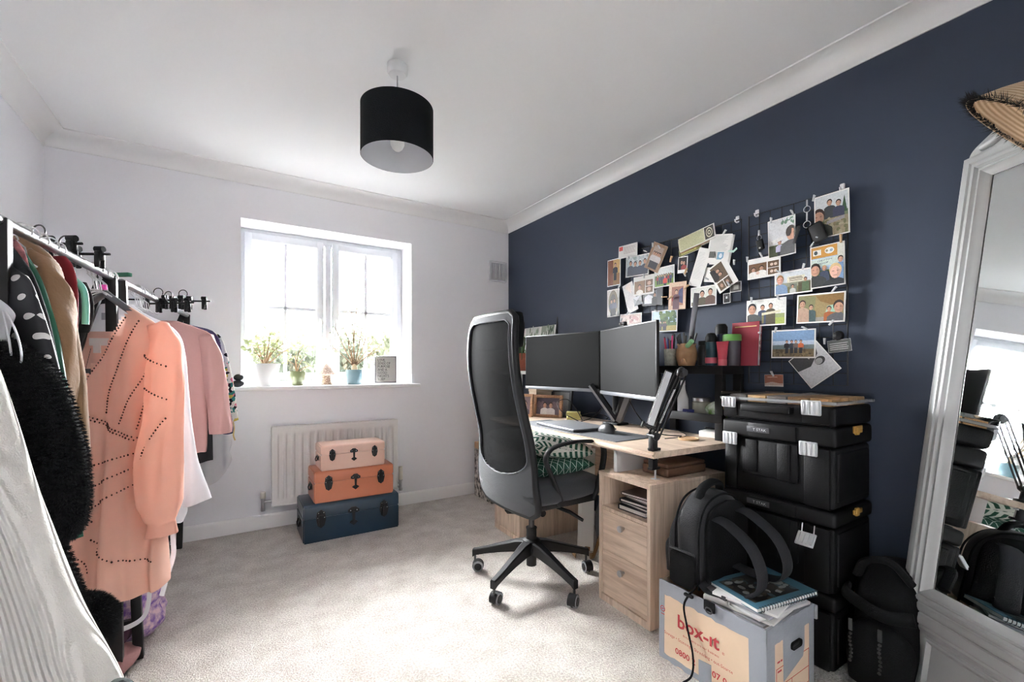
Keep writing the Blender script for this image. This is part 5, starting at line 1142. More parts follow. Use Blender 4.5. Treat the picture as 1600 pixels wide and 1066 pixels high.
for k, (a, b_, c, d) in enumerate(cells):
    col = [(176, 132, 84), (150, 116, 80), (190, 170, 150), (128, 96, 64), (110, 100, 96)][rg.randrange(5)]
    cb = MB().boxb(a, b_, c, d, z0+.068, z0+.100, .002).build('bin', mat('bin_%d' % (k % 5), [(196, 150, 100), (160, 122, 84), (150, 144, 140), (210, 172, 122), (110, 100, 96)][k % 5], .5, bump=1, bscale=120), t)
MB().boxb(TX0-.002, TX1+.002, TY0-.002, TY1+.002, z0+.088, z0+.112, .005).build('clear_lid', thin_glass('lid_glass', .12, (.95, .96, .96)), t)
rect = MB()
for a, b_, c, d in ((TX0-.004, TX1+.004, TY0-.004, TY0+.012), (TX0-.004, TX1+.004, TY1-.012, TY1+.004), (TX0-.004, TX0+.012, TY0, TY1), (TX1-.012, TX1+.004, TY0, TY1)): rect.boxb(a, b_, c, d, z0+.078, z0+.09, .003)
rect.build('lid_rim', mat('rim_clear', (190, 192, 194), .2, alpha=.45), t)
latch(t, TY1-.04, z0+.068, .06, .045); latch(t, TY0+.075, z0+.066, .066, .055)
MB().boxb(TX0+.14, TX0+.21, TY0-.004, TY0+.003, z0-.02, z0-.002, .003).boxb(TX0+.02, TX0+.09, TY1-.001, TY1+.004, z0+.03, z0+.05, .002).build('side_clip', yel, t)

# ------------------------------------------------------------------ cardboard box
BX0, BX1, BY0, BY1, BH = 1.365, 1.66, .722, 1.118, .288
kraft = mat('brown_cardboard', (224, 198, 170), .85, var=.08, vscale=6, bump=.1, bscale=100)
tape = mat('grey_duct_tape', (148, 152, 160), .4, bump=.5, bscale=45)
redp = mat('red_print', (186, 62, 66), .8)
cb = thing('cardboard_box', 'taped brown removal box with red lettering on the carpet', 'cardboard box', ((BX0+BX1)/2, (BY0+BY1)/2, 0))
w_ = .005
MB().boxb(BX0, BX0+w_, BY0, BY1, 0, BH).boxb(BX1-w_, BX1, BY0, BY1, 0, BH).boxb(BX0+w_, BX1-w_, BY0, BY0+w_, 0, BH).boxb(BX0+w_, BX1-w_, BY1-w_, BY1, 0, BH).boxb(BX0+w_, BX1-w_, BY0+w_, BY1-w_, 0, w_).build('carton', kraft, cb, smooth=False)
tp_ = MB(); e = .0012
def ragged(M, L_, h0, h1, seed, n=24):
    g = random.Random(seed); P = [(L_*k/n, h1+g.uniform(-.003, .003)) for k in range(n+1)]+[(L_*k/n, h0+g.uniform(-.004, .004)) for k in range(n, -1, -1)]
    tp_.prism(P, 0, e, M)
Mf = wall_M(BY1, 0, BX0)                                    # the lettered face, x to the viewer's right
Me = Matrix(((1, 0, 0, BX0), (0, 0, -1, BY0), (0, 1, 0, 0), (0, 0, 0, 1)))   # the end face
LF, LE = BY1-BY0, BX1-BX0
ragged(Mf, LF, BH-.048, BH+.002, 1); ragged(Mf, LF, -.0, .022, 2)
tp_.prism([(0, 0), (.022, 0), (.024, BH), (0, BH)], 0, e*1.2, Mf).prism([(LF-.05, 0), (LF, 0), (LF, BH), (LF-.055, BH)], 0, e*1.2, Mf)
tp_.prism([(.168, .0), (.216, .0), (.214, .083), (.167, .078)], 0, e*1.5, Mf)
ragged(Me, LE, BH-.055, BH+.002, 3); tp_.prism([(0, 0), (.05, 0), (.045, BH), (0, BH)], 0, e*1.2, Me).prism([(LE-.03, 0), (LE, 0), (LE, BH), (LE-.03, BH)], 0, e*1.2, Me)
tp_.prism([(.10, .10), (.22, .14), (.23, .17), (.23, BH), (.095, BH)], 0, e*1.6, Me)
tp_.boxb(BX0-.001, BX0+.007, BY0, BY1, BH, BH+.0015).boxb(BX0, BX1, BY0-.001, BY0+.007, BH, BH+.0015)
tp_.build('duct_tape', tape, cb, ang=30)
MB().boxb(BX0+.14, BX0+.20, BY0-.0035, BY0-.0015, .185, .208, .008, 3).build('hand_hole', mat('hole_black', (14, 14, 15), .9), cb)
lt = MB()
def put(txt, x, y, size, wide=1.0, M=Mf, l=.0022, rot=0, bold=0):
    vs, fs = text_geo(txt, size, wide, bold); MB().add([M @ Vector((x+a, y+b, l)) for a, b in vs], fs).build('lettering', redp, cb, smooth=False)
put('box-ıt', .080, .148, .066, 1.02, bold=.0012); put('®', .254, .142, .013)
put('documents are our business', .104, .124, .0125, .98)
put('Storage • Scanning • Shredding • out-Source', .024, .098, .0155, .97)
put('0800 2', .072, .049, .030, 1.0, bold=.0005); put('07 0', .218, .049, .030, 1.0, bold=.0005)
vsr = [(.011*math.cos(a)+.017, .011*math.sin(a)+.185) for a in [k*math.pi/8 for k in range(17)]]
for k in range(16):
    a, b = vsr[k], vsr[k+1]; lt.add([Mf @ Vector((.017+(q[0]-.017)*s, .185+(q[1]-.185)*s, .0022)) for q, s in ((a, 1), (b, 1), (b, .75), (a, .75))], [[0, 1, 2, 3]])
lt.add([Mf @ Vector((x, y, .0022)) for x, y in ((.011, .182), (.023, .186), (.023, .189), (.011, .185))], [[0, 1, 2, 3]])
lt.add([Mf @ Vector((x, y, .0022)) for x, y in ((.010, .164), (.025, .164), (.025, .167), (.010, .167))], [[0, 1, 2, 3]])
# form printed on the end face
for x0, x1, y0, y1 in ((.056, .262, .150, .1525), (.056, .262, .092, .0945), (.056, .262, .040, .0425), (.056, .0585, .04, .1525), (.150, .1525, .04, .0945), (.2595, .262, .04, .1525)): lt.add([Me @ Vector(p) for p in ((x0, y0, .0008), (x1, y0, .0008), (x1, y1, .0008), (x0, y1, .0008))], [[0, 1, 2, 3]])
for xa, xb, ya in ((.062, .078, .168), (.081, .092, .168), (.064, .088, .138)): lt.add([Me @ Vector(q) for q in ((xa, ya, .0008), (xb, ya, .0008), (xb, ya+.006, .0008), (xa, ya+.006, .0008))], [[0, 1, 2, 3]])
lt.build('printed_form', redp, cb, smooth=False, stuff=True)
# ------------------------------------------------------------------ papers and notebook in the box
pz = BH-.02
for k in range(6):
    h = .009; M = TR((1.522, .835, pz), R((3, -4, 6, -8, 2, 10)[k]))
    o = MB().boxb(-.125, .125, -.10, .10, 0, h, .001, M=M).build('paper_pad', mat('pad_%d' % (k % 3), ((214, 212, 212), (150, 150, 156), (226, 224, 222))[k % 3], .75))
    tag(o, ('bottom white pad of paper in the removal box', 'grey pad just above the bottom of the pile in the removal box', 'third pad from the bottom in the removal box', 'fourth pad from the bottom in the removal box', 'grey pad second from the top under the spiral notebook', 'white pad directly under the spiral notebook')[k], 'paper pad', 'paper pads in the removal box'); pz += h+.0004
t = thing('spiral_notebook', 'blue spiral-bound notebook with a photo cover on top of the box', 'notebook', M=TR((1.545, .83, pz), R(-12), 0, R(-2)), world=False)
MB().boxb(-.14, .125, -.10, .095, .001, .012).build('pages', card_white, t); MB().boxb(-.142, .127, -.102, .097, .0122, .0135).boxb(-.142, .127, -.102, .097, 0, .001).build('cover', mat('teal_cover', (70, 112, 130), .4), t)
p = Print().rect(0, 0, 1, 1, (44, 40, 38)); blobs(p, 60, 0, 1, 0, 1, .1, [(60, 54, 46), (84, 72, 60), (34, 34, 36), (150, 150, 146), (70, 90, 100)], 31, 1.2)
p.build('cover_picture', t, lambda u, v, l: (-.12+.20*u, -.075+.15*v, .0135+l))
co = MB()
for k in range(22): x = -.13+k*.0118; co.tube([(x, -.102+.006*math.cos(a), .007+.009*math.sin(a)) for a in [j*math.pi/4 for j in range(8)]], .0014, 4, closed=True)
co.build('spiral_binding', mat('binding_dark', (50, 50, 54), .4), t)
for k, (x, y, a) in enumerate(((1.43, .915, 20), (1.445, .90, -8))):
    h = .045-.012*k; o = MB().boxb(-.055, .055, -.04, .04, 0, .014, .001, M=TR((x, y, BH+.006+.036*0+.0145*k), R(a))).build('paperback', mat('paperback_%d' % k, ((196, 194, 190), (60, 58, 62))[k], .7))
    tag(o, ('small white paperback wedged beside the rucksack', 'small dark paperback lying on the white one beside the rucksack')[k], 'book', 'paperbacks in the removal box')
# ------------------------------------------------------------------ rucksack on the box
nyl = mat('black_nylon', (42, 42, 45), .6, spec=.35, bump=.6, bscale=260, sheen=.15); nyl2 = mat('black_nylon_dark', (17, 17, 19), .8, spec=.2, bump=.6, bscale=260)
rk = thing('rucksack', 'black rucksack standing in the removal box against the tool boxes', 'rucksack', (1.53, 1.02, .30))
def sbag(x0, x1, y0, y1, z0, z1, e=.55, arch=.62, lean=0, seed=0, wob=.006, bulge=.12):
    def fn(u, v):
        a = 2*math.pi*u; ca, sa = math.cos(a), math.sin(a)
        k = 1 if v < arch else math.sqrt(max(0, 1-((v-arch)/(1-arch))**2.2))
        k *= 1-.25*max(0, 1-v/.06)**2; bl = 1+bulge*math.sin(math.pi*min(1, v/.9))*.5
        x = (x1-x0)/2*math.copysign(abs(ca)**e, ca)*k; y = (y1-y0)/2*math.copysign(abs(sa)**e, sa)*(.35+.65*k if v > arch else k)*bl
        z = z0+(z1-z0)*v; p = Vector(((x0+x1)/2+x, (y0+y1)/2+y+lean*v, z)); n_ = noise.noise(p*11+Vector((seed, 0, 0)))*wob
        return (p.x+n_*ca, p.y+n_*sa, p.z+n_*.4)
    return fn
MB().grid(sbag(1.395, 1.675, .955, 1.085, BH+.003, .625, seed=1), 56, 40, True).build('main_compartment', nyl, rk, ang=70)
MB().grid(sbag(1.41, 1.66, 1.06, 1.125, BH+.003, .545, arch=.55, seed=2), 48, 30, True).build('front_compartment', nyl, rk, ang=70)
MB().grid(sbag(1.43, 1.64, 1.115, 1.150, BH+.005, .44, arch=.7, seed=3), 40, 20, True).build('front_pocket', nyl, rk, ang=70)
MB().grid(sbag(1.41, 1.66, .94, .968, BH+.02, .60, arch=.7, seed=4, wob=.004), 48, 30, True).build('back_padding', nyl2, rk, ang=70)
MB().grid(sbag(1.378, 1.402, .985, 1.085, BH+.003, .415, arch=.85, seed=5, wob=.003), 32, 16, True).build('side_pocket', nyl2, rk, ang=70)
MB().tube(smoothpts([(1.385, .98, .418), (1.374, 1.03, .424), (1.385, 1.085, .418)], 6), .005, 8).build('pocket_hem', nyl, rk)
for y in (.972, 1.068): MB().tube(smoothpts([(1.396, y, BH+.01), (1.393, y, .42), (1.398, y, .52), (1.44, y, .592), (1.53, y, .618), (1.62, y, .592), (1.67, y, .52), (1.676, y, .42), (1.674, y, BH+.01)], 6), .004, 6).build('zip_piping', nyl2, rk)
MB().tube(smoothpts([(1.46, 1.02, .600), (1.48, 1.015, .638), (1.53, 1.01, .655), (1.58, 1.015, .640), (1.60, 1.02, .600)], 6), .012, 10, flat=1.5).build('grab_handle', nyl2, rk)
sm = mat('strap_webbing', (40, 40, 43), .75, spec=.25, bump=.4, bscale=300)
for P in ([(1.46, .955, .55), (1.465, .90, .535), (1.47, .825, .48), (1.47, .79, .40), (1.455, .80, .345), (1.43, .86, .316), (1.405, .93, .312), (1.40, .96, .33)], [(1.60, .955, .56), (1.60, .90, .55), (1.615, .82, .49), (1.62, .785, .41), (1.61, .80, .355), (1.59, .87, .345), (1.57, .95, .36)]):
    P = smoothpts(P, 8); MB().tube(P, [.033-.012*max(0, (k/len(P)-.6)) for k in range(len(P))], 10, flat=.2, up=(1, 0, 0)).build('shoulder_strap', sm, rk, ang=70)
MB().boxb(1.352, 1.360, .885, .925, BH-.022, BH+.012, .003).build('strap_end', nyl2, rk)
MB().tube([(1.352+.001, .905+.012*math.cos(a), BH-.018+.009*math.sin(a)) for a in [k*math.pi/8 for k in range(16)]], .003, 6, closed=True).build('zip_pull', dark_steel, rk)
MB().tube(smoothpts([(1.40, .985, .315), (1.372, .975, .306), (1.355, .985, .285), (1.350, 1.0, .24), (1.350, .985, .17), (1.345, .96, .09), (1.33, .955, .03), (1.29, .97, .006), (1.22, .955, .005)], 8), .0035, 6).build('pull_cord', nyl2, rk)
MB().boxb(1.347, 1.359, .965, 1.0, .282, .292, .003).build('cord_toggle', black_plastic, rk)
# ------------------------------------------------------------------ second bag by the mirror
rb = thing('slumped_bag', 'black bag slumped on the floor between the tool boxes and the mirror', 'bag', (1.93, .60, 0))
MB().grid(sbag(1.82, 2.10, .50, .685, .003, .42, e=.7, arch=.5, seed=7, wob=.012), 56, 36, True).build('bag_body', nyl2, rb, ang=70)
MB().grid(sbag(1.77, 1.86, .51, .675, .02, .24, e=.7, arch=.6, seed=8, wob=.008), 40, 24, True).build('front_pocket', nyl2, rb, ang=70)
MB().tube(smoothpts([(1.81, .50, .29), (1.795, .58, .275), (1.81, .68, .30), (1.85, .695, .31)], 6), .022, 10, flat=.5).build('flap_roll', nyl2, rb)
MB().tube(smoothpts([(1.86, .52, .38), (1.84, .57, .44), (1.85, .64, .42), (1.86, .67, .36)], 6), .012, 8, flat=1.4).build('carry_handle', nyl2, rb)
for y in (.655, .575):
    g = MB().boxb(1.762, 1.768, y-.006, y+.006, .20, .24, .002)
    for k in range(8): g.sph((1.765, y+.002*math.sin(k), .19-k*.013), .0055, 1, (1, 1.1, 1.2))
    g.build('beaded_zip_pull', mat('cord_pale', (64, 63, 62), .6), rb)
# ------------------------------------------------------------------ leaning mirror
P0 = Vector((1.882, .585, 0)); e1 = Vector((-.516, -.857, 0)).normalized(); e2 = Vector((.218, -.138, 1.788)); LM = e2.length; e2.normalize(); e3 = e2.cross(e1).normalized(); e3 = -e3 if e3.dot(Vector((-.845, .534, 0))) < 0 else e3
e1x = e1
MM = Matrix(((e1.x, e2.x, e3.x, P0.x), (e1.y, e2.y, e3.y, P0.y), (e1.z, e2.z, e3.z, P0.z), (0, 0, 0, 1)))
silver = mat('silvered_white_wood', (172, 173, 172), .36, metal=.2, spec=.5)
mir = thing('standing_mirror', 'tall silver-white carved mirror leaning in the near corner', 'mirror', M=MM, world=False)
def moulding(x0, x1, y0, y1, prof):
    mb = MB(); n = len(prof); vs = []
    for sx, sy in ((0, 0), (1, 0), (1, 1), (0, 1)):
        for d, z in prof: vs.append(((x0+d) if sx == 0 else (x1-d), (y0+d) if sy == 0 else (y1-d), z))
    mb.add(vs, [[c*n+k, c*n+k+1, ((c+1) % 4)*n+k+1, ((c+1) % 4)*n+k] for c in range(4) for k in range(n-1)]); return mb
Wm = .74
prof = [(0, -.03), (0, .004), (.004, .010), (.014, .014), (.026, .013), (.030, .008), (.034, .008), (.037, .013), (.045, .014), (.049, .009), (.053, .006), (.057, .010), (.063, .011), (.068, .005), (.074, .001), (.080, -.003), (.085, -.010)]
moulding(0, Wm, .30, LM, prof).build('mirror_frame', silver, mir, ang=28)
MB().boxb(0, Wm, 0, .302, -.03, -.004).build('lower_panel', silver, mir)
moulding(0, Wm, 0, .300, [(0, -.03), (0, .004), (.004, .009), (.022, .011), (.034, .009), (.038, .003), (.046, .005), (.054, .001), (.06, -.004)]).build('panel_moulding', silver, mir, ang=28)
moulding(.09, Wm-.09, .085, .235, [(0, -.004), (.003, .004), (.010, .005), (.016, -.001), (.02, -.004)]).build('panel_bead', silver, mir, ang=28)
MB().boxb(.004, Wm-.004, .304, LM-.004, -.034, -.03).build('backing', mat('mdf_back', (120, 96, 74), .9), mir)
mm = mat('mirror_glass', (235, 240, 240), .015, metal=1)
MB().boxb(.08, Wm-.08, .38, LM-.08, -.013, -.0115).build('glass', mm, mir, smooth=False)
crest = [(.008, LM-.004), (.02, LM+.022), (.06, LM+.050), (.12, LM+.085), (.17, LM+.125), (.22, LM+.145), (.28, LM+.15), (.33, LM+.185), (Wm/2, LM+.205)]
crest += [(Wm-x, y) for x, y in crest[-2::-1]]
MB().prism([(p.x, p.y) for p in smoothpts([(x, y, 0) for x, y in crest], 4)], -.02, .0).build('crest', silver, mir, ang=30)
orn = MB()
for s_ in (0, 1):
    fx = (lambda x: x) if s_ == 0 else (lambda x: Wm-x)
    orn.tube([(fx(x), y, .004) for x, y in [(p.x, p.y) for p in smoothpts([(.05, LM+.018, 0), (.09, LM+.024, 0), (.125, LM+.048, 0), (.12, LM+.07, 0), (.10, LM+.062, 0), (.108, LM+.048, 0)], 6)]], .012, 8)
    orn.tube([(fx(x), y, .004) for x, y in [(p.x, p.y) for p in smoothpts([(.13, LM+.03, 0), (.18, LM+.05, 0), (.215, LM+.085, 0), (.2, LM+.115, 0), (.17, LM+.105, 0), (.18, LM+.085, 0)], 6)]], .011, 8)
    orn.sph((fx(.145), LM+.055, .002), .017, 2, (1, 1.3, .7)).sph((fx(.24), LM+.07, .002), .026, 2, (1, 1.5, .7)).sph((fx(.075), LM+.035, 0), .012, 2, (1.4, .8, .8))
orn.sph((Wm/2, LM+.10, .002), .045, 2, (1, 1.5, .5)).build('carved_scrolls', silver, mir, ang=70)
# ------------------------------------------------------------------ straw hat on the mirror
straw = mat('straw', (206, 178, 146), .8, spec=.2); N, L, b = nodes_of(straw)
tcs = N.new('ShaderNodeTexCoord'); wv = N.new('ShaderNodeTexWave'); wv.wave_type = 'RINGS'; wv.rings_direction = 'Z'; wv.inputs['Scale'].default_value = 55; L.new(tcs.outputs['Object'], wv.inputs[0])
bpn = N.new('ShaderNodeBump'); bpn.inputs['Strength'].default_value = .5; bpn.inputs['Distance'].default_value = .002; L.new(wv.outputs[0], bpn.inputs['Height']); L.new(bpn.outputs[0], b.inputs['Normal'])
rmp = N.new('ShaderNodeValToRGB'); L.new(wv.outputs[0], rmp.inputs[0]); rmp.color_ramp.elements[0].color = (*lin((176, 146, 114)), 1); rmp.color_ramp.elements[1].color = (*lin((216, 190, 160)), 1); L.new(rmp.outputs[0], b.inputs['Base Color'])
HC = Vector((1.815, .254, 1.705)); HM = Matrix.Translation(HC) @ Matrix.Rotation(.822, 4, 'X') @ Matrix.Rotation(.0835, 4, 'Y')
hat = thing('straw_hat', 'straw sun hat with a frayed black edge hung on top of the mirror', 'hat', M=HM, world=False)
def hat_s(s):
    def fn(u, v):
        a = 2*math.pi*u; T = [(0, .2), (.04, .198), (.065, .188), (.078, .165), (.085, .125), (.11, .095), (.15, .05), (.186, 0)]
        k = v*(len(T)-1); i = min(int(k), len(T)-2); f = k-i; r = T[i][0]+(T[i+1][0]-T[i][0])*f; z = T[i][1]+(T[i+1][1]-T[i][1])*f
        return (r*math.cos(a), r*math.sin(a), z+s+.004*math.sin(2*a+.5)*(r/.2)**2)
    return fn
MB().grid(hat_s(0), 64, 30, True).grid(hat_s(-.003), 64, 30, True).build('hat_body', straw, hat, ang=60)
fr = MB(); rg = random.Random(5)
for k in range(1500):
    a = rg.uniform(0, 6.283); p = Vector(hat_s(-.0015)(a/6.2832, 1)); d = Vector((math.cos(a), math.sin(a), rg.uniform(-.6, .9)))+Vector((rg.uniform(-.6, .6), rg.uniform(-.6, .6), 0)); d.normalize()
    p = p-Vector((math.cos(a), math.sin(a), -.3))*rg.uniform(0, .016); q = p+d*rg.uniform(.016, .034); s_ = d.orthogonal().normalized()*.0018
    fr.add([p-s_, p+s_, q], [[0, 1, 2]])
fr.build('frayed_edge', mat('black_raffia', (34, 30, 28), .9), hat, smooth=False, stuff=True)
# ------------------------------------------------------------------ clothes racks
def rail(y): return Vector((-.42+(y-1.37)*.0985, y, 1.40))
chrome = mat('chrome_rail', (132, 133, 136), .3, metal=1)
def leg(mb, a, b, w=.015):
    a = Vector(a); b = Vector(b); M = Matrix.Translation(a) @ (b-a).to_track_quat('Z', 'Y').to_matrix().to_4x4(); mb.boxb(-w, w, -w, w, 0, (b-a).length, .002, M=M); return mb
def rack(label, y0, y1, f0, f1, back, rear=True, ext=0):
    t = thing('clothes_rack', label, 'clothes rack', ((f0+f1)/2, (y0+y1)/2, 0), group='black clothes racks')
    r0, r1 = rail(y0-ext), rail(y1)
    MB().cyl(r0, r1, .0125, seg=20).build('rail', chrome, t)
    for y, fx in ((y0, f0), (y1, f1)):
        r = rail(y); leg(MB(), (fx, y, 0), (r.x, y, 1.405)).build('leg', black_metal, t); leg(MB(), (back, y, 0), (r.x-.02, y, 1.40)).build('leg', black_metal, t)
        MB().boxb(back, fx, y-.01, y+.01, .13, .15).build('crossbar', black_metal, t)
    for x0, x1 in ((f0, f1), (back, back)): MB().cyl((x0-.02, y0, .14), (x1-.02, y1, .14), .008, seg=10).build('lower_bar', black_metal, t)
    if rear: MB().cyl(rail(y0+.1)+Vector((-.15, 0, .015)), rail(y1)+Vector((-.15, 0, .015)), .0125, seg=16).sph(rail(y0+.1)+Vector((-.15, 0, .015)), .018, 2).build('rear_rail', chrome, t)
    return t
rack('black clothes rack with a chrome rail nearer the window', 2.148, 3.317, -.293, -.266, -.72, False)
rack('black clothes rack with a chrome rail nearer the camera', 1.385, 2.045, -.405, -.335, -.76, True, .45)
# ------------------------------------------------------------------ garments
class Drape:
    """a hanging garment: closed tube of cross-sections between its left and right edges"""
    def __init__(s, rows, th, amp=.012, k=50, ph=0, diag=0, e=.75, y0=0, sway=0):
        s.L = [(-r[0], r[1]) for r in rows]; s.Rr = [(-r[0], r[2]) for r in rows]; s.T = [(-z, t) for z, t in th]
        s.z1 = rows[0][0]; s.z0 = rows[-1][0]; s.amp = amp; s.k = k; s.ph = ph; s.diag = diag; s.e = e; s.y0 = y0; s.sway = sway
    def lr(s, z): return spl(s.L, -z), spl(s.Rr, -z)
    def fold(s, u, z):
        f = min(1, max(0, (s.z1-z)/(s.z1-s.z0+1e-6)))
        q = s.k*(u+s.diag*z)+s.ph
        return s.amp*(f**.8)*(math.sin(q+1.1*math.sin(3*z+s.ph))+.45*math.sin(2.3*q+1.7+2*z))+.004*noise.noise(Vector((u*14, z*9, s.ph)))*(.4+f)
    def y(s, u, z, side):
        l, r = s.lr(z); m = (l+r)/2; h = max(1e-4, (r-l)/2); c = min(1, abs((u-m)/h))**(1/s.e); t = interp(s.T, -z)
        return s.y0+side*t*math.sqrt(max(0, 1-c*c))**.75+s.fold(u, z)
    def front(s, u, z): return s.y(u, z, -1)
    def mesh(s, n=88, m=56, cut=None):
        vs = []; mb = MB()
        for j in range(m):
            z = s.z1+(s.z0-s.z1)*j/(m-1); l, r = s.lr(z); mid = (l+r)/2; h = (r-l)/2; t = interp(s.T, -z)
            for i in range(n):
                a = 2*math.pi*i/n; c, sn = math.cos(a), math.sin(a)
                u = mid+h*math.copysign(abs(c)**s.e, c); y = s.y0+t*math.copysign(abs(sn)**.75, sn)+s.fold(u, z)
                hem = .008*math.sin(u*40+s.ph)*(1 if j == m-1 else 0)
                vs.append((u, y, z+hem))
        fs = []
        for j in range(m-1):
            for i in range(n):
                f = [j*n+i, j*n+(i+1) % n, (j+1)*n+(i+1) % n, (j+1)*n+i]
                if cut:
                    c = [sum(vs[q][k] for q in f)/4 for k in range(3)]
                    if cut(c[0], i >= n/2, c[2]): continue
                fs.append(f)
        if not cut: fs.append(list(range(n)))
        return mb.add(vs, fs)
def hang(name, label, cat, Y, ang, dr, m, cut=None, group='clothes on the racks', part='garment_body', n=88, mm=56):
    t = thing(name, label, cat, M=TR((rail(Y).x, Y, 0), R(ang)), world=False, group=group)
    dr.mesh(n, mm, cut).build(part, m, t, ang=100); return t
def sleeve(t, pts, rad, m, name='sleeve', flat=1.0):
    P = smoothpts(pts, 6); n = len(pts); rs = []
    for k in range(len(P)):
        q = k/6; i = min(int(q), n-2); rs.append(rad[i]+(rad[i+1]-rad[i])*(q-i))
    mb = MB().tube(P, rs, 28, up=(1, 0, 0)); 
    mb.v = [(v[0]+.010*noise.noise(Vector((v[0]*34, v[1]*34, v[2]*5))), v[1]+.016*noise.noise(Vector((v[0]*38+3, v[1]*30, v[2]*4.5))), v[2]) for v in mb.v]
    return mb.build(name, m, t, ang=100)
wire_w = mat('white_wire', (214, 214, 216), .35, metal=.2)
HB = None
def hanger_geo(w=.2, drop=.085, r=.0017):
    arc = [(.021*math.cos(R(a)), 0, 1.40+.021*math.sin(R(a))) for a in range(-20, 215, 18)]
    hook = MB().tube(arc[::-1]+[(.021, 0, 1.385), (.004, 0, 1.365), (0, 0, 1.345)], r, 6)
    if True: hook = MB().tube(arc+[(-.020, 0, 1.384), (-.006, 0, 1.370), (0, 0, 1.335)], r, 6)
    sh = MB().tube(smoothpts([(-w, 0, 1.335-drop), (-w*.5, 0, 1.335-drop*.42), (0, 0, 1.335), (w*.5, 0, 1.335-drop*.42), (w, 0, 1.335-drop)], 5), r*1.2, 6)
    return hook, sh
def hanger(label, Y, ang, m, w=.2, thick=False, group='hangers under clothes'):
    t = thing('clothes_hanger', label, 'hanger', M=TR((rail(Y).x, Y, 0), R(ang)), world=False, group=group)
    hk, sh = hanger_geo(w); hk.build('hook', wire_w, t)
    if thick: MB().tube(smoothpts([(-w, 0, 1.222), (-w*.6, 0, 1.268), (-.025, .0, 1.318), (.0, 0, 1.334), (.025, .0, 1.318), (w*.6, 0, 1.268), (w, 0, 1.222)], 6), [.011]*37, 10, flat=1.0, up=(0, 1, 0)).build('shoulders', m, t, ang=70)
    else: sh.build('shoulders', m, t)
    return t
# --- the beaded peach dress
peach = mat('peach_chiffon', (246, 204, 186), .7, var=.06, vscale=5, bump=.12, bscale=90, sub=.38, spec=.2)
bead_m = mat('bronze_beads', (96, 66, 56), .25, metal=.7)
rows = [(1.305, -.05, .06), (1.275, -.105, .11), (1.245, -.165, .155), (1.21, -.195, .188), (1.12, -.175, .18), (.95, -.135, .157), (.88, -.128, .15), (.69, -.15, .157), (.54, -.165, .18), (.46, -.175, .193), (.38, -.185, .196), (.345, -.18, .19)]
D1 = Drape(rows, [(1.305, .012), (1.24, .028), (1.1, .045), (.9, .042), (.7, .058), (.345, .075)], .024, 44, .4, e=.72)
def vcut(u, front, z):
    if not front: return z > 1.205 and -.105 < u < .085
    return z > .955 and (-.055-(z-.955)*.26 < u < -.055+(z-.955)*.475)
dress = hang('beaded_dress', 'long-sleeved peach chiffon dress with bronze bead trim', 'dress', 1.97, -32, D1, peach, vcut, n=140, mm=90)
for s_, nm in ((1, 1), (-1, 1)):
    pts = [(s_*.185, 0, 1.228), (s_*.212, -.005, 1.16), (s_*.222, -.02, 1.07), (s_*.224, -.03, .947), (s_*.219, -.035, .777), (s_*.219, -.035, .649), (s_*.222, -.035, .588), (s_*.224, -.035, .572), (s_*.226, -.035, .545)]
    rad = [.026, .040, .048, .053, .061, .059, .034, .036, .041]
    sleeve(dress, pts, rad, peach)
MB().boxb(-.065, -.0, .020, .022, 1.160, 1.185, M=Matrix.Rotation(R(0), 4, 'Y')).boxb(-.05, -.025, .018, .020, 1.135, 1.163).build('neck_label', card_white, dress)
MB().boxb(-.064, -.032, -.012, -.009, .985, 1.082).build('swing_tag', mat('tag_black', (34, 32, 34), .6), dress); MB().tube([(-.048, -.010, 1.082), (-.045, .005, 1.15)], .0008, 4).build('tag_string', black_plastic, dress)
bd = MB()
def octa(p, r): bd.add([p+Vector(q)*r for q in ((1, 0, 0), (-1, 0, 0), (0, 1, 0), (0, -1, 0), (0, 0, 1), (0, 0, -1))], [(0, 2, 4), (2, 1, 4), (1, 3, 4), (3, 0, 4), (2, 0, 5), (1, 2, 5), (3, 1, 5), (0, 3, 5)])
def bead_line(a, b, n=None, fn=None):
    L_ = math.hypot(b[0]-a[0], b[1]-a[1]); n = n or max(3, int(L_/.0095))
    for k in range(n+1):
        u = a[0]+(b[0]-a[0])*k/n; z = a[1]+(b[1]-a[1])*k/n; y = (fn or D1.front)(u, z)
        octa(Vector((u, y-.002, z)), .0034 if k % 4 else .0042)
for a, b in (((.095, 1.249), (-.053, .953)), ((.137, 1.238), (.04, .94)), ((-.055, .953), (.145, .853)), ((-.06, .946), (.14, .846)), ((.156, 1.066), (.093, .906)), ((.15, .979), (.135, .887)), ((-.10, .738), (.15, .813)), ((-.06, .668), (.15, .77)), ((-.022, .617), (.15, .717)), ((-.025, .612), (.012, .592)), ((.014, .535), (.07, .505)), ((.07, .505), (.095, .472)), ((.095, .472), (.19, .458)), ((-.09, .53), (-.037, .492)), ((-.037, .49), (.0, .43))): bead_line(a, b)
def sl_front(u, z):
    c = .222; r = spl([(-1.16, .040), (-1.07, .048), (-.947, .053), (-.777, .061), (-.649, .059), (-.58, .035)], -z); return -.03-math.sqrt(max(0, r*r-(u-c)**2))-.004
for a, b in (((.185, 1.125), (.258, 1.09)), ((.205, 1.02), (.262, .985)), ((.262, .925), (.205, .82)), ((.205, .82), (.175, .70)), ((.175, .70), (.19, .60))): bead_line(a, b, fn=sl_front)
bd.build('bead_trim', bead_m, dress, smooth=False, stuff=True)
hanger('grey plastic hanger holding the peach dress and white blouse', 1.985, -32, mat('grey_hanger', (96, 98, 100), .45), .16, True)
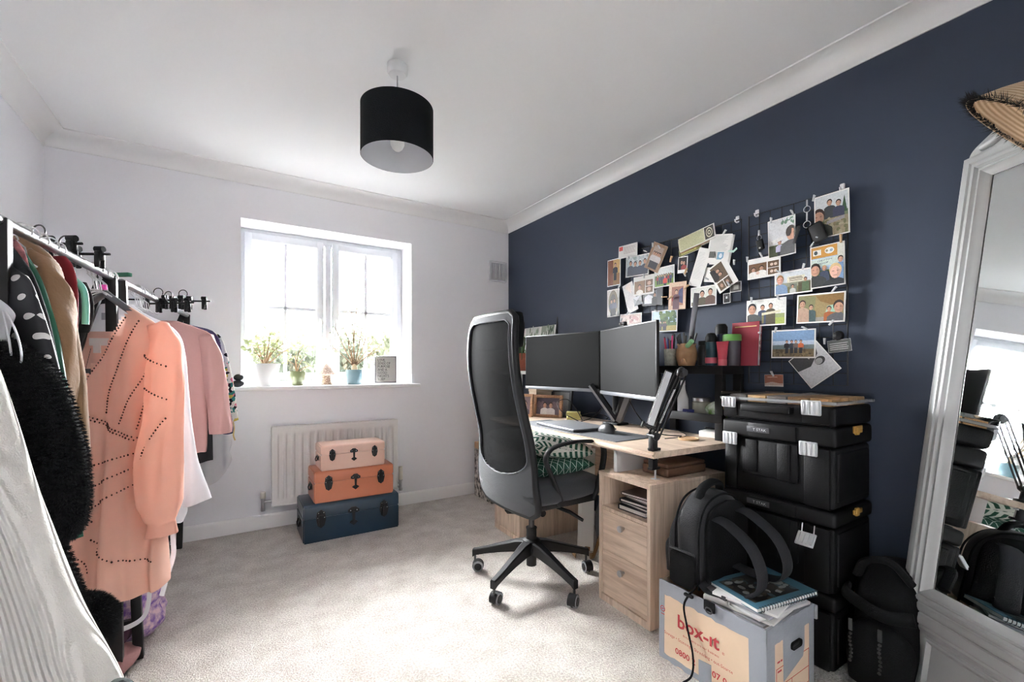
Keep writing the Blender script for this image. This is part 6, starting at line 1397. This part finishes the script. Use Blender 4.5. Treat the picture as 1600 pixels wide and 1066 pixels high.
t = thing('size_marker', 'small bright pink size marker clipped on the grey hanger', 'size marker', M=TR((rail(1.985).x, 1.985, 0), R(-32)), world=False); MB().boxb(-.012, .012, -.014, -.002, 1.345, 1.362, .002).build('clip', mat('hot_pink', (230, 70, 170), .4), t)
# --- white blouse behind it
wcl = mat('white_cotton', (228, 227, 230), .8, bump=.2, bscale=60, sub=.35)
rows = [(1.315, -.05, .045), (1.285, -.12, .08), (1.235, -.19, .17), (1.17, -.2, .205), (.93, -.2, .228), (.75, -.2, .258), (.61, -.2, .292), (.585, -.2, .296)]
wb_ = hang('white_blouse', 'long white cotton blouse hanging just behind the peach dress', 'blouse', 2.12, -20, Drape(rows, [(1.315, .01), (1.2, .03), (.6, .05)], .012, 38, 2.0), wcl)
Drape([(.62, -.1, .20), (.56, -.1, .22), (.51, -.1, .205)], [(.62, .03), (.51, .04)], .01, 40, 1).mesh(60, 12).build('under_hem', wcl, wb_, ang=100)
MB().boxb(-.035, -.0, -.031, -.028, 1.255, 1.28).build('neck_label', mat('label_grey', (170, 168, 176), .7), wb_)
MB().tube(smoothpts([(.212, -.05, .60), (.2, -.06, .5), (.205, -.065, .42), (.18, -.06, .33), (.165, -.06, .27)], 6), .008, 6, flat=.15).build('ribbon_tie', wcl, wb_)
# --- pink tee and neighbours
pink = mat('dusty_pink_jersey', (206, 158, 152), .85, bump=.2, bscale=150)
rows = [(1.315, -.05, .06), (1.29, -.12, .13), (1.255, -.19, .2), (1.15, -.2, .205), (.95, -.195, .19), (.70, -.19, .185), (.655, -.19, .18)]
pk = hang('pink_tee', 'dusty pink short-sleeved top hanging near the window', 'top', 2.75, -15, Drape(rows, [(1.315, .01), (1.2, .03), (.65, .045)], .011, 42, 1.2), pink)
sleeve(pk, [(.185, 0, 1.245), (.212, -.01, 1.13), (.228, -.015, 1.0), (.238, -.015, .88), (.248, -.015, .79), (.25, -.015, .755)], [.03, .042, .047, .05, .05, .046], pink)
sleeve(pk, [(-.185, 0, 1.245), (-.212, -.01, 1.13), (-.228, -.015, 1.0), (-.24, -.015, .86)], [.03, .042, .047, .05], pink)
hang('black_skirt', 'short black garment just below the pink top', 'skirt', 2.80, -12, Drape([(1.2, -.15, .17), (.9, -.17, .195), (.62, -.17, .20), (.60, -.17, .2)], [(1.2, .02), (.6, .03)], .008, 40, 0), mat('black_jersey', (30, 30, 34), .85))
hang('navy_jumper', 'navy blue top showing as a thin edge behind the pink one', 'top', 2.86, -12, Drape([(1.31, -.05, .08), (1.28, -.15, .19), (1.185, -.2, .232), (.95, -.2, .262), (.76, -.2, .288), (.74, -.2, .285)], [(1.31, .01), (.74, .03)], .006, 42, .3), mat('navy_jersey', (44, 42, 84), .8))
flo = mat('floral_print', (226, 224, 214), .75, spec=.2); N, L, b = nodes_of(flo)
tcf = N.new('ShaderNodeTexCoord'); vf = N.new('ShaderNodeTexVoronoi'); vf.inputs['Scale'].default_value = 55; L.new(tcf.outputs['Object'], vf.inputs[0])
rf = N.new('ShaderNodeValToRGB'); rf.color_ramp.interpolation = 'CONSTANT'; sepc = N.new('ShaderNodeSeparateColor'); L.new(vf.outputs['Color'], sepc.inputs[0]); L.new(sepc.outputs[0], rf.inputs[0])
rf.color_ramp.elements[0].color = (*lin((230, 228, 220)), 1); rf.color_ramp.elements[1].position = .45; rf.color_ramp.elements[1].color = (*lin((50, 130, 120)), 1)
for p_, c_ in ((.62, (30, 30, 36)), (.75, (196, 176, 84)), (.88, (206, 120, 140))): e_ = rf.color_ramp.elements.new(p_); e_.color = (*lin(c_), 1)
L.new(rf.outputs[0], b.inputs['Base Color'])
hang('floral_blouse', 'green and white floral blouse at the window end of the rack', 'blouse', 2.96, -12, Drape([(1.30, -.05, .1), (1.275, -.15, .198), (1.19, -.2, .24), (1.0, -.2, .278), (.85, -.2, .295), (.79, -.2, .302)], [(1.3, .01), (.79, .035)], .008, 42, .9), flo)
fr_ = hang('frilled_white_dress', 'white frilled dress hanging lowest at the window end', 'dress', 3.06, -12, Drape([(1.25, -.1, .12), (1.0, -.15, .2), (.75, -.17, .24), (.66, -.18, .262), (.60, -.18, .25), (.56, -.18, .262), (.5, -.18, .235), (.44, -.17, .19), (.425, -.16, .17)], [(1.25, .02), (.42, .06)], .016, 60, .2), wcl)
MB().tube(smoothpts([(.268, -.02, .79), (.275, -.02, .74), (.272, -.02, .70), (.28, -.02, .67)], 6), .004, 6).build('gold_tie', mat('gold_cord', (206, 176, 116), .5), fr_)
# --- nearer garments, twisted on the rail
suede = mat('tan_suede', (150, 116, 84), .9, var=.2, vscale=9, bump=.3, bscale=120, sheen=.25)
br = hang('suede_coat', 'tan suede coat hanging beside the green top', 'coat', 1.54, -45, Drape([(1.41, -.07, -.045), (1.385, -.12, .0), (1.355, -.17, .038), (1.26, -.2, .08), (1.17, -.2, .109), (1.047, -.2, .138), (.926, -.2, .149), (.86, -.2, .151), (.77, -.2, .15)], [(1.41, .012), (1.3, .04), (.76, .05)], .010, 30, .7), suede)
sleeve(br, [(.0, .0, 1.368), (.035, -.008, 1.325), (.068, -.015, 1.26), (.098, -.03, 1.17), (.122, -.045, 1.03), (.135, -.05, .90), (.150, -.05, .80), (.158, -.05, .762)], [.012, .026, .034, .04, .042, .041, .04, .043], suede)
MB().tube(smoothpts([(-.05, -.035, 1.40), (.0, -.055, 1.30), (.03, -.065, 1.1), (.04, -.07, .8)], 6), .010, 8, flat=.4).build('front_edge', suede, br)
hang('green_blouse', 'emerald green top between the suede coat and the dark jacket', 'top', 1.475, -45, Drape([(1.37, -.06, -.01), (1.343, -.1, .015), (1.283, -.17, .055), (1.165, -.18, .103), (1.02, -.18, .14), (.9, -.18, .16), (.7, -.18, .17)], [(1.37, .008), (1.2, .022), (.7, .025)], .005, 40, .2), mat('emerald_satin', (30, 92, 70), .55))
hang('floral_pink_shirt', 'pink and plum floral shirt showing at the top of the near rail', 'shirt', 1.455, -45, Drape([(1.385, -.05, -.02), (1.36, -.1, .01), (1.32, -.15, .03), (1.25, -.15, .045), (1.0, -.15, .05)], [(1.385, .008), (1.0, .012)], .004, 40, .9), mat('plum_floral', (206, 130, 130), .8, rgb2=(80, 40, 52), vscale=40))
hang('dark_jacket', 'dark charcoal jacket behind the polka-dot blouse', 'jacket', 1.44, -45, Drape([(1.36, -.06, -.01), (1.336, -.1, .015), (1.292, -.16, .055), (1.177, -.18, .103), (1.023, -.18, .15), (.927, -.18, .160), (.831, -.18, .150), (.70, -.18, .12)], [(1.36, .008), (1.2, .02), (.68, .025)], .005, 36, .5), mat('charcoal_wool', (40, 43, 47), .9, bump=.4, bscale=200))
pol = mat('polka_dots', (30, 31, 36), .6); N, L, b = nodes_of(pol)
tcp = N.new('ShaderNodeTexCoord'); spx = N.new('ShaderNodeSeparateXYZ'); L.new(tcp.outputs['Object'], spx.inputs[0])
def mth(op, a, b_=None):
    n = N.new('ShaderNodeMath'); n.operation = op
    for k, q in enumerate((a, b_)):
        if q is None: continue
        if isinstance(q, (int, float)): n.inputs[k].default_value = q
        else: L.new(q, n.inputs[k])
    return n.outputs[0]
zr = mth('DIVIDE', mth('ADD', spx.outputs[2], 5), .042); row = mth('FLOOR', zr); fz = mth('SUBTRACT', mth('FRACT', zr), .5)
xr = mth('ADD', mth('DIVIDE', mth('ADD', mth('SUBTRACT', spx.outputs[0], spx.outputs[1]), 5), .05), mth('MULTIPLY', mth('MODULO', row, 2), .5)); fx_ = mth('SUBTRACT', mth('FRACT', xr), .5)
dd = mth('ADD', mth('POWER', mth('MULTIPLY', fz, .042), 2), mth('POWER', mth('MULTIPLY', fx_, .05), 2)); dot = mth('LESS_THAN', dd, .0074**2)
mxp = N.new('ShaderNodeMixRGB'); L.new(dot, mxp.inputs[0]); mxp.inputs[1].default_value = (*lin((32, 33, 38)), 1); mxp.inputs[2].default_value = (*lin((222, 220, 218)), 1); L.new(mxp.outputs[0], b.inputs['Base Color'])
hang('polka_dot_blouse', 'black blouse with white polka dots above the fur coat', 'blouse', 1.41, -45, Drape([(1.33, -.06, -.01), (1.301, -.1, .023), (1.284, -.12, .057), (1.216, -.16, .094), (1.106, -.17, .14), (1.025, -.17, .158), (.9, -.17, .17), (.7, -.17, .17)], [(1.33, .008), (1.2, .022), (.7, .03)], .005, 30, .1), pol)
sat = hang('satin_camisole', 'small white satin camisole with thin straps at the edge of the picture', 'camisole', 1.325, -35, Drape([(1.228, -.1, .03), (1.205, -.12, .058), (1.19, -.12, .067), (1.165, -.12, .05), (1.13, -.12, .035)], [(1.228, .008), (1.13, .02)], .006, 45, .1), mat('white_satin', (224, 224, 230), .3, sub=.2))
MB().tube(smoothpts([(.06, -.01, 1.20), (.085, -.012, 1.16), (.098, -.012, 1.11), (.09, -.012, 1.075)], 6), .002, 6).tube(smoothpts([(.055, -.01, 1.2), (.072, -.012, 1.14), (.08, -.012, 1.08)], 6), .002, 6).build('strap', MATS['white_satin'], sat)
# --- fur coat
furm = mat('black_faux_fur', (15, 16, 18), .9, spec=.15, bump=1, bscale=160)
def furry(o, n, ln, seed, grav=.5):
    me = o.data; rg = random.Random(seed); polys = list(me.polygons); ar = [p.area for p in polys]; mb = MB()
    for p in rg.choices(polys, ar, k=n):
        V = [me.vertices[i].co for i in p.vertices]; w = [rg.random() for _ in V]; s = sum(w); c = sum((v*(q/s) for v, q in zip(V, w)), Vector())
        d = (p.normal*rg.uniform(.5, 1)+Vector((rg.gauss(0, .35), rg.gauss(0, .35), -grav*rg.random()))).normalized(); l = ln*rg.uniform(.5, 1.3); sd = d.orthogonal().normalized()*.0006
        mb.add([c-sd, c+sd, c+d*l*.6+Vector((0, 0, -l*.08)), c+d*l], [[0, 1, 2], [0, 2, 3], [1, 3, 2]])
    f = MB(); f.v, f.f = mb.v, mb.f
    me2 = bpy.data.meshes.new('fur_pile'); me2.from_pydata(mb.v, [], mb.f); me2.materials.append(mat('fur_fibre', (24, 25, 28), .6, spec=.3)); q = bpy.data.objects.new('fur_pile', me2); COL.objects.link(q); q.parent = o; q['kind'] = 'stuff'
fc = thing('fur_coat', 'fluffy black faux-fur coat next to the cream ribbed cardigan', 'coat', M=TR((rail(1.34).x, 1.34, 0), R(-35)), world=False, group='clothes on the racks')
o = Drape([(1.155, -.2, .0), (1.144, -.22, .035), (1.125, -.24, .077), (1.066, -.25, .138), (.95, -.25, .183), (.846, -.25, .203), (.78, -.25, .202), (.745, -.25, .185), (.728, -.24, .16)], [(1.155, .03), (1.1, .06), (.9, .07), (.728, .05)], .008, 25, .3).mesh().build('garment_body', furm, fc, ang=100)
furry(o, 60000, .008, 1)
sl = MB().tube(smoothpts([(.12, -.02, .78), (.165, -.03, .71), (.20, -.04, .655), (.215, -.045, .63)], 6), [.03]*19, 18).build('sleeve', furm, fc, ang=100); furry(sl, 9000, .008, 2)
cf = MB().sph((.252, -.05, .588), .062, 4, (.9, .85, 1.0))
cf.v = [(v[0]+.01*noise.noise(Vector(v)*25), v[1], v[2]+.01*noise.noise(Vector(v)*22)) for v in cf.v]
cf = cf.build('cuff', furm, fc, ang=100); furry(cf, 24000, .009, 3)
# --- cream ribbed cardigan in front
knit = mat('cream_rib_knit', (226, 222, 216), .95, spec=.1); N, L, b = nodes_of(knit)
tck = N.new('ShaderNodeTexCoord'); spk = N.new('ShaderNodeSeparateXYZ'); L.new(tck.outputs['Object'], spk.inputs[0])
sN = mth('MULTIPLY', mth('ADD', spk.outputs[0], mth('MULTIPLY', spk.outputs[2], .42)), 2*math.pi/.0078); sv = mth('SINE', sN)
nk = N.new('ShaderNodeTexNoise'); nk.inputs['Scale'].default_value = 400; L.new(tck.outputs['Object'], nk.inputs[0])
hk_ = mth('ADD', sv, mth('MULTIPLY', nk.outputs[0], .8)); bk_ = N.new('ShaderNodeBump'); bk_.inputs['Strength'].default_value = .9; bk_.inputs['Distance'].default_value = .003; L.new(hk_, bk_.inputs['Height']); L.new(bk_.outputs[0], b.inputs['Normal'])
kn = hang('ribbed_cardigan', 'long cream ribbed cardigan closest to the camera', 'cardigan', 1.12, -35, Drape([(1.34, -.1, .03), (1.25, -.2, .085), (1.15, -.28, .128), (1.061, -.3, .165), (.96, -.3, .204), (.859, -.3, .236), (.779, -.3, .267), (.70, -.3, .302), (.63, -.3, .342), (.55, -.3, .37), (.4, -.3, .36), (.3, -.3, .35)], [(1.34, .02), (1.1, .05), (.3, .08)], .02, 16, .6, .5, e=.6), knit, n=120, mm=90)
Drape([(.80, -.28, .02), (.72, -.28, .10), (.64, -.28, .19), (.56, -.28, .27), (.48, -.28, .30), (.3, -.28, .3)], [(.8, .02), (.6, .05), (.3, .06)], .015, 20, 2, .5, y0=-.085).mesh(80, 40).build('front_fold', knit, kn, ang=100)
o = MB().sph((.362, -.005, .578), .024, 3, (1.1, .9, 1)).build('cuff_trim', mat('dark_green_fur', (40, 50, 48), .9, bump=1, bscale=120), kn, ang=100)
# --- black trousers and small things behind the rail
for k, (y, u, lab) in enumerate(((1.70, .0, 'black trousers folded on a hanger just behind the suede coat'), (1.76, .015, 'black trousers on a clip hanger, second behind the suede coat'), (1.83, .02, 'black trousers on a clip hanger nearest the peach dress'))):
    hang('trousers', lab, 'trousers', y, -40, Drape([(1.345, -.17, u-.02), (1.30, -.18, u), (1.25, -.18, u), (1.19, -.18, u-.02)], [(1.345, .012), (1.19, .02)], .004, 30, k), mat('black_wool', (26, 27, 30), .9, bump=.3, bscale=200))
hang('red_jumper', 'dark red top glimpsed above the near rail', 'top', 1.64, -45, Drape([(1.38, -.08, .03), (1.355, -.12, .055), (1.30, -.15, .07), (1.1, -.15, .07)], [(1.38, .008), (1.1, .015)], .004, 40, 0), mat('dark_red_cotton', (140, 34, 46), .8))
t = thing('clothes_hanger', 'mint green plastic hanger showing beside the suede coat', 'hanger', M=TR((rail(1.66).x, 1.66, 0), R(-42)), world=False)
hg = hanger_geo(.17)[0].build('hook', wire_w, t)
MB().tube(smoothpts([(-.15, 0, 1.27), (-.02, 0, 1.335), (.02, 0, 1.335), (.085, -.01, 1.30), (.098, -.01, 1.26), (.098, -.01, 1.20)], 6), .008, 10).build('shoulders', mat('mint_plastic_hanger', (120, 196, 176), .35), t)
# --- wire hooks along the rails
hp = None
HK = [(1.47, 0), (1.50, 0), (1.56, 0), (1.60, 0), (1.90, 0), (1.92, 0), (1.94, 0), (1.96, 0), (2.0, 0), (2.02, 0), (2.05, 0), (2.33, 0), (2.36, 0), (2.39, 0), (2.42, 0), (2.45, 0), (2.48, 0), (2.52, 0)]+[(1.54+.03*k, 1) for k in range(15)]
for k, (y, rear) in enumerate(HK):
    p = rail(y); M = TR((p.x-(.15 if rear else 0), y, .015 if rear else 0), R(-20+14*math.sin(k*2.3)))
    if hp is None:
        hp = thing('wire_hanger', 'thin white wire hanger hooked on the rack among the packed clothes', 'hanger', M=M, world=False, group='white wire hangers on the racks')
        hk, _ = hanger_geo(.11, .05, .002); hk.build('hook', wire_w, hp)
        MB().tube(smoothpts([(-.11, 0, 1.275), (-.05, 0, 1.315), (0, 0, 1.335), (.03, 0, 1.32)], 5), .0022, 6).build('shoulders', wire_w, hp)
    else: q_ = dup(hp, M)
    (hp if k == 0 else q_)['label'] = 'white wire hanger on the rear rail of the nearer rack' if rear else 'white wire hanger hooked among the near clothes, before the trousers' if y < 1.8 else 'white wire hanger hooked on the rail by the grey dress hanger' if y < 2.2 else 'white wire hanger hooked on the rail between white blouse and pink tee'
# --- black clip hangers
cp = None
for k, (y, dx, dz, ang, lab) in enumerate(((1.80, -.09, .035, -35, 'black trouser-clip hanger sticking up behind the near rail'), (1.88, -.06, .03, -30, 'black trouser-clip hanger sticking up next to the pink size marker'), (2.66, -.0, .0, -25, 'black trouser-clip hanger above the pink top'), (2.80, .07, .02, -25, 'black trouser-clip hanger nearest the window'), (2.60, .05, -.02, -40, 'lower black trouser-clip hanger above the white blouse'))):
    p = rail(y); M = TR((p.x+dx, y, dz), R(ang))
    if cp is None:
        cp = thing('clip_hanger', lab, 'hanger', M=M, world=False, group='black clip hangers')
        MB().cyl((-.13, 0, 1.405), (.13, 0, 1.405), .004, seg=8).build('bar', black_plastic, cp)
        MB().tube([(.02*math.cos(R(a)), 0, 1.44+.02*math.sin(R(a))) for a in range(-30, 215, 20)]+[(0, 0, 1.405)], .0022, 6).build('hook', dark_steel, cp)
        for x in (-.05, .03, .10):
            c_ = MB().boxb(x-.011, x+.011, -.008, .008, 1.385, 1.418, .005, 3).boxb(x-.008, x+.008, -.012, -.006, 1.362, 1.412, .003).boxb(x-.008, x+.008, .006, .012, 1.362, 1.412, .003).cyl((x-.012, 0, 1.42), (x+.012, 0, 1.42), .009, seg=14).build('clip', black_plastic, cp)
    else: dup(cp, M, lab)
p = rail(2.22); tag(MB().boxb(-.035, .035, -.01, .01, 0, .014, .002, M=TR(p+Vector((-.02, .02, .035)), R(-40))).build('green_clip', mat('green_plastic', (40, 110, 84), .4)), 'small green plastic clip on the rail above the white blouse', 'clip')
# --- things under the racks
pp = mat('purple_floral', (226, 196, 206), .85, rgb2=(120, 84, 170), vscale=45)
lump('folded_blanket', 'pale pink bundle with purple print on the floor under the rack', 'blanket', (-.40, 2.36, .12), (.17, .16, .15), pp, 3)
lump('folded_jumper', 'folded rose-brown jumper on the floor at the foot of the rack', 'jumper', (-.45, 2.10, .05), (.16, .14, .055), mat('rose_knit', (156, 112, 110), .9, bump=.6, bscale=120), 6)
lump('scarf_bundle', 'dark plum scarf on top of the rose-brown jumper', 'scarf', (-.41, 2.12, .115), (.10, .09, .04), mat('plum_wool', (70, 36, 56), .9), 9)
lump('sports_bag', 'dark bag with a pale panel pushed under the rack', 'bag', (-.52, 2.62, .16), (.17, .22, .18), mat('grey_bag', (62, 62, 64), .8), 12)
tag(MB().tube(smoothpts([(-.40, 2.03, .22), (-.36, 2.05, .17), (-.31, 2.07, .16), (-.27, 2.10, .175), (-.26, 2.13, .24), (-.262, 2.15, .33)], 6), .009, 6, flat=.15).build('ribbon', wcl), 'loose white ribbon looped around the rack leg', 'ribbon')
